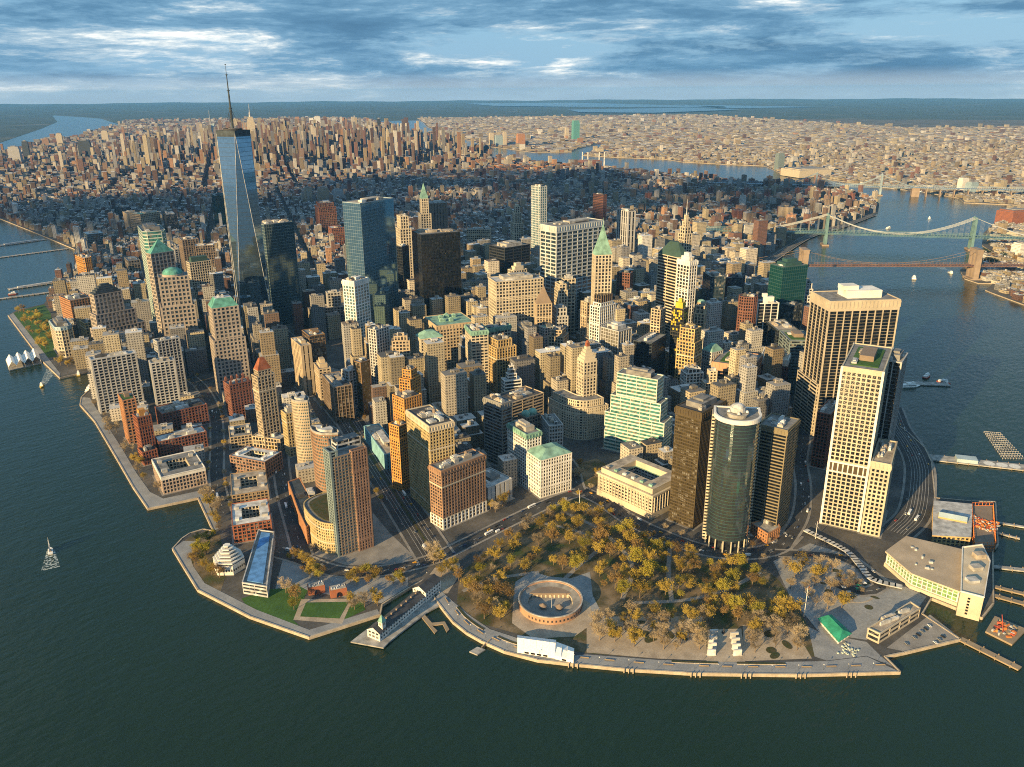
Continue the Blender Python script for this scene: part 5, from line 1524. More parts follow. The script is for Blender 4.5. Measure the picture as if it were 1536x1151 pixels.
# ------------------------------------------------------------------ customs house
def customs_house():
    F, Lp, Rp = (Vector(p) for p in G['customs'])
    u = (Rp - F)
    v = (Lp - F)
    v_len = v.length
    v.normalize()
    u = Vector((v.y, -v.x))
    w = 62.0
    c = F + u * w / 2 + v * v_len / 2
    ang = math.atan2(u.y, u.x)
    root = thing('customs_house', 'ornate cream stone palace with columns and a roof court facing the park', 'building', (c.x, c.y, GZ))
    outer = rect((c.x, c.y), ang, w, v_len)
    inner = rect((c.x + u.x * 4, c.y + u.y * 4), ang, w * .42, v_len * .52)
    h = 33.0
    mb = MB()
    for k in range(4):
        j = (k + 1) % 4
        mb.face([(*outer[k], GZ), (*outer[j], GZ), (*outer[j], h), (*outer[k], h)])
        mb.face([(*inner[j], 12), (*inner[k], 12), (*inner[k], h), (*inner[j], h)])
    mb.face([(*p, 12) for p in inner])
    body = mb.build('walls', glass('dk'), root)
    grid_mesh(outer, GZ + 9, h, 'punchl').build('facade_grid', wall('cream'), body, kind='stuff')
    grid_mesh(inner[::-1], 12, h, 'punchl').build('court_grid', wall('lgrey'), body, kind='stuff')
    ring(MB(), offset(outer, 1.2), offset(outer, -.1), GZ, GZ + 8.5).build('rusticated_base', wall('cream'), root)
    ring(MB(), offset(outer, 2.0), offset(outer, -1), h - 1, h + 1.5).build('cornice', wall('cream'), root)
    att = offset(outer, -2.2)
    rf = MB()
    for k in range(4):
        j = (k + 1) % 4
        rf.face([(*outer[k], h + .3), (*outer[j], h + .3), (*inner[j], h + .3), (*inner[k], h + .3)])
    rf.build('roof', wall('copper'), root)
    ain = offset(inner, 2.5)
    at = MB()
    ring(at, att, ain, h + .3, h + 8)
    a = at.build('attic', wall('cream'), root)
    rr = MB()
    for k in range(4):
        j = (k + 1) % 4
        rr.face([(*offset(att, -1)[k], h + 8.1), (*offset(att, -1)[j], h + 8.1), (*offset(ain, 1)[j], h + 8.1), (*offset(ain, 1)[k], h + 8.1)])
    rr.build('attic_roof', wall('tanroof'), a)
    for e in range(4):
        p, q = Vector(outer[e]), Vector(outer[(e + 1) % 4])
        d = (q - p).normalized()
        n = Vector((d.y, -d.x))
        cnt = int((q - p).length / 5.2)
        for k in range(cnt):
            s = p + d * (3 + k * 5.2) + n * 1.1
            MB().tube((s.x, s.y, GZ + 8.5), (s.x, s.y, h - 1), .75, .62, 8).build('column', wall('cream'), root)
    for k in range(6):
        s = Vector(att[3]) + (Vector(att[0]) - Vector(att[3])) * (k + .5) / 6 + u * 5
        MB().obox((s.x, s.y), ang, 3, 5, h + 8, h + 10.5).build('roof_light', wall(rnd.choice(('copper', 'whiteroof', 'concrete'))), root)
    FOOT.append(outer)


customs_house()


# ------------------------------------------------------------------ curved stone base of the stepped-crown tower
def oil_base():
    pts = [Vector(p) for p in smooth(G['oil_curve'], 6)]
    far = []
    for i, p in enumerate(pts):
        d = (pts[min(i + 1, len(pts) - 1)] - pts[max(i - 1, 0)]).normalized()
        far.append(p + Vector((-d.y, d.x)) * 30)
    poly = [tuple(p) for p in pts] + [tuple(p) for p in far[::-1]]
    poly = ccw(poly)
    root = THINGS['stone tower with stepped pyramid crown and red rooftop lantern']
    level(root, 'podium', poly, GZ, 52, 'punch', 'cream', 'dk', 'darkroof', label='curved stone base following the bend of the avenue')
    level(root, 'podium', offset(poly, -5), 52, 62, 'punch', 'cream', 'dk', 'greyroof')
    FOOT.append(poly)


oil_base()


# ------------------------------------------------------------------ ferry terminal
def ferry_terminal():
    p = ccw(G['terminal_roof'])
    c = centre(p)
    root = thing('ferry_terminal', 'pale ferry terminal with wide flat roof and tall green glass front', 'terminal', (*c, GZ))
    MB().prism(offset(p, -1.5), 6.5, 19).build('glass_hall', glass('greengl'), root)
    mb = grid_mesh(offset(p, -1.5), 6.5, 19, 'vertg')
    mb.build('mullions', wall('white'), root, kind='stuff')
    MB().prism(offset(p, .5), GZ, 6.4).build('plinth', wall('cream'), root)
    MB().prism(offset(p, 1.2), 19.05, 20.8, 0, 1, True).build('roof', [wall('cream'), wall('sand')], root)
    for k in range(9):
        q = (c[0] + rnd.uniform(-22, 22), c[1] + rnd.uniform(-20, 20))
        MB().obox(q, .5, rnd.uniform(1.5, 3), rnd.uniform(1.5, 4), 20.8, 20.8 + rnd.uniform(1, 2.6)).build('roof_vent', wall('silver'), root)
    b = ccw(G['terminal_block'])
    blk = MB().prism(b, GZ - 3, 27).build('slip_block', wall('cream'), root)
    ring(MB(), offset(b, .3), offset(b, -.6), 26.8, 28.3).build('parapet', wall('white'), blk)
    cb = centre(b)
    e = Vector(b[1]) - Vector(b[0])
    for k, t in enumerate((-.55, -.05, .45)):
        q = (cb[0] + (Vector(b[3]) - Vector(b[0])).normalized().x * 0 + (b[3][0] - cb[0]) * t, cb[1] + (b[3][1] - cb[1]) * t)
        MB().obox(q, .9, 8, 11, 27.05, 30 + k).build('plant_room', wall(('silver', 'concrete', 'tanroof')[k]), blk)
    wn = MB()
    A, B = Vector(G['terminal_block'][4]), Vector(G['terminal_block'][3])
    d = (B - A).normalized()
    n = Vector((d.y, -d.x))
    if n.dot(A - Vector(c)) < 0 and n.dot(B - Vector(cb)) < 0:
        n = -n
    for r_ in range(6):
        q = A + d * 8 + n * .15
        wn.obox((q.x, q.y), math.atan2(d.y, d.x), 2.2, .5, 4 + r_ * 3.4, 6 + r_ * 3.4)
    wn.build('stair_windows', glass('bk'), blk)
    FOOT.append(offset(p, 3))
    FOOT.append(b)
    # curved ramp
    rp = smooth([(312, -140), (300, -190), (280, -215), (262, -235), (268, -262)], 5)
    rm = MB()
    for a_, b_ in zip(rp, rp[1:]):
        a_, b_ = Vector(a_), Vector(b_)
        dd = b_ - a_
        rm.obox(tuple((a_ + b_) / 2), math.atan2(dd.y, dd.x), dd.length + 1.5, 7, 5.2, 6.4, bottom=True)
    rm.build('canopy_ramp', wall('silver'), root)


ferry_terminal()


def maritime():
    p = ccw(G['maritime'])
    c = centre(p)
    root = thing('pier_house', 'ochre metal pier house with grey roof and gabled skylight', 'building', (*c, GZ))
    MB().prism(p, 0, 13).build('walls', glass('dk'), root)
    grid_mesh(p, 0, 13, 'vertw').build('arcade', wall('ochre'), root, kind='stuff')
    MB().prism(offset(p, 1.2), 13, 14.5, 0, 1, True).build('roof', [wall('ochre'), wall('silver')], root)
    A, B = Vector(p[0]), Vector(p[1])
    ang = math.atan2(B.y - A.y, B.x - A.x)
    w, d = 12.0, 30.0
    r0 = rect(c, ang, w, d)
    m = MB().prism(r0, 14.5, 16.5)
    t0 = ((r0[0][0] + r0[1][0]) / 2, (r0[0][1] + r0[1][1]) / 2, 20)
    t1 = ((r0[2][0] + r0[3][0]) / 2, (r0[2][1] + r0[3][1]) / 2, 20)
    z = 16.5
    m.face([(*r0[1], z), (*r0[2], z), t1, t0], 1)
    m.face([(*r0[3], z), (*r0[0], z), t0, t1], 1)
    m.face([(*r0[0], z), (*r0[1], z), t0])
    m.face([(*r0[2], z), (*r0[3], z), t1])
    m.build('gabled_skylight', [wall('ochre'), wall('bluegl')], root)
    FOOT.append(p)
    s = ccw(G['scaffold'])
    cs = centre(s)
    root = thing('scaffolding', 'rusty orange scaffolding with litter of red planks over the slip', 'scaffold', (*cs, 0))
    MB().prism(offset(s, -1), 0, 11).build('deck_block', wall('brownst'), root)
    m = MB()
    for e in range(4):
        a, b = Vector(s[e]), Vector(s[(e + 1) % 4])
        n = int((b - a).length / 4)
        for k in range(n + 1):
            q = a + (b - a) * k / n
            m.tube((q.x, q.y, -1), (q.x, q.y, 15), .28, .28, 4)
        for z in (3, 7, 11, 14.5):
            m.tube((a.x, a.y, z), (b.x, b.y, z), .25, .25, 4)
    m.build('pole_frame', wall('orangep'), root, kind='stuff')
    m = MB()
    for k in range(170):
        q = (cs[0] + rnd.uniform(-14, 14), cs[1] + rnd.uniform(-14, 14))
        m.obox(q, rnd.uniform(0, 3), rnd.uniform(1, 5), rnd.uniform(.4, 1.4), 11, 11 + rnd.uniform(.3, 2.2), rnd.choice((0, 0, 1, 2)))
    m.build('stacked_planks', [wall('orangep'), wall('redpaint'), wall('silver')], root, kind='stuff')


maritime()


def low_block(name, label, poly, h, col, roofcol, style='punch', units=4, cat='building', gl='dk'):
    p = ccw(poly)
    c = centre(p)
    root = thing(name, label, cat, (*c, GZ))
    level(root, 'shaft', p, GZ, h, style, col, gl, roofcol)
    a = Vector(p[1]) - Vector(p[0])
    b = Vector(p[2]) - Vector(p[1])
    plant(root, c, math.atan2(a.y, a.x), a.length, b.length, h + .12, units, rnd)
    FOOT.append(p)
    return root


low_block('harbour_office', 'long low office with ribbon windows beside the waterside car park', G['coast_guard'], 13, 'tan2', 'tanroof', 'ribbon', 4)
low_block('brick_shrine', 'small orange brick house with white columned corner below the dark towers', G['shrine'], 15, 'orange2', 'concrete', 'punch', 3)


def restaurant():
    p = ccw(G['restaurant'])
    c = centre(p)
    root = thing('park_restaurant', 'waterside restaurant with bright green hipped roof', 'restaurant', (*c, GZ))
    MB().prism(offset(p, -1.5), GZ, 7).build('walls', wall('sand'), root)
    grid_mesh(offset(p, -1.5), GZ, 7, 'vertw').build('window_frames', wall('white'), root, kind='stuff')
    a, b = Vector(p[0]), Vector(p[1])
    lng = (b - a).length > (Vector(p[2]) - b).length
    o = offset(p, 1.0)
    m = MB()
    if lng:
        r0, r1 = (Vector(o[0]) + Vector(o[3])) / 2, (Vector(o[1]) + Vector(o[2])) / 2
    else:
        o = o[1:] + o[:1]
        r0, r1 = (Vector(o[0]) + Vector(o[3])) / 2, (Vector(o[1]) + Vector(o[2])) / 2
    dd = (r1 - r0)
    q0, q1 = r0 + dd * .16, r1 - dd * .16
    z, zt = 7.0, 12.5
    m.face([(*o[0], z), (*o[1], z), (q1.x, q1.y, zt), (q0.x, q0.y, zt)])
    m.face([(*o[2], z), (*o[3], z), (q0.x, q0.y, zt), (q1.x, q1.y, zt)])
    m.face([(*o[1], z), (*o[2], z), (q1.x, q1.y, zt)])
    m.face([(*o[3], z), (*o[0], z), (q0.x, q0.y, zt)])
    m.build('green_roof', wall('greenroof'), root)
    t = MB()
    for k in range(26):
        q = (c[0] - 22 + rnd.uniform(-10, 10), c[1] - 22 + rnd.uniform(-7, 7))
        t.tube((*q, GZ + .3), (*q, GZ + 1.1), 1.1, 1.1, 6, 0)
    t.build('terrace_tables', wall('whitegreen'), root, kind='stuff')
    FOOT.append(p)


restaurant()


# ------------------------------------------------------------------ round fort
def fort():
    c, r = G['castle']
    root = thing('round_fort', 'round brown sandstone fort with open court in the park', 'fort', (*c, GZ))
    n = 48
    ro, ri = circle(c, r, n), circle(c, r - 1.8, n)
    w = MB()
    ring(w, ro, ri, GZ, 10.5)
    wl = w.build('ring_wall', wall('orangepink'), root)
    em = MB()
    for k in range(0, 26):
        a = R_(180 + k * 7.2)
        q = (c[0] + (r + .05) * math.cos(a), c[1] + (r + .05) * math.sin(a))
        em.obox(q, a, .6, 1.3, 5, 7.2)
    em.build('gun_ports', wall('dark'), wl, kind='stuff')
    ring(MB(), circle(c, r + .4, n), circle(c, r - .8, n), 10.4, 11.3).build('coping', wall('concrete'), root)
    lean = MB()
    lean.frustum(circle(c, r - 1.7, n), 9.6, circle(c, r - 9.5, n), 6.6, 0, False)
    lean.build('sloping_roof', wall('greyroof'), root)
    lean = MB()
    ic = circle(c, r - 9.5, n)
    for k in range(n):
        j = (k + 1) % n
        lean.face([(*ic[j], 5.6), (*ic[k], 5.6), (*ic[k], 6.6), (*ic[j], 6.6)])
    lean.build('fascia', wall('cream'), root)
    for k in range(0, n, 2):
        MB().tube((*ic[k], GZ), (*ic[k], 6), .3, .3, 5).build('post', wall('cream'), root)
    f = MB()
    f.face([(*p, GZ + .3) for p in circle(c, r - 2, n)])
    f.build('court_floor', M['s_pavement'], root)
    # straight wing across the landward side
    a = R_(42)
    q = (c[0] + (r - 13) * math.cos(a), c[1] + (r - 13) * math.sin(a))
    MB().obox(q, a, 12, 44, GZ + .3, 7.6, 0, 1).build('barrack_wing', [wall('brownst'), wall('brownst')], root)
    for k in range(9):
        t = (k - 4) * 4.4
        s = (q[0] - 6.2 * math.cos(a) - t * math.sin(a), q[1] - 6.2 * math.sin(a) + t * math.cos(a))
        MB().obox(s, a, .5, 1.6, GZ + .3, 6).build('arch_pier', wall('cream'), root)
    for k, (ox, oy) in enumerate(((-9, 2), (1, -11))):
        s = (c[0] + ox, c[1] + oy)
        MB().tube((*s, GZ + .3), (*s, GZ + 3.4), 3, 3, 12).cone(circle(s, 4.2, 14), GZ + 3.4, (*s, GZ + 6)).build('kiosk', wall('brownst'), root)
    MB().tube((c[0] - 4, c[1] - 5, GZ), (c[0] - 4, c[1] - 5, GZ + 15), .18, .1, 5).build('flagpole', wall('white'), root)


fort()


def tent():
    for key, label, ht in (('tent', 'long white marquee with ribbed roof on the waterfront promenade', 9.0), ('tent_b', 'lower white marquee annexe with two stepped roofs at the water', 6.5)):
        p = G[key]
        A, B, C, D = (Vector(q) for q in p)
        c = centre(p)
        root = thing('marquee', label, 'tent', (*c, GZ))
        n = 6 if key == 'tent' else 3
        for k in range(n):
            s0, s1 = k / n, (k + 1) / n
            a0, a1 = A + (B - A) * s0, A + (B - A) * s1
            d0, d1 = D + (C - D) * s0, D + (C - D) * s1
            m0, m1 = (a0 + d0) / 2, (a1 + d1) / 2
            z, zt = GZ + 4, GZ + ht - (1.2 * (k % 2) if key == 'tent_b' else 0)
            m = MB()
            m.face([(a0.x, a0.y, z), (a1.x, a1.y, z), (m1.x, m1.y, zt), (m0.x, m0.y, zt)])
            m.face([(d1.x, d1.y, z), (d0.x, d0.y, z), (m0.x, m0.y, zt), (m1.x, m1.y, zt)])
            m.face([(a0.x, a0.y, GZ), (a1.x, a1.y, GZ), (a1.x, a1.y, z), (a0.x, a0.y, z)])
            m.face([(d1.x, d1.y, GZ), (d0.x, d0.y, GZ), (d0.x, d0.y, z), (d1.x, d1.y, z)])
            if k == 0:
                m.face([(d0.x, d0.y, GZ), (a0.x, a0.y, GZ), (a0.x, a0.y, z), (m0.x, m0.y, zt), (d0.x, d0.y, z)])
            if k == n - 1:
                m.face([(a1.x, a1.y, GZ), (d1.x, d1.y, GZ), (d1.x, d1.y, z), (m1.x, m1.y, zt), (a1.x, a1.y, z)])
            m.build('canvas_bay', M['tent'], root)
            MB().tube((a1.x, a1.y, z), (m1.x, m1.y, zt + .1), .22, .22, 4).tube((m1.x, m1.y, zt + .1), (d1.x, d1.y, z), .22, .22, 4).build('rib', M['tent'], root)
            w = (D + (C - D) * (s0 + .5 / n))
            nn = (D - A).normalized()
            e = (C - D).normalized()
            if 0 < k < n - 1:
                q = w + nn * .1
                MB().obox((q.x, q.y), math.atan2(e.y, e.x), (C - D).length / n * .7, .3, GZ + .8, GZ + 2.6).build('window', glass('bk'), root)


tent()
e0 = Vector(G['eagle'][0])
for k, p in enumerate(G['memorial']):
    mb = MB().obox(p, R_(48), 1.6, 7.5, GZ, GZ + 6.2).obox(p, R_(48), 2.4, 8.2, GZ, GZ + .7)
    o = mb.build('memorial_slab', wall('whiteroof'), loc=(*p, GZ))
    tag(o, 'tall pale granite memorial slab standing in two rows in the park', 'memorial', 'granite memorial slabs')
m = MB()
p = tuple(e0)
m.obox(p, .8, 2.6, 2.6, GZ, GZ + 2).frustum(circle(p, .9, 8), GZ + 2, circle((p[0] + .3, p[1]), .6, 8), GZ + 4.4).dome((p[0] + .4, p[1]), .55, GZ + 4.4, .8, 8, 3)
for s in (-1, 1):
    m.face([(p[0], p[1], GZ + 4.2), (p[0] + s * 1.2, p[1] + s * 1.6, GZ + 6.2), (p[0] + s * 2.0, p[1] + s * 2.2, GZ + 5.2), (p[0] + s * .5, p[1] + s * .5, GZ + 2.6)])
tag(m.build('eagle_statue', M['skin_dark'], loc=(*p, GZ)), 'dark bronze eagle statue with raised wings between the memorial slabs', 'statue')
for k, (p, hh, lab) in enumerate(zip(G['flagpole'], (46, 34, 30), ('tall white flagpole with an orange flag beside the restaurant', 'white flagpole at the head of the park by the customs house', 'white flagpole in front of the cream tower'))):
    root = thing('flagpole', lab, 'flagpole', (*p, GZ))
    MB().tube((*p, GZ), (*p, GZ + hh * .75), .45, .2, 6).build('pole', wall('white'), root)
    MB().tube((p[0] - 4, p[1] - 4, GZ + hh * .55), (p[0] + 4, p[1] + 4, GZ + hh * .55), .15, .15, 5).build('yardarm', wall('white'), root)
    m = MB()
    for i in range(4):
        x0, x1 = i * 1.0, (i + 1) * 1.0
        z = GZ + hh * .72
        m.face([(p[0] + x0, p[1] - .3 * math.sin(x0 * 2), z - 2), (p[0] + x1, p[1] - .3 * math.sin(x1 * 2), z - 2.1), (p[0] + x1, p[1] - .3 * math.sin(x1 * 2), z), (p[0] + x0, p[1] - .3 * math.sin(x0 * 2), z)])
    m.build('flag', wall('orangep' if k == 0 else 'redpaint'), root)


# ------------------------------------------------------------------ white pier house with clock tower
def pier_house():
    deck = ccw(G['pier_a_deck'])
    d = MB().prism(deck, .9, 2.2, bottom=True)
    o = d.build('pier_deck', wall('concrete'))
    tag(o, 'concrete pier deck under the long white pier house', 'pier')
    A, B, C, D = (Vector(p) for p in G['pier_a'])
    c = centre(G['pier_a'])
    root = thing('pier_building', 'long white pier house with dark roof and pointed clock tower at its end', 'building', (*c, 2.2))
    ax = ((C - B).normalized() + (D - A).normalized()).normalized()
    nr = Vector((-ax.y, ax.x))
    ang = math.atan2(ax.y, ax.x)
    s0 = (A + B) / 2
    ln = ((C + D) / 2 - s0).length
    W = 13.0

    def sec(t0, t1, w, h, rh, name):
        a = s0 + ax * ln * (t0 + t1) / 2
        q = rect((a.x, a.y), ang, ln * (t1 - t0), w)
        core = MB().prism(q, 2.2, h).build(name, glass('dk'), root)
        grid_mesh(q, 2.2, h, 'punch').build('facade_grid', wall('white'), core, kind='stuff')
        m = MB()
        o = offset(q, .9)
        r0, r1 = (Vector(o[0]) + Vector(o[3])) / 2, (Vector(o[1]) + Vector(o[2])) / 2
        m.face([(*o[0], h), (*o[1], h), (r1.x, r1.y, h + rh), (r0.x, r0.y, h + rh)])
        m.face([(*o[2], h), (*o[3], h), (r0.x, r0.y, h + rh), (r1.x, r1.y, h + rh)])
        m.face([(*o[1], h), (*o[2], h), (r1.x, r1.y, h + rh)], 1)
        m.face([(*o[3], h), (*o[0], h), (r0.x, r0.y, h + rh)], 1)
        m.build('pitched_roof', [wall('darkroof'), wall('white')], core)
    sec(.12, .74, W, 9.5, 3.5, 'middle_hall')
    sec(.74, 1.0, W + 2, 13.5, 5, 'land_hall')
    sec(.0, .12, W + 1, 10.5, 4.5, 'sea_hall')
    t = s0 + ax * ln * .08 - nr * 4.0
    tw = MB().obox((t.x, t.y), ang, 5, 5, 2.2, 19).build('clock_tower', wall('white'), root)
    MB().cone(rect((t.x, t.y), ang, 6, 6), 19, (t.x, t.y, 26)).build('copper_cap', wall('copper'), tw)
    for k in range(4):
        a = ang + k * math.pi / 2
        q = (t.x + 2.55 * math.cos(a), t.y + 2.55 * math.sin(a))
        m = MB().tube((q[0], q[1], 16.5), (q[0] + .15 * math.cos(a), q[1] + .15 * math.sin(a), 16.5), 1.4, 1.4, 12)
        m.build('clock_face', wall('sand'), tw)
    for k in range(9):
        q = s0 + ax * ln * (.2 + k * .08)
        MB().obox((q.x, q.y), ang, 1.6, 1.6, 12, 14.6).build('dormer', wall('brownst'), root)
    o = MB().prism(ccw(G['pier_a_walk']), .6, 1.8, bottom=True).build('pier_walkway', wall('concrete'))
    tag(o, 'grey walkway running beside the white pier house', 'walkway')
    o = MB().prism(ccw(G['jetty']), .2, 1.2, bottom=True).build('floating_jetty', wall('woodpier'))
    tag(o, 'bent wooden floating jetty beside the white pier house', 'jetty')
    r2 = thing('floating_dock', 'small floating dock with gangway off the promenade', 'dock', (*G['small_dock'][0], 0))
    MB().prism(ccw(G['small_dock']), -.4, 1.2).build('pontoon', wall('concrete'), r2)
    a, b = G['small_dock_walk']
    MB().tube((*a, 1.6), (*b, 3.0), .8, .8, 4).build('gangway', wall('woodpier'), r2)


pier_house()


# ------------------------------------------------------------------ museum, pavilions, riverside hotel group
def riverside_group():
    c = G['museum_hex'][0]
    root = thing('stepped_museum', 'white six sided museum with stepped louvred pyramid roof', 'museum', (*c, GZ))
    hexa = lambda r: circle(c, r, 6, None, .25)
    b = MB().prism(hexa(17), GZ, 14).build('base', wall('white'), root)
    wn = MB()
    for k in range(6):
        p, q = Vector(hexa(17)[k]), Vector(hexa(17)[(k + 1) % 6])
        d = (q - p).normalized()
        for i in range(6):
            s = p + (q - p) * (i + .5) / 6
            wn.obox((s.x, s.y), math.atan2(d.y, d.x), 1.5, .5, 7, 9)
    wn.build('window_row', glass('bk'), b, kind='stuff')
    for k in range(6):
        r = 17 - k * 2.6
        t = MB().prism(hexa(r - 1), 14 + k * 2.9, 15.5 + k * 2.9).build('louvre_gap', wall('dark'), root)
        MB().prism(hexa(r), 15.5 + k * 2.9, 16.9 + k * 2.9, bottom=True).build('roof_step', wall('white'), root)
    FOOT.append(circle(c, 20, 8))
    w = ccw(G['museum_wing'])
    r2 = low_block('museum_wing', 'long curved museum wing with a bright blue roof panel', w, 15, 'silver', 'greyroof', 'ribbonw', 0)
    MB().prism(offset(w, -4), 15.3, 16.0).build('blue_roof_panel', wall('blueroof'), r2)
    for k, p in enumerate(G['pavilion']):
        pr = thing('brick_pavilion', ('red brick pavilion with arch at the head of the framed lawn', 'red brick pavilion with white deck chairs on its terrace')[k], 'pavilion', (*p, GZ))
        ang = R_(-28)
        MB().obox(p, ang, 17, 9, GZ, GZ + 9).build('walls', wall('brickor'), pr)
        MB().obox(p, ang, 15.5, 7.5, GZ + 9, GZ + 9.6).build('roof_deck', wall('concrete'), pr)
        MB().tube((p[0] - 4, p[1] - 4.6, GZ + 3.6), (p[0] - 3.8, p[1] - 5.0, GZ + 3.6), 2.6, 2.6, 14).build('arch_opening', wall('dark'), pr)
        m = MB()
        for s in range(7):
            m.obox((p[0] + (s - 3) * 2.2, p[1] + rnd.uniform(-2, 2)), ang, 1, 2.6, GZ + 9.6, GZ + 10.6)
        m.build('roof_units', wall('whiteroof'), pr, kind='stuff')
        FOOT.append(rect(p, ang, 22, 14))
    m = MB()
    p = G['pavilion'][1]
    for k in range(14):
        m.obox((p[0] - 14 + k * 1.6, p[1] - 16 + k * -.7), R_(-28), .9, 3.4, GZ + .4, GZ + 1.3)
    # hotel tower: glass front and red brick flank over a curved yellow podium
    q = ccw(G['ritz'])
    c = centre(q)
    root = thing('hotel_tower', 'glass and red brick hotel tower with curved yellow stone podium', 'building', (*c, GZ))
    sh = level(root, 'shaft', q, GZ, 122, 'curtainw', 'brownst', 'blue2', 'greyroof')
    F0, F1 = Vector(G['ritz'][0]), Vector(G['ritz'][1])
    dd = (F1 - F0)
    qa = F0 + dd * .72 + Vector((dd.y, -dd.x)).normalized() * .8
    ang = math.atan2(dd.y, dd.x)
    level(root, 'brick_bay', rect((qa.x, qa.y), ang, dd.length * .44, 5), GZ, 125, 'fine', 'brick4', 'dk')
    qb = F0 + Vector((-dd.y, dd.x)).normalized() * 8
    level(root, 'balcony_bay', rect((qb.x, qb.y), ang, 7, 13), GZ, 129, 'balcony', 'tealgrey', 'dk')
    cc = ((c[0] + qb.x) / 2, (c[1] + qb.y) / 2)
    MB().obox(c, ang, dd.length * .7, 14, 122, 132).build('plant_room', glass('dk'), root)
    grid_mesh(rect(c, ang, dd.length * .7, 14), 122, 132, 'ribbonw').build('plant_screen', wall('silver'), root, kind='stuff')
    plant(root, c, ang, dd.length, 18, 122.2, 5, rnd)
    pd = ccw(smooth(G['ritz_podium'] + [G['ritz_podium'][0]], 5)[:-1])
    level(root, 'podium', pd, GZ, 40, 'fine', 'yellowbr', 'dk', 'greyroof')
    MB().prism(offset(pd, -6), 40.3, 41.2).build('roof_garden', M['s_bed'], root)
    FOOT.append(offset(pd, 2))
    FOOT.append(q)
    low = low_block('curved_museum', 'orange brick block with curved dark sloping roof beside the hotel', G['museum_sky'], 24, 'orange2', 'slate', 'fine', 2)
    for key, lab, rx, ry, h, a in (('ellipse_a', 'tall slim curved apartment tower with tan brick and glass prow', 8.5, 15, 106, 100), ('ellipse_b', 'broad curved tan brick tower with steel roof screens beside the hotel', 10, 21, 100, 105)):
        p = G[key][0]
        ga = R_(a) - math.pi / 2
        lens = lambda kx, ky: [(p[0] + x * math.cos(ga) - y * math.sin(ga), p[1] + x * math.sin(ga) + y * math.cos(ga)) for x, y in
                               [(kx * (1 - (t / 8) ** 2) + 1.2, ky * t / 8) for t in range(-8, 9)] + [(-kx * (1 - (t / 8) ** 2) - 1.2, ky * t / 8) for t in range(8, -9, -1)]]
        pl = lens(rx, ry)
        rt = thing('curved_apartment_tower', lab, 'building', (*p, GZ))
        level(rt, 'shaft', pl, GZ, h, 'ribbonw', 'redtan' if key == 'ellipse_b' else 'tan3', 'blue2', 'greyroof')
        MB().prism(lens(rx * .6, ry * .6), h, h + 6).build('plant_room', wall('silver'), rt)
        ring(MB(), offset(pl, .6), offset(pl, -.4), h + 1.3, h + 4).build('roof_screen', wall('concrete'), rt)
        plant(rt, p, R_(a), rx, ry, h + 6, 3, rnd)
        FOOT.append(pl)


riverside_group()

# market stalls, planting rings and kiosks on the terminal plaza
TP = G['terminal_plaza']
ct = centre(TP)
for k, (ox, oy, col) in enumerate(((6, 0, 'redpaint'), (10, -6, 'greenroof'), (14, -2, 'redpaint'), (3, -8, 'greenroof'), (18, -9, 'white'), (-4, 4, 'white'), (9, 8, 'orangep'), (-9, -3, 'white'))):
    p = (ct[0] + ox, ct[1] + oy)
    cn = {'redpaint': 'red', 'greenroof': 'green', 'white': 'white', 'orangep': 'orange'}[col]
    root = thing('market_stall', f'market stall with peaked {cn} canopy on the terminal plaza', 'stall', (*p, GZ), f'{cn} market stalls')
    MB().cone(rect(p, .6, 4.2, 4.2), GZ + 2.6, (*p, GZ + 4.0)).build('canopy', wall(col), root)
    for a_ in rect(p, .6, 3.8, 3.8):
        MB().tube((*a_, GZ + .1), (*a_, GZ + 2.6), .09, .09, 4).build('post', M['metal'], root)
    MB().obox(p, .6, 3, 1.2, GZ + .12, GZ + 1.1).build('counter', wall('woodpier'), root)
for k in range(9):
    a_ = k * 2.4
    rr = 14 + 5.5 * (k % 4)
    p = (ct[0] + rr * math.cos(a_) * 1.3, ct[1] + rr * math.sin(a_))
    sheet('planting_bed', circle(p, 3.2 + k % 3, 14, 2.2 + (k % 2) * 2, a_), GZ + .16 + k * .005, M['s_bed'])
structure('plaza_ring', ring(MB(), circle(ct, 25, 40), circle(ct, 23, 40), GZ + .05, GZ + .15), M['s_gravel'])
structure('plaza_ring', ring(MB(), circle(ct, 12, 32), circle(ct, 10.6, 32), GZ + .05, GZ + .152), M['s_gravel'])
# promenade lamps, benches and quay piles
pr = G['manhattan_near'][31:45]
run = smooth(pr, 22)
for i in range(1, len(run) - 1):
    a, b = Vector(run[i - 1]), Vector(run[i + 1])
    d = (b - a).normalized()
    nrm = Vector((-d.y, d.x))
    p = Vector(run[i]) + nrm * 5
    root = thing('lamp_post', 'slim dark lamp post in the row along the harbour promenade', 'lamp', (p.x, p.y, GZ), 'lamp posts along the promenade')
    MB().tube((p.x, p.y, GZ), (p.x, p.y, GZ + 6), .14, .1, 5).build('pole', M['darkmetal'], root)
    MB().dome((p.x, p.y), .55, GZ + 6, .7, 8, 3).build('lamp_globe', wall('whiteroof'), root)
    p = Vector(run[i]) + nrm * 9 + d * 9
    root = thing('bench', 'long timber bench in the row along the harbour promenade', 'bench', (p.x, p.y, GZ), 'benches along the promenade')
    an = math.atan2(d.y, d.x)
    MB().obox((p.x, p.y), an, 9, .8, GZ + .55, GZ + .7, bottom=True).build('seat', wall('woodpier'), root)
    q = p + nrm * .4
    MB().obox((q.x, q.y), an, 9, .12, GZ + .7, GZ + 1.3, bottom=True).build('backrest', wall('woodpier'), root)
    for t in (-3.6, 3.6):
        q = p + d * t
        MB().obox((q.x, q.y), an, .3, .7, GZ + .2, GZ + .55).build('leg', M['darkmetal'], root)
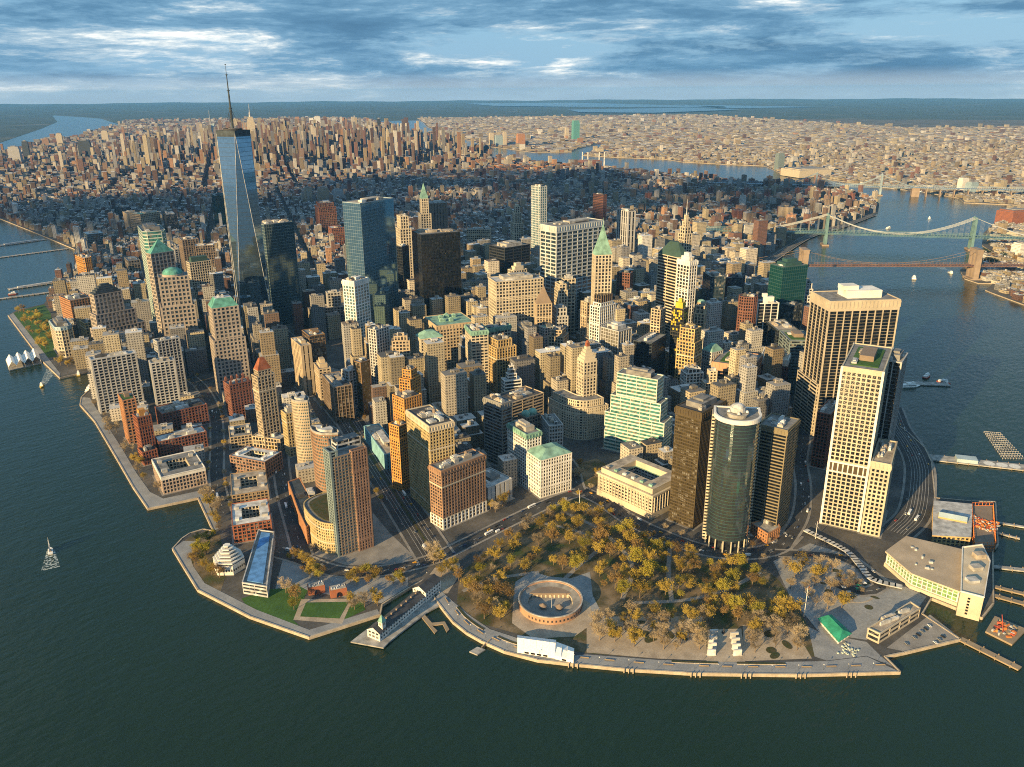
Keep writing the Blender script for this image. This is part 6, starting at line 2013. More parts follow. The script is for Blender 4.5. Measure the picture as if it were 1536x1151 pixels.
for i in range(1, len(run) - 1, 2):
    if i < 9:
        continue
    a, b = Vector(run[i - 1]), Vector(run[i + 1])
    d = (b - a).normalized()
    for k in range(3):
        p = Vector(run[i]) - Vector((-d.y, d.x)) * 2.2 + d * (k * 4 - 4)
        m = MB().tube((p.x, p.y, -2), (p.x, p.y, 4.2), .6, .55, 7).tube((p.x, p.y, 4.2), (p.x, p.y, 4.7), .7, .3, 7)
        tag(m.build('fender_pile', wall('sand'), loc=(p.x, p.y, 0)), 'pale timber fender pile standing against the promenade quay wall', 'pile', 'fender piles along the quay')

# ------------------------------------------------------------------ piers and water structures
for pts, w, lab in G['piers']:
    a, b = Vector(pts[0]), Vector(pts[1])
    d = b - a
    c = tuple((a + b) / 2)
    ang = math.atan2(d.y, d.x)
    root = thing('pier', lab, 'pier', (*c, 0))
    MB().obox(c, ang, d.length, w, .6, 2.0, bottom=True).build('deck', wall('woodpier' if 'timber' in lab else 'concrete'), root)
    m = MB()
    n = max(3, int(d.length / 12))
    for k in range(n):
        for s in (-1, 1):
            q = a + d * (k + .5) / n + Vector((-d.y, d.x)).normalized() * s * (w / 2 + .3)
            m.tube((q.x, q.y, -2), (q.x, q.y, 3.2), .45, .45, 5)
    m.build('pile_row', wall('woodpier'), root, kind='stuff')
    if 'hangar' in lab:
        q = a + d * .38
        MB().obox((q.x, q.y), ang, 26, 15, 2, 7).build('hangar', wall('bluegl'), root)
        for k in range(3):
            q = a + d * (.62 + .13 * k)
            MB().tube((q.x, q.y, 2.0), (q.x, q.y, 2.06), 7, 7, 20).build('landing_circle', M['s_paint'], root)
    if 'sheds' in lab or 'long grey' in lab:
        q = a + d * .5
        MB().obox((q.x, q.y), ang, d.length * .7, w * .5, 2, 5).build('shed', wall('silver'), root)
pf = G['pile_field']
A, B, C, D = (Vector(p) for p in pf)
root = thing('old_pier', 'ruined pier of bare timber rows standing in the river', 'pier', (*centre(pf), 0))
m = MB()
for i in range(6):
    p, q = A + (B - A) * i / 5, D + (C - D) * i / 8
    m.tube((p.x, p.y, 1.4), (q.x, q.y, 1.4), .3, .3, 4)
for i in range(13):
    p, q = A + (D - A) * i / 12, B + (C - B) * i / 12
    m.tube((p.x, p.y, 1.8), (q.x, q.y, 1.8), .28, .28, 4)
    for j in range(9):
        s = p + (q - p) * j / 8
        m.tube((s.x, s.y, -2), (s.x, s.y, 1.8), .35, .35, 4)
m.build('timber_grid', wall('lgrey'), root, kind='stuff')
b = ccw(G['barge'])
root = thing('work_barge', 'rusty work barge heaped with red machinery and timber', 'barge', (*centre(b), 0))
MB().prism(b, -.6, 1.9).build('hull', wall('woodpier'), root)
cb = centre(b)
m = MB()
for k in range(46):
    q = (cb[0] + rnd.uniform(-11, 11), cb[1] + rnd.uniform(-8, 8))
    m.obox(q, rnd.uniform(0, 3), rnd.uniform(1, 5), rnd.uniform(1, 2.5), 1.9, 1.9 + rnd.uniform(.5, 3), rnd.choice((0, 1, 2, 3)))
m.build('deck_load', [wall('redpaint'), wall('silver'), wall('woodpier'), wall('orangep')], root, kind='stuff')
p, q = (cb[0] - 6, cb[1]), (cb[0] + 8, cb[1] + 6)
MB().tube((*p, 1.9), (*q, 12), .5, .3, 5).build('crane_boom', wall('redpaint'), root)
f = G['ferry_dock']
A, B, C, D = (Vector(p) for p in f)
root = thing('tent_ferry_dock', 'floating ferry dock with peaked white fabric roof', 'dock', (*centre(f), 0))
MB().prism(ccw(f), -.5, 1.3).build('pontoon', wall('concrete'), root)
for k in range(4):
    a0, a1, d0, d1 = A + (B - A) * k / 4, A + (B - A) * (k + 1) / 4, D + (C - D) * k / 4, D + (C - D) * (k + 1) / 4
    am, dm = (a0 + a1) / 2, (d0 + d1) / 2
    m = MB()
    for l, r in (((a0, d0), (am, dm)), ((am, dm), (a1, d1))):
        z0, z1 = (8, 17) if l[0] is a0 else (17, 8)
        m.face([(l[0].x, l[0].y, z0), (l[1].x, l[1].y, z0), (r[1].x, r[1].y, z1), (r[0].x, r[0].y, z1)])
    m.build('fabric_roof', M['tent'], root)
    for s in (a0, d0, a1, d1):
        MB().tube((s.x, s.y, 1), (s.x, s.y, 8), .4, .4, 5).build('mast', wall('white'), root)


# ------------------------------------------------------------------ boats
def boat(pts, kind, label):
    a, b = Vector(pts[0]), Vector(pts[1])
    d = (b - a).normalized()
    ang = math.atan2(d.y, d.x)
    L, W = dict(taxi=(17, 6), sail=(17, 5), ferry=(40, 12), cruise=(30, 8), tug=(24, 8))[kind]
    root = thing('boat', label, 'boat', (a.x, a.y, 0))

    def loc(x, y):
        return (a.x + d.x * x - d.y * y, a.y + d.y * x + d.x * y)
    hull = [loc(-L / 2, -W / 2), loc(L * .25, -W / 2), loc(L / 2, 0), loc(L * .25, W / 2), loc(-L / 2, W / 2)]
    col = {'taxi': wall('yellow'), 'tug': wall('redpaint') if 'red' in label else M['darkmetal']}.get(kind, M['boat_white'])
    MB().frustum([((p[0] - a.x) * .86 + a.x, (p[1] - a.y) * .86 + a.y) for p in hull], -.4, hull, 1.9).build('hull', col, root)
    if kind == 'sail':
        for x in (-3, 3):
            p = loc(x, 0)
            MB().tube((*p, 1.8), (*p, 17), .2, .1, 5).build('mast', M['boat_white'], root)
            s = loc(x - 4.5, .8)
            m = MB()
            m.face([(*p, 3), (*s, 3.2), (*loc(x - .5, .3), 15.5)])
            m.build('sail', M['tent'], root)
        p = loc(8, 0)
        m = MB()
        m.face([(*p, 3), (*loc(3.4, .6), 3.4), (*loc(3.2, 0), 14)])
        m.build('jib', M['tent'], root)
        MB().obox(loc(-1, 0), ang, 5, 2.6, 1.9, 3).build('cabin', wall('woodpier'), root)
    else:
        MB().obox(loc(-L * .08, 0), ang, L * .62, W * .78, 1.9, 4.6, 0, 0).build('cabin', M['boat_white'], root)
        MB().obox(loc(L * .02, 0), ang, L * .36, W * .6, 4.6, 7).build('upper_deck', M['boat_white'], root)
        MB().obox(loc(-L * .08, 0), ang, L * .56, W * .8, 2.9, 3.8).build('window_band', glass('bk'), root)
        MB().obox(loc(L * .12, 0), ang, L * .1, W * .3, 7, 8.6).build('bridge', M['boat_white'], root)
    if kind in ('taxi', 'sail', 'cruise') and 'moored' not in label and 'yacht' not in label:
        m = MB()
        n = 10
        ln = {'taxi': 110, 'sail': 45, 'cruise': 90}[kind]
        for k in range(n):
            x0, x1 = L * .3 - ln * k / n, L * .3 - ln * (k + 1) / n
            w0, w1 = W * .75 + k * .55, W * .75 + (k + 1) * .55
            m.face([(*loc(x0, -w0), .06), (*loc(x0, w0), .06), (*loc(x1, w1), .06), (*loc(x1, -w1), .06)])
        m.build('wake', M['foam'], root)


for pts, kind, lab in G['boats']:
    boat(pts, kind, lab)


# ------------------------------------------------------------------ bridges
def suspension(name, label, A, B, endA, endB, deckz, topz, w, depth, col, towerfn, cabcol, cable_r):
    A, B = Vector(A), Vector(B)
    d = (B - A)
    span = d.length
    d.normalize()
    n = Vector((-d.y, d.x))
    c = (A + B) / 2
    root = thing(name, label, 'bridge', (c.x, c.y, 0))
    ang = math.atan2(d.y, d.x)
    eA, eB = (A - Vector(endA)).length, (Vector(endB) - B).length
    P0, P1 = A - d * eA, B + d * eB
    m = MB()
    mid = (P0 + P1) / 2
    tot = (P1 - P0).length
    m.obox((mid.x, mid.y), ang, tot, w, deckz, deckz + 1.2, bottom=True)
    dk = m.build('deck', wall(col), root)
    t = MB()
    k = int(tot / 9)
    for s in (-1, 1):
        for i in range(k):
            p = P0 + d * tot * (i + .5) / k + n * s * w * .5
            t.obox((p.x, p.y), ang, .7, .7, deckz - depth * .4, deckz + depth)
            q = P0 + d * tot * (i + 1) / k + n * s * w * .5
            p0 = P0 + d * tot * i / k + n * s * w * .5
            t.tube((p0.x, p0.y, deckz - depth * .4), (q.x, q.y, deckz + depth), .3, .3, 4, cap=False)
        p = mid + n * s * w * .5
        for z in (deckz - depth * .4, deckz + depth):
            t.obox((p.x, p.y), ang, tot, .9, z, z + .9, bottom=True)
    t.build('stiffening_truss', wall(col), dk, kind='stuff')
    for T in (A, B):
        towerfn(root, T, d, n, ang)
    for s in (-.46, .46) if w < 30 else (-.48, -.16, .16, .48):
        cb = MB()
        hg = MB()
        prev = None
        N = 26
        low = deckz + 4
        for i in range(N + 1):
            tt = i / N
            z = low + (topz - low) * (2 * tt - 1) ** 2
            p = A + d * span * tt + n * s * w
            if prev is not None:
                cb.tube(prev, (p.x, p.y, z), cable_r, cable_r, 5, cap=False)
            hg.tube((p.x, p.y, deckz), (p.x, p.y, z), .18, .18, 3, cap=False)
            prev = (p.x, p.y, z)
        for T, sg, ee in ((A, -1, eA), (B, 1, eB)):
            run = min(ee, span * .5)
            prev = None
            for i in range(9):
                tt = i / 8
                p = T + d * sg * run * tt + n * s * w
                z = topz + (deckz + 2 - topz) * (tt * 1.35 - .35 * tt * tt)
                if prev is not None:
                    cb.tube(prev, (p.x, p.y, z), cable_r, cable_r, 5, cap=False)
                hg.tube((p.x, p.y, deckz), (p.x, p.y, z), .18, .18, 3, cap=False)
                prev = (p.x, p.y, z)
        co = cb.build('main_cable', wall(cabcol), root)
        hg.build('hangers', wall(cabcol), co, kind='stuff')
    for P, sg in ((A, -1), (B, 1)):
        q = P + d * sg * span * .52
        MB().obox((q.x, q.y), ang, 34, w + 8, 0, deckz - 1).build('anchorage', wall('bbstone'), root)
    for P, sg, ee in ((A, -1, eA), (B, 1, eB)):
        k = int(max(0, ee - span * .55) / 60)
        for i in range(k):
            q = P + d * sg * (span * .55 + 40 + i * 60)
            MB().obox((q.x, q.y), ang, 4, w * .8, 0, deckz - .2).build('approach_pier', wall('bbstone'), root)


def steel_tower(col, h, w):
    def fn(root, T, d, n, ang):
        m = MB().obox((T.x, T.y), ang, 22, w + 14, -3, 5)
        t = m.build('tower', [wall('bbstone')], root)
        for s in (-.5, -.17, .17, .5):
            p = T + n * s * w
            mb = MB()
            mb.frustum(rect((p.x, p.y), ang, 9, 3.6), 5, rect((p.x, p.y), ang, 5.5, 3.0), h)
            mb.build('tower_leg', wall(col), t)
        for z in (16, 36, 56, 76, h - 5):
            MB().obox((T.x, T.y), ang, 4.4, w, z, z + 3.2, bottom=True).build('cross_beam', wall(col), t)
        mb = MB()
        zs = (16, 36, 56, 76, h - 5)
        for a, b in zip(zs, zs[1:]):
            for s0, s1 in ((-.5, -.17), (-.17, .17), (.17, .5)):
                p, q = T + n * s0 * w, T + n * s1 * w
                mb.tube((p.x, p.y, a), (q.x, q.y, b), .6, .6, 4)
                mb.tube((q.x, q.y, a), (p.x, p.y, b), .6, .6, 4)
        mb.build('tower_bracing', wall(col), t, kind='stuff')
        for s in (-.5, -.17, .17, .5):
            p = T + n * s * w
            MB().dome((p.x, p.y), 2.4, h, 3.2, 8, 3).build('finial', wall(col), t)
    return fn


def stone_tower_fn(root, T, d, n, ang):
    h = 84.0
    t = MB().obox((T.x, T.y), ang, 26, 48, -3, 6).build('tower', wall('bbstone'), root)
    for s in (-1, 0, 1):
        p = T + n * s * 16.5
        MB().obox((p.x, p.y), ang, 14, 8.5, 6, h - 11).build('tower_pier', wall('bbstone'), t)
    # pointed arch heads between the piers
    for s in (-.5, .5):
        p = T + n * s * 16.5
        m = MB()
        for k in range(6):
            z = h - 28 + k * 3
            wdt = 8.0 * (1 - (k / 6) ** 1.6)
            for sg in (-1, 1):
                fill = 4.1 - wdt / 2
                if fill > .2:
                    q = p + n * sg * (4.1 - fill / 2)
                    m.obox((q.x, q.y), ang, 12.6, fill, z, z + 3.05)
        m.build('arch_head', wall('bbstone'), t)
        MB().obox((p.x, p.y), ang, 12, 9, 36, 40, bottom=True).build('roadway_beam', wall('bbdeck'), t)
    MB().obox((T.x, T.y), ang, 15, 43, h - 11, h - 2, bottom=True).build('tower_head', wall('bbstone'), t)
    MB().obox((T.x, T.y), ang, 17, 45, h - 2, h, bottom=True).build('cornice', wall('bbstone'), t)


suspension('steel_suspension_bridge', 'blue green steel suspension bridge with slender towers over the river', *G['mb'], *G['mb_ends'], 41, 102, 34, 8, 'bluegreen', steel_tower('bluegreen', 102, 30), 'steel', .65)
suspension('stone_suspension_bridge', 'brown bridge with massive arched stone towers over the river', *G['bb'], *G['bb_ends'], 38, 80, 26, 4, 'bbdeck', stone_tower_fn, 'brownst', .4)
wa, wb_ = Vector(G['wb'][0]), Vector(G['wb'][1])
wd = (wb_ - wa).normalized()
suspension('far_steel_bridge', 'distant grey steel truss bridge far up the river', G['wb'][0], G['wb'][1], tuple(wa - wd * 500), tuple(wb_ + wd * 700), 41, 100, 34, 10, 'steelblue', steel_tower('steelblue', 100, 28), 'steelblue', .6)


# ------------------------------------------------------------------ city fabric
def attr_mesh(name, boxes):
    """boxes: array rows cx,cy,ang,w,d,z0,z1, wall rgb, roof rgb -> one mesh with face colours"""
    b = np.array(boxes, float)
    n = len(b)
    ca, sa = np.cos(b[:, 2]), np.sin(b[:, 2])
    V = np.zeros((n, 8, 3))
    for k, (sx, sy) in enumerate(((-.5, -.5), (.5, -.5), (.5, .5), (-.5, .5))):
        x, y = sx * b[:, 3], sy * b[:, 4]
        V[:, k, 0] = V[:, k + 4, 0] = b[:, 0] + x * ca - y * sa
        V[:, k, 1] = V[:, k + 4, 1] = b[:, 1] + x * sa + y * ca
        V[:, k, 2] = b[:, 5]
        V[:, k + 4, 2] = b[:, 6]
    Fq = np.array([[0, 1, 5, 4], [1, 2, 6, 5], [2, 3, 7, 6], [3, 0, 4, 7], [4, 5, 6, 7]])
    F = (Fq[None] + (np.arange(n) * 8)[:, None, None]).reshape(-1)
    me = bpy.data.meshes.new(name)
    me.vertices.add(n * 8)
    me.vertices.foreach_set('co', V.reshape(-1))
    me.loops.add(n * 20)
    me.loops.foreach_set('vertex_index', F.astype(np.int32))
    me.polygons.add(n * 5)
    me.polygons.foreach_set('loop_start', np.arange(0, n * 20, 4, dtype=np.int32))
    me.polygons.foreach_set('loop_total', np.full(n * 5, 4, np.int32))
    me.polygons.foreach_set('use_smooth', np.zeros(n * 5, bool))
    me.update(calc_edges=True)
    at = me.attributes.new('Col', 'FLOAT_COLOR', 'FACE')
    C = np.ones((n, 5, 4))
    C[:, :4, :3] = b[:, None, 7:10]
    C[:, 4, :3] = b[:, 10:13]
    at.data.foreach_set('color', C.reshape(-1))
    me.materials.append(M['city'])
    return me


npr = np.random.default_rng(11)
cy_, sy_ = math.cos(R_(YAW)), math.sin(R_(YAW))
cp_, sp_ = math.cos(R_(PITCH)), math.sin(R_(PITCH))


def in_view(x, y, mx=130, ymax=1250):
    """keep what the harbour side can see, with a margin on both sides"""
    dx, dy, dz = x - CAM.x, y - CAM.y, -CAM.z
    r = dx * cy_ - dy * sy_
    f = dx * sy_ + dy * cy_
    fw = f * cp_ - dz * sp_
    px = 768 + 1214 * r / np.maximum(fw, 1)
    return (fw > 50) & (px > -mx) & (px < 1536 + mx)


# occupied ground near the tip (4 m raster)
RX0, RY0, RS = -400.0, -500.0, 4.0
RW, RH = 750, 900
occ = np.zeros((RH, RW), bool)
gx, gy = np.meshgrid(RX0 + (np.arange(RW) + .5) * RS, RY0 + (np.arange(RH) + .5) * RS)
gxf, gyf = gx.ravel(), gy.ravel()


def mark(poly):
    p = np.array(poly)
    x0, y0, x1, y1 = p[:, 0].min(), p[:, 1].min(), p[:, 0].max(), p[:, 1].max()
    i0, i1 = max(0, int((x0 - RX0) / RS) - 1), min(RW, int((x1 - RX0) / RS) + 2)
    j0, j1 = max(0, int((y0 - RY0) / RS) - 1), min(RH, int((y1 - RY0) / RS) + 2)
    if i1 <= i0 or j1 <= j0:
        return
    sx, sy = gx[j0:j1, i0:i1], gy[j0:j1, i0:i1]
    occ[j0:j1, i0:i1] |= np_inside(poly, sx.ravel(), sy.ravel()).reshape(sx.shape)


for f in FOOT:
    mark(offset(ccw(f), 5) if len(f) <= 8 else f)
for nm, (sp, w) in ROADS.items():
    for a, b in zip(sp, sp[1:]):
        a, b = Vector(a), Vector(b)
        d = b - a
        if d.length > .1:
            mark(rect(tuple((a + b) / 2), math.atan2(d.y, d.x), d.length + 6, w + 9))
# open squares and churchyard kept clear
for q in (G['terminal_clear'], [(-130, 90), (40, 100), (60, 190), (-60, 320), (-160, 260)], [(150, 120), (330, 130), (330, 210), (230, 210)], [(330, 560), (390, 560), (400, 650), (340, 660)],
          [(240, 760), (400, 700), (470, 900), (330, 950)], [(-10, 1180), (110, 1180), (60, 1260), (-60, 1240)], [(300, -60), (380, -60), (390, -160), (290, -160)], [(-190, 480), (-60, 480), (-60, 200), (-230, 200)],
          [(330, -190), (460, -190), (520, -130), (420, -60), (360, -100)]):
    mark(q)


def free(x, y):
    i = ((x - RX0) / RS).astype(int)
    j = ((y - RY0) / RS).astype(int)
    ok = (i >= 0) & (i < RW) & (j >= 0) & (j < RH)
    r = np.ones(len(x), bool)
    r[ok] = ~occ[j[ok], i[ok]]
    return r


PAL = np.array([(.18, .10, .08), (.14, .085, .07), (.20, .14, .11), (.27, .22, .15), (.33, .285, .205), (.41, .36, .26), (.30, .30, .30), (.22, .22, .23), (.46, .42, .36), (.13, .09, .075), (.5, .49, .47), (.34, .2, .12)])
ROOF = np.array([(.06, .06, .065), (.10, .10, .10), (.16, .155, .15), (.27, .265, .26), (.40, .40, .40), (.55, .55, .55), (.14, .10, .085), (.20, .16, .13)])


def lots(ang, s0, s1, t0, t1, avenue, street, lotw, land_poly, hfun, pw=None, jitter=.15, gap=18.0, ave_gap=28.0, centre_=(0, 0), skip=None):
    """rows of building lots on a street grid: s runs up the avenues, t across them"""
    ca, sa = math.sin(ang), math.cos(ang)      # unit vector of the avenue direction (azimuth)
    out = []
    for t in np.arange(t0, t1, avenue):
        for s in np.arange(s0, s1, street):
            bd = (street - gap) / 2
            bw = avenue - ave_gap
            for row in (0, 1):
                n = max(1, int(bw / lotw))
                ww = npr.uniform(.55, 1.45, n)
                ww = ww / ww.sum() * bw
                x = t + np.cumsum(ww) - ww / 2 - bw / 2
                dd = bd * npr.uniform(.72, 1.0, n)
                sc_ = s + (row - .5) * bd + (bd - dd) / 2 * (1 if row else -1) * 1.0
                X = centre_[0] + sc_ * ca + x * sa
                Y = centre_[1] + sc_ * sa - x * ca
                out.append(np.stack([X, Y, np.full(n, math.pi / 2 - ang - math.pi / 2), ww * npr.uniform(.9, .995, n), dd], 1))
    b = np.concatenate(out)
    k = in_view(b[:, 0], b[:, 1])
    b = b[k]
    cz, sz = np.cos(b[:, 2]), np.sin(b[:, 2])
    keep = np.ones(len(b), bool)
    for fx in (-.7, .7):
        for fy in (-.7, .7):
            keep &= np_inside(land_poly, b[:, 0] + fx * b[:, 3] * cz - fy * b[:, 4] * sz, b[:, 1] + fx * b[:, 3] * sz + fy * b[:, 4] * cz)
    b = b[keep]
    ok = np.ones(len(b), bool)
    ca2, sa2 = np.cos(b[:, 2]), np.sin(b[:, 2])
    for fx in (-.5, 0, .5):
        for fy in (-.5, 0, .5):
            ok &= free(b[:, 0] + fx * b[:, 3] * ca2 - fy * b[:, 4] * sa2, b[:, 1] + fx * b[:, 3] * sa2 + fy * b[:, 4] * ca2)
    if skip:
        for p in skip:
            ok &= ~np_inside(p, b[:, 0], b[:, 1])
    b = b[ok]
    n = len(b)
    h = hfun(b[:, 0], b[:, 1], n)
    if hfun is h_low:
        h = np.minimum(h, 4.0 * np.minimum(b[:, 3], b[:, 4]) + 16)
    thin = np.where(h > 110, .8, 1.0)
    b[:, 3] *= thin
    b[:, 4] *= thin
    pi = npr.choice(len(PAL), n, p=pw)
    ri = npr.choice(len(ROOF), n, p=[.14, .14, .14, .16, .17, .17, .04, .04])
    wc = PAL[pi] * npr.uniform(.55, 1.15, (n, 1))
    rc = ROOF[ri] * npr.uniform(.8, 1.2, (n, 1))
    return np.concatenate([b, np.full((n, 1), GZ - .5), (GZ + h)[:, None], wc, rc], 1)


AZ = R_(29.0)
ca_, sa_ = math.sin(AZ), math.cos(AZ)


def h_mid(x, y, n):
    s = x * ca_ + y * sa_
    t = x * sa_ - y * ca_
    h = npr.gamma(6, 2.9, n) + 6
    tall = npr.random(n) < .05
    h[tall] += npr.uniform(15, 45, tall.sum())
    mid = np.clip((s - 4200) / 1300, 0, 1) * (np.clip(1 - np.abs(t - 250) / 2000, .1, 1))
    h = h * (1 + .4 * mid) + mid * npr.gamma(.55, 95, n)
    h = np.where(s > 9200, 14 + npr.gamma(3, 7, n), h)
    return np.clip(h, 8, 235)


ESTATE = [(-230, 190), (0, 190), (40, 330), (100, 470), (165, 640), (120, 800), (-10, 900), (-110, 900), (-140, 700)]


def h_low(x, y, n):
    return np.where(np_inside(ESTATE, x, y), npr.uniform(14, 25, n), h_low2(x, y, n))


def h_low2(x, y, n):
    d = np.hypot(x - 520, y - 330)
    return np.clip(npr.gamma(3.5, 21, n) * np.clip(1.5 - d / 1000, .5, 1.3) + 10, 14, np.where(np.hypot(x - CAM.x, y - CAM.y) < 1120, 40, np.where(d < 430, 140, 108)))


HOUSING = [[(1500, 620), (1900, 690), (2650, 780), (3150, 850), (3950, 1400), (3880, 1750), (2600, 1650), (1700, 1200), (1400, 850)]]
STUY = [[(3200, 3000), (4000, 3300), (4000, 3900), (3300, 3900)]]
rows = []
rows.append(lots(R_(24), -200, 1500, -900, 1600, 68, 62, 29, MANHATTAN, h_low, [.03, .02, .03, .09, .17, .18, .14, .07, .18, .01, .08, .0], gap=9, ave_gap=9))
N1 = len(rows[0])
near_rows = lots(AZ, 1500, 4000, -2400, 3200, 150, 70, 12, MANHATTAN, h_mid, gap=15, ave_gap=20)
rows.append(near_rows)
rows.append(lots(AZ, 4000, 7600, -3200, 3600, 240, 78, 20, MANHATTAN, h_mid, ave_gap=34))
rows.append(lots(AZ, 7600, 16000, -3800, 4200, 260, 110, 36, MANHATTAN, h_mid, gap=24))
PB = [.05, .04, .06, .13, .17, .17, .09, .04, .16, .02, .06, .01]


def h_bk(x, y, n):
    h = npr.gamma(9, 1.15, n) + 2
    t = npr.random(n) < .025
    h[t] += npr.uniform(10, 40, t.sum())
    return np.clip(h, 5, 60)


rows.append(lots(R_(35), -2000, 6000, 1200, 7200, 200, 66, 15, BROOKLYN, h_bk, PB, gap=17, ave_gap=22))
rows.append(lots(R_(35), -2000, 9000, 7200, 14500, 280, 110, 40, BROOKLYN, h_bk, PB, gap=30))
rows.append(lots(R_(35), 6000, 16000, 1200, 7200, 280, 110, 40, BROOKLYN, h_bk, PB, gap=30))
rows.append(lots(R_(50), 4000, 20000, -6000, 18000, 600, 420, 170, G['new_jersey'], h_bk, PB, gap=90))

# the largest-looking ones become things of their own, the rest is city fabric
allb = np.concatenate(rows)
dist = np.hypot(allb[:, 0] - CAM.x, allb[:, 1] - CAM.y)
size = (allb[:, 6] - allb[:, 5]) * np.maximum(allb[:, 3], allb[:, 4]) / dist ** 2
down = dist < 2300
order = np.argsort(-np.where(down, size, size * .75))
single = np.zeros(len(allb), bool)
single[order[:190]] = True
COLN = ('dark red brick', 'red brown brick', 'rust brick', 'brown stone', 'buff stone', 'tan stone', 'grey', 'slate grey', 'cream stone', 'dark brown', 'white', 'terracotta')


def nearest_col(c):
    c = np.array(c)
    return COLN[int(np.argmin(((PAL - c) ** 2).sum(1)))]


for b in allb[single]:
    cx, cy, an, w, d, z0, z1 = b[:7]
    n = math.hypot(cx - CAM.x, cy - CAM.y)
    parts = [(cx, cy, an, w, d, z0, z1, *b[7:13])]
    q = random.Random(int(cx * 3 + cy))
    if z1 > 40 and q.random() < .6:
        f = q.uniform(.55, .8)
        parts = [(cx, cy, an, w, d, z0, z1 * f, *b[7:13]), (cx, cy, an, w * .72, d * .72, z1 * f, z1, *b[7:13])]
    else:
        f = 1
    k = .4 if len(parts) > 1 else .6
    parts.append((cx + w * .1, cy + d * .06, an, w * .35 * k / .6, d * .35 * k / .6, z1, z1 + q.uniform(2.5, 5), *b[10:13], *b[10:13]))
    for _ in range(2):
        parts.append((cx + q.uniform(-.2, .2) * w * k / .6, cy + q.uniform(-.2, .2) * d * k / .6, an, 3, 3, z1, z1 + q.uniform(1.5, 6), .3, .28, .25, .3, .28, .25))
    parts = [(p[0] - cx, p[1] - cy, *p[2:5], p[5] - GZ, p[6] - GZ, *p[7:]) for p in parts]
    me = attr_mesh('city_building', parts)
    o = bpy.data.objects.new('city_building', me)
    o.location = (cx, cy, GZ)
    COL.objects.link(o)
    nm = nearest_col(b[7:10])
    s = cx * ca_ + cy * sa_
    where, grp = (('among the downtown towers', 'downtown infill buildings') if s < 1500 else ('in the low streets north of downtown', 'mid city buildings') if s < 4200 else ('in the far midtown skyline', 'midtown buildings'))
    hh = 'tall' if z1 > 70 else ('mid rise' if z1 > 35 else 'low')
    if s < 1500:
        key = min(THINGS, key=lambda t: (WLOC[THINGS[t].name][0] - cx) ** 2 + (WLOC[THINGS[t].name][1] - cy) ** 2)
        short = ' '.join(key.split()[:6])
        for stop in (' beside', ' with', ' behind', ' by', ' between', ' in', ' of', ' and', ' below', ' facing', ' on', ' the', ' a', ' its', ' at', ' joined', ' to', ' under', ' standing', ' reflecting', ' tucked', ' rising', ' attached'):
            while short.endswith(stop):
                short = short[:-len(stop)]
        where = 'next to the ' + short
        grp = 'buildings ' + where
    tag(o, f'{hh} {nm} block {where}', 'building', f'{hh} {nm} {grp}')
rest = allb[~single]
# stair heads, tanks and bulkheads give every nearer roof its clutter
nearm = np.hypot(rest[:, 0] - CAM.x, rest[:, 1] - CAM.y) < 4600
rb = rest[nearm]
cl = []
for _ in range(2):
    k = len(rb)
    ox, oy = npr.uniform(-.3, .3, k) * rb[:, 3], npr.uniform(-.3, .3, k) * rb[:, 4]
    c2, s2 = np.cos(rb[:, 2]), np.sin(rb[:, 2])
    g = npr.uniform(.12, .5, (k, 1)) * np.ones((1, 3))
    cl.append(np.stack([rb[:, 0] + ox * c2 - oy * s2, rb[:, 1] + ox * s2 + oy * c2, rb[:, 2], rb[:, 3] * npr.uniform(.12, .35, k), rb[:, 4] * npr.uniform(.12, .3, k), rb[:, 6], rb[:, 6] + npr.uniform(1.5, 5, k)], 1))
    cl[-1] = np.concatenate([cl[-1], g, g * 1.1], 1)
me = attr_mesh('city_blocks', np.concatenate([rest] + cl))
o = bpy.data.objects.new('city_blocks', me)
COL.objects.link(o)
o['kind'] = 'stuff'
o['label'] = 'dense carpet of low and mid rise city blocks to the horizon'
o['category'] = 'city blocks'

# named far towers
AREA = dict(m='in the far midtown skyline', s='in the low streets north of downtown', e='on the east river bank of midtown', q='across the river in the far industrial quarter', b='on the far river bank by the bridges', l='in the riverside housing estate')
CN = dict(slate='dark slate', brown='dark brown', lgrey='pale grey', cream='cream', redtan='reddish tan', tan='tan', pinkgr='pinkish grey', white='white', black2='black', ochre='golden', bronze2='bronze', blue='pale blue', orange2='orange brick', tealglass='green glass',
          brick='red brick', brownst='brown brick', tealgrey='teal grey', tan3='buff', lilac='lilac', orangepink='salmon', brickor='orange red', redbrown='dark red brown')
for x, y, w, h, c, ar in G['far']:
    col = WALL[c]
    w2 = max(w, 16)
    if ar == 'l':
        w2 = w * .8
        bx = [(0, 0, -AZ, w2, w2 * .5, 0, h, *col, .2, .18, .16), (0, 0, -AZ, w2 * .42, w2 * 1.0, 0, h, *col, .2, .18, .16), (0, 0, -AZ, w2 * .2, w2 * .2, h, h + 5, *col, .2, .2, .2)]
    else:
        bx = [(0, 0, -AZ, w2 * .92, w2 * .75, 0, h * .86, *col, .2, .2, .2), (0, 0, -AZ, w2 * .8, w2 * .62, h * .86, h * .96, *col, .2, .2, .2), (0, 0, -AZ, w2 * .4, w2 * .4, h * .96, h, .3, .3, .3, .2, .2, .2)]
    o = bpy.data.objects.new('housing_tower' if ar == 'l' else 'distant_tower', attr_mesh('distant_tower', bx))
    o.location = (x, y, GZ)
    COL.objects.link(o)
    tag(o, f"{CN.get(c, c)} tower {AREA[ar]}", 'tower', f"{CN.get(c, c)} towers {AREA[ar]}")
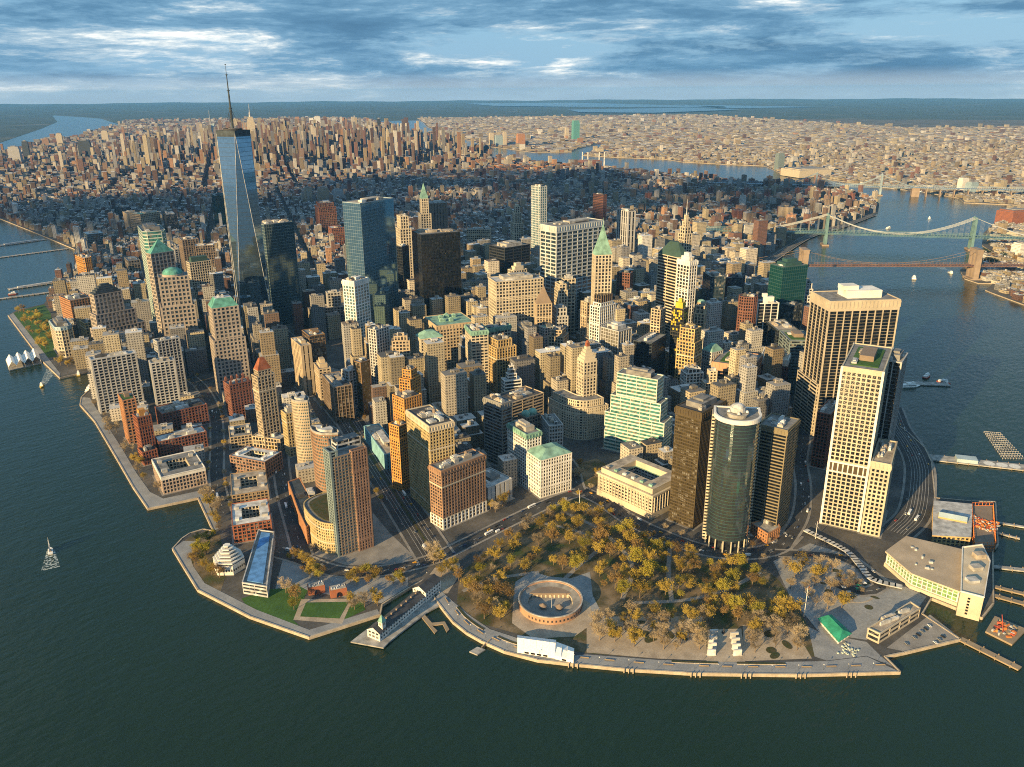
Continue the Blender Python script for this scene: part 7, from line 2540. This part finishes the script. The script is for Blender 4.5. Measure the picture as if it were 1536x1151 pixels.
# more housing slabs of the estates
hs = 0
pts = []
for _ in range(1500):
    x, y = rnd.uniform(1400, 4000), rnd.uniform(600, 1900)
    if inside(HOUSING[0], x, y) and all((x - a) ** 2 + (y - b) ** 2 > 75 ** 2 for a, b in pts) and all((x - f[0]) ** 2 + (y - f[1]) ** 2 > 60 ** 2 for f in G['far']):
        pts.append((x, y))
    if len(pts) > 62:
        break
for x, y in pts:
    h, w2 = rnd.uniform(38, 62), rnd.uniform(26, 34)
    c = WALL[rnd.choice(('brick', 'brick', 'brownst', 'brick4'))]
    a = -AZ + rnd.choice((0, .5, 1.0))
    o = bpy.data.objects.new('housing_tower', attr_mesh('housing_tower', [(0, 0, a, w2, w2 * .45, 0, h, *c, .2, .18, .16), (0, 0, a, w2 * .4, w2, 0, h, *c, .2, .18, .16), (0, 0, a, w2 * .2, w2 * .2, h, h + 5, *c, .2, .2, .2)]))
    o.location = (x, y, GZ)
    COL.objects.link(o)
    tag(o, 'brick cross plan housing tower in the east river estate', 'tower', 'cross plan housing towers')
for k in range(84):
    x, y = 3250 + (k % 12) * 62 + rnd.uniform(-8, 8), 3050 + (k // 12) * 95 + rnd.uniform(-10, 10)
    if not inside(MANHATTAN, x, y):
        continue
    c = WALL['orange2']
    o = bpy.data.objects.new('housing_tower', attr_mesh('housing_tower', [(0, 0, -AZ, 34, 15, 0, 38, *c, .25, .2, .16), (0, 0, -AZ, 14, 34, 0, 38, *c, .25, .2, .16)]))
    o.location = (x, y, GZ)
    COL.objects.link(o)
    tag(o, 'orange brick slab in the regular estate near the power station', 'tower', 'regular estate of orange slabs')
# chimneys of the power station
for k, dx in enumerate((-45, -10, 60, 92)):
    p = (3924 + dx * .45, 2988 - dx)
    m = MB().tube((*p, GZ), (*p, 105), 5, 3.6, 10).tube((*p, 95), (*p, 100), 4.1, 4.0, 10)
    tag(m.build('chimney_stack', wall('whiteroof'), loc=(*p, GZ)), 'tall pale power station chimney by the upper river', 'chimney', 'power station chimneys')


def art_deco_spire():
    c, H = G['esb']
    k = H / 443
    root = thing('art_deco_skyscraper', 'pale stepped art deco skyscraper with mooring mast spire in far midtown', 'skyscraper', (*c, GZ))
    cr = WALL['cream']
    for i, (w, d, z0, z1) in enumerate(((125, 60, 0, 25), (95, 52, 25, 90), (78, 46, 90, 112), (58, 42, 112, 300), (46, 36, 300, 322), (36, 30, 322, 340))):
        me = attr_mesh('tier', [(0, 0, -AZ, w, d, z0 * k, z1 * k, *cr, .35, .33, .3)])
        o = bpy.data.objects.new('tier', me)
        COL.objects.link(o)
        o.parent = root
    MB().tube((*c, 340 * k), (*c, 372 * k), 8, 6, 10).cone(circle(c, 6, 10), 372 * k, (*c, 388 * k)).build('mooring_mast', wall('silver'), root)
    MB().tube((*c, 384 * k), (*c, H), 2.2, .8, 6).build('antenna', wall('silver'), root)
    c, h, hs_ = G['boa']
    root = thing('faceted_glass_tower', 'pale sloping glass tower with needle spire in far midtown', 'skyscraper', (*c, GZ))
    q = rect(c, -AZ, 74, 60)
    m = MB()
    zt = (h * .82, h, h * .9, h * .76)
    for i in range(4):
        j = (i + 1) % 4
        m.face([(*q[i], GZ), (*q[j], GZ), (*q[j], zt[j]), (*q[i], zt[i])])
    m.face([(*q[0], zt[0]), (*q[1], zt[1]), (*q[2], zt[2])])
    m.face([(*q[0], zt[0]), (*q[2], zt[2]), (*q[3], zt[3])])
    m.build('shaft', wall('bluegl'), root)
    MB().tube((*c, h * .8), (*c, hs_), 3, 1, 6).build('spire', wall('silver'), root)


art_deco_spire()


# ------------------------------------------------------------------ trees
def make_tree(kind, seed, h=14.0, r=8.0, n=330):
    q = random.Random(seed)
    tr = MB()
    tr.tube((0, 0, -.2), (0, 0, h * .33), .42, .30, 6)
    tips = []
    for k in range(7):
        a = k * 2.4 + q.uniform(-.4, .4)
        z0 = h * q.uniform(.26, .4)
        p1 = (math.cos(a) * r * .4, math.sin(a) * r * .4, h * q.uniform(.5, .66))
        tr.tube((0, 0, z0), p1, .2, .11, 4)
        for s in range(3):
            b = a + q.uniform(-.8, .8)
            p2 = (p1[0] + math.cos(b) * r * q.uniform(.25, .5), p1[1] + math.sin(b) * r * q.uniform(.25, .5), p1[2] + h * q.uniform(.08, .28))
            tr.tube(p1, p2, .10, .04, 3, cap=False)
            tips.append(p2)
    cr = MB()
    cl = []
    for k in range(24):
        while True:
            x, y, z = (q.uniform(-1, 1) for _ in range(3))
            if x * x + y * y + z * z < 1:
                break
        s = 1 if z > 0 else .8
        cl.append((x * r * .82 * s, y * r * .82 * s, h * .68 + z * h * .29, q.uniform(1.2, 2.4)))
    bare = kind in ('bare',)
    for k in range(n):
        c = q.choice(cl)
        p = Vector((c[0] + q.gauss(0, c[3] * .55), c[1] + q.gauss(0, c[3] * .55), c[2] + q.gauss(0, c[3] * .45)))
        d = Vector((q.gauss(0, 1), q.gauss(0, 1), q.gauss(0, 1))).normalized()
        e = d.orthogonal().normalized()
        sz = q.uniform(.38, .82) if not bare else q.uniform(.9, 1.9)
        w = sz if not bare else sz * .16
        if bare:
            d = (d + Vector((p.x, p.y, 4)) * .15).normalized()
            e = d.orthogonal().normalized()
        A, B, C, D = p - d * sz * .5 - e * w * .3, p + d * sz * .15 - e * w * .6, p + d * sz * .6, p + e * w * .6
        cr.face([tuple(A), tuple(B), tuple(C), tuple(D)])
    tm = bpy.data.meshes.new('trunk')
    tm.from_pydata(tr.v, [], tr.f)
    tm.materials.append(M['l_bark'])
    cm = bpy.data.meshes.new('crown')
    cm.from_pydata(cr.v, [], cr.f)
    cm.materials.append(M['l_' + kind])
    return tm, cm


TREES = {k: [make_tree(k, 10 * i + j, n=nn) for j in range(3)] for i, (k, nn) in enumerate((('ochre', 1500), ('olive', 1600), ('bare', 1100), ('yellow', 1500), ('evergreen', 1500), ('rust', 1300)))}
MIX = dict(oo=('ochre', 'ochre', 'rust', 'olive', 'ochre', 'bare'), ol=('olive', 'ochre', 'ochre', 'olive', 'ochre', 'rust'), ba=('bare', 'bare', 'ochre'), ye=('yellow', 'yellow', 'evergreen'), ru=('rust', 'bare', 'ochre'), ev=('evergreen', 'evergreen', 'rust'))
TW = dict(w='on the lawn behind the memorial slabs', a='in the western grove of the park', b='in the dense eastern grove of the park', c='on the gravel floor behind the promenade', d='on the gravel floor beyond the memorial slabs', e='on the plaza before the ferry terminal', f='beside the round fort',
          g='on the riverside lawn', h='beside the small cove', i='behind the stepped museum', j='along the museum garden path', k='in the twin rows by the bending road', l='in the clipped rows near the white pier house', m='on the lawn by the framed green',
          n='beside the brick pavilions', o='in the bowling green', p='round the boat basin', q='along the river esplanade', r='round the squat ventilation block', s='by the park corner works', t='in the far riverside park', u='in the churchyard', v='in the park below the stone bridge')
TK = dict(ochre='budding ochre tree', olive='olive green leafing tree', bare='bare pale branched tree', yellow='bright yellow green tree', evergreen='dark evergreen tree', rust='rusty brown tree')
ntree = 0
MASS = []
for key, poly, sp, mx in G['trees']:
    pts = []
    xs, ys = [p[0] for p in poly], [p[1] for p in poly]
    cap = dict(w=13, a=56, b=70, c=31, d=16, e=22, f=14, g=26, t=40, v=20, p=9, q=16, u=7, h=9, r=6, s=8, l=14, k=12, i=6, j=7, m=4, n=5, o=5)[key]
    for _ in range(2500):
        x, y = rnd.uniform(min(xs), max(xs)), rnd.uniform(min(ys), max(ys))
        if inside(poly, x, y) and all((x - a) ** 2 + (y - b) ** 2 > sp * sp * (.62 if len(pts) % 3 else 1) for a, b in pts):
            if key in 'abcf' and (math.hypot(x - G['castle'][0][0], y - G['castle'][0][1]) < 36 or inside(G['plaza'], x, y)):
                continue
            pts.append((x, y))
            if len(pts) >= cap:
                break
    for x, y in pts:
        k = rnd.choice(MIX[mx])
        tm, cm = rnd.choice(TREES[k])
        s = rnd.choice((rnd.uniform(.6, .9), rnd.uniform(.9, 1.2), rnd.uniform(1.05, 1.42))) * (.72 if key in 'kl' else 1.0) * (1.35 if key in 'tv' else 1)
        if key in 'gtvpurs':
            MASS.append((x, y, s, rnd.uniform(0, 6.28), tm, cm))
            continue
        root = bpy.data.objects.new('tree', None)
        COL.objects.link(root)
        root.location = (x, y, GZ + .1)
        root.scale = (s, s, s * rnd.uniform(.9, 1.15))
        root.rotation_euler = (0, 0, rnd.uniform(0, 6.28))
        tag(root, f'{TK[k]} {TW[key]}', 'tree', f'{TK[k]}s {TW[key]}')
        for nm, me in (('trunk', tm), ('crown', cm)):
            o = bpy.data.objects.new(nm, me)
            COL.objects.link(o)
            o.parent = root
        ntree += 1


# street trees nobody could count: estate streets, churchyard and the far riverside park in one mass
for nm in ('battery_city_street', 'south_end_avenue', 'west_street', 'state_street'):
    sp, w = ROADS[nm]
    for i in range(1, len(sp) - 1 if nm != 'west_street' else 60, 2):
        a, b = Vector(sp[i - 1]), Vector(sp[i + 1])
        d = (b - a).normalized()
        for sg in (-1, 1):
            if rnd.random() < .5:
                p = Vector(sp[i]) + Vector((-d.y, d.x)) * sg * (w / 2 + 2)
                MASS.append((p.x, p.y, rnd.uniform(.4, .65), rnd.uniform(0, 6.28), *rnd.choice(TREES[rnd.choice(('bare', 'rust', 'ochre'))])))
mats_ = [M['l_bark']] + [M['l_' + k] for k in TREES]
VV, FF, MI = [], [], []
for x, y, s, a, tm, cm in MASS:
    for me in (tm, cm):
        o0 = len(VV)
        ca_2, sa_2 = math.cos(a) * s, math.sin(a) * s
        VV.extend([(x + v.co.x * ca_2 - v.co.y * sa_2, y + v.co.x * sa_2 + v.co.y * ca_2, GZ + .1 + v.co.z * s) for v in me.vertices])
        mi = mats_.index(me.materials[0])
        for p in me.polygons:
            FF.append(tuple(o0 + i for i in p.vertices))
            MI.append(mi)
mb = MB()
mb.v, mb.f, mb.m = VV, FF, MI
o = mb.build('street_trees', mats_, kind='stuff')
o['label'] = 'scattered bare street trees and far park trees'

# ------------------------------------------------------------------ cars, vans and buses
def car_mesh(kind, paintm):
    m = MB()
    if kind == 'bus':
        m.prism([(-6, -1.3), (6, -1.3), (6, 1.3), (-6, 1.3)], .5, 3.1, 0)
        m.prism([(-5.8, -1.33), (5.8, -1.33), (5.8, 1.33), (-5.8, 1.33)], 1.5, 2.5, 1)
        wb, wl = 4.2, 1.25
    elif kind == 'van':
        m.prism([(-3, -1.05), (3, -1.05), (3, 1.05), (-3, 1.05)], .45, 2.5, 0)
        m.prism([(2.1, -1.08), (3.05, -1.0), (3.05, 1.0), (2.1, 1.08)], 1.3, 2.2, 1)
        wb, wl = 2.0, .95
    else:
        m.frustum([(-2.3, -.9), (2.3, -.85), (2.3, .85), (-2.3, .9)], .35, [(-2.25, -.88), (2.2, -.8), (2.2, .8), (-2.25, .88)], .95)
        m.frustum([(-1.7, -.82), (1.1, -.82), (1.1, .82), (-1.7, .82)], .95, [(-1.3, -.66), (.5, -.66), (.5, .66), (-1.3, .66)], 1.5, 1, 0)
        wb, wl = 1.45, .8
    for x in (-wb, wb):
        for y in (-wl, wl):
            m.tube((x, y - .12, .35), (x, y + .12, .35), .36, .36, 8, 2)
    me = bpy.data.meshes.new(kind)
    me.from_pydata(m.v, [], m.f)
    for mt in (M[paintm], glass('bk'), M['tyre']):
        me.materials.append(mt)
    me.polygons.foreach_set('material_index', m.m)
    return me


CARS = [(car_mesh('car', c), 'car', n) for c, n in (('car_black', 'black'), ('car_white', 'white'), ('car_grey', 'grey'), ('car_red', 'red'), ('car_blue', 'dark blue'))]
TAXI = (car_mesh('car', 'car_yellow'), 'taxi', 'yellow')
VAN = (car_mesh('van', 'car_white'), 'van', 'white')
BUS = (car_mesh('bus', 'car_white'), 'bus', 'white')
RN = dict(west_street='on the wide highway', battery_place='on the road round the park corner', state_street='on the street along the park', whitehall_street='on the narrow street between the dark towers', south_end_avenue='on the estate avenue',
          battery_city_street='on the quiet estate street', river_drive='on the riverside highway', broadway='on the avenue to the bowling green', terminal_road='on the terminal loop road')
NC = dict(west_street=95, battery_place=34, state_street=30, whitehall_street=14, south_end_avenue=22, battery_city_street=14, river_drive=22, broadway=14, terminal_road=8)


def put(veh, x, y, ang, where, z):
    me, kind, col = veh
    o = bpy.data.objects.new(kind, me)
    COL.objects.link(o)
    o.location = (x, y, z)
    o.rotation_euler = (0, 0, ang)
    tag(o, f'small {col} {kind} {where}', kind, f'{col} {kind}s {where}')


taken = []
for nm, cnt in NC.items():
    sp, w = ROADS[nm]
    lim = len(sp) - 2 if nm != 'west_street' else int(len(sp) * .42)
    for _ in range(cnt * 4):
        if cnt <= 0:
            break
        i = rnd.randrange(1, lim)
        a, b = Vector(sp[i]), Vector(sp[i + 1])
        d = (b - a).normalized()
        lane = rnd.choice([-.36, -.25, -.15, .15, .25, .36] if w > 24 else ([-.42, -.18, .18, .42]))
        p = a + (b - a) * rnd.random() + Vector((-d.y, d.x)) * lane * w
        if any((p.x - x) ** 2 + (p.y - y) ** 2 < 40 for x, y in taken):
            continue
        taken.append((p.x, p.y))
        r0 = rnd.random()
        veh = TAXI if r0 < .16 else VAN if r0 < .24 else BUS if r0 < .30 else rnd.choice(CARS)
        put(veh, p.x, p.y, math.atan2(d.y, d.x) + (0 if lane < 0 else math.pi), RN[nm], GZ + .26)
        cnt -= 1
for k in range(18):
    a, b, c = Vector(G['coast_guard_lot'][0]), Vector(G['coast_guard_lot'][1]), Vector(G['coast_guard_lot'][3])
    p = a + (b - a) * (.1 + .8 * (k % 9) / 9) + (Vector(G['coast_guard_lot'][2]) - b) * (.25 + .45 * (k // 9))
    if inside(G['coast_guard_lot'], p.x, p.y) and rnd.random() < .75:
        put(rnd.choice([CARS[1], CARS[1], CARS[2], CARS[0]]), p.x, p.y, R_(70), 'in the waterside car park', GZ + .12)

# ------------------------------------------------------------------ passing cloud banks over the western shore: they shade the middle of the city


cm_, cnt_, cN, cL, cb_ = node_mat('cloud_vapour')
cb_.inputs['Base Color'].default_value = (.8, .8, .8, 1)
cb_.inputs['Roughness'].default_value = 1
ctr = cN.new('ShaderNodeBsdfTransparent')
cmx = cN.new('ShaderNodeMixShader')
cmx.inputs[0].default_value = .42
cL.new(ctr.outputs[0], cmx.inputs[1])
cL.new(cb_.outputs[0], cmx.inputs[2])
cL.new(cmx.outputs[0], cN['Material Output'].inputs[0])
M['cloud'] = cm_


def cloud(cx, cy, cz, rx, ry, seed, ang):
    q = random.Random(seed)
    m = MB()
    for k in range(16):
        a, r0 = q.uniform(0, 6.28), math.sqrt(q.random())
        x, y = r0 * math.cos(a) * rx * .8, r0 * math.sin(a) * ry * .8
        X, Y = cx + x * math.cos(ang) - y * math.sin(ang), cy + x * math.sin(ang) + y * math.cos(ang)
        s = q.uniform(.25, .42) * min(rx, ry) * (1.15 - .5 * r0)
        zz = cz + q.uniform(-40, 40)
        m.dome((X, Y), s * 1.6, zz, s * .32, 16, 5)
        m.f[-1:] = m.f[-1:]
        cc = circle((X, Y), s * 1.6, 16)
        m.frustum([(X + (p[0] - X) * .6, Y + (p[1] - Y) * .6) for p in cc][::-1], zz - s * .1, cc[::-1], zz, 0, False)
        m.face([(X + (p[0] - X) * .6, Y + (p[1] - Y) * .6, zz - s * .1) for p in cc[::-1]])
    o = m.build('cloud', M['cloud'])
    o['kind'] = 'stuff'
    return o


CH = 1500.0
K = CH / math.tan(R_(SUN_EL))
sx, sy = math.sin(R_(SUN_AZ)) * K, math.cos(R_(SUN_AZ)) * K
for i, (tx, ty, rx, ry, an) in enumerate(((1250, 2350, 1050, 520, .35), (2450, 2050, 950, 520, .1), (900, 3200, 850, 520, .5), (1900, 2950, 850, 520, .3), (3200, 2350, 800, 480, .2),
                                          (2700, 1350, 900, 420, .3), (1700, 1550, 700, 380, .4), (2900, 3000, 800, 420, .3), (3500, 1500, 600, 380, .2))):
    cloud(tx + sx, ty + sy, CH, rx, ry, 40 + i, an)

# ------------------------------------------------------------------ haze
hz = MB()
hp = circle((0, 0), 47500, 48)
hz.prism(hp, -4.5, 640, bottom=True)
m = bpy.data.materials.new('air')
m.use_nodes = True
m.node_tree.nodes.clear()
out = m.node_tree.nodes.new('ShaderNodeOutputMaterial')
pvn = m.node_tree.nodes.new('ShaderNodeVolumePrincipled')
pvn.inputs['Color'].default_value = (.16, .48, 1.0, 1)
pvn.inputs['Density'].default_value = 1.9e-5
pvn.inputs['Anisotropy'].default_value = 0.0
m.node_tree.links.new(pvn.outputs[0], out.inputs['Volume'])
o = hz.build('haze', m)
o['kind'] = 'stuff'
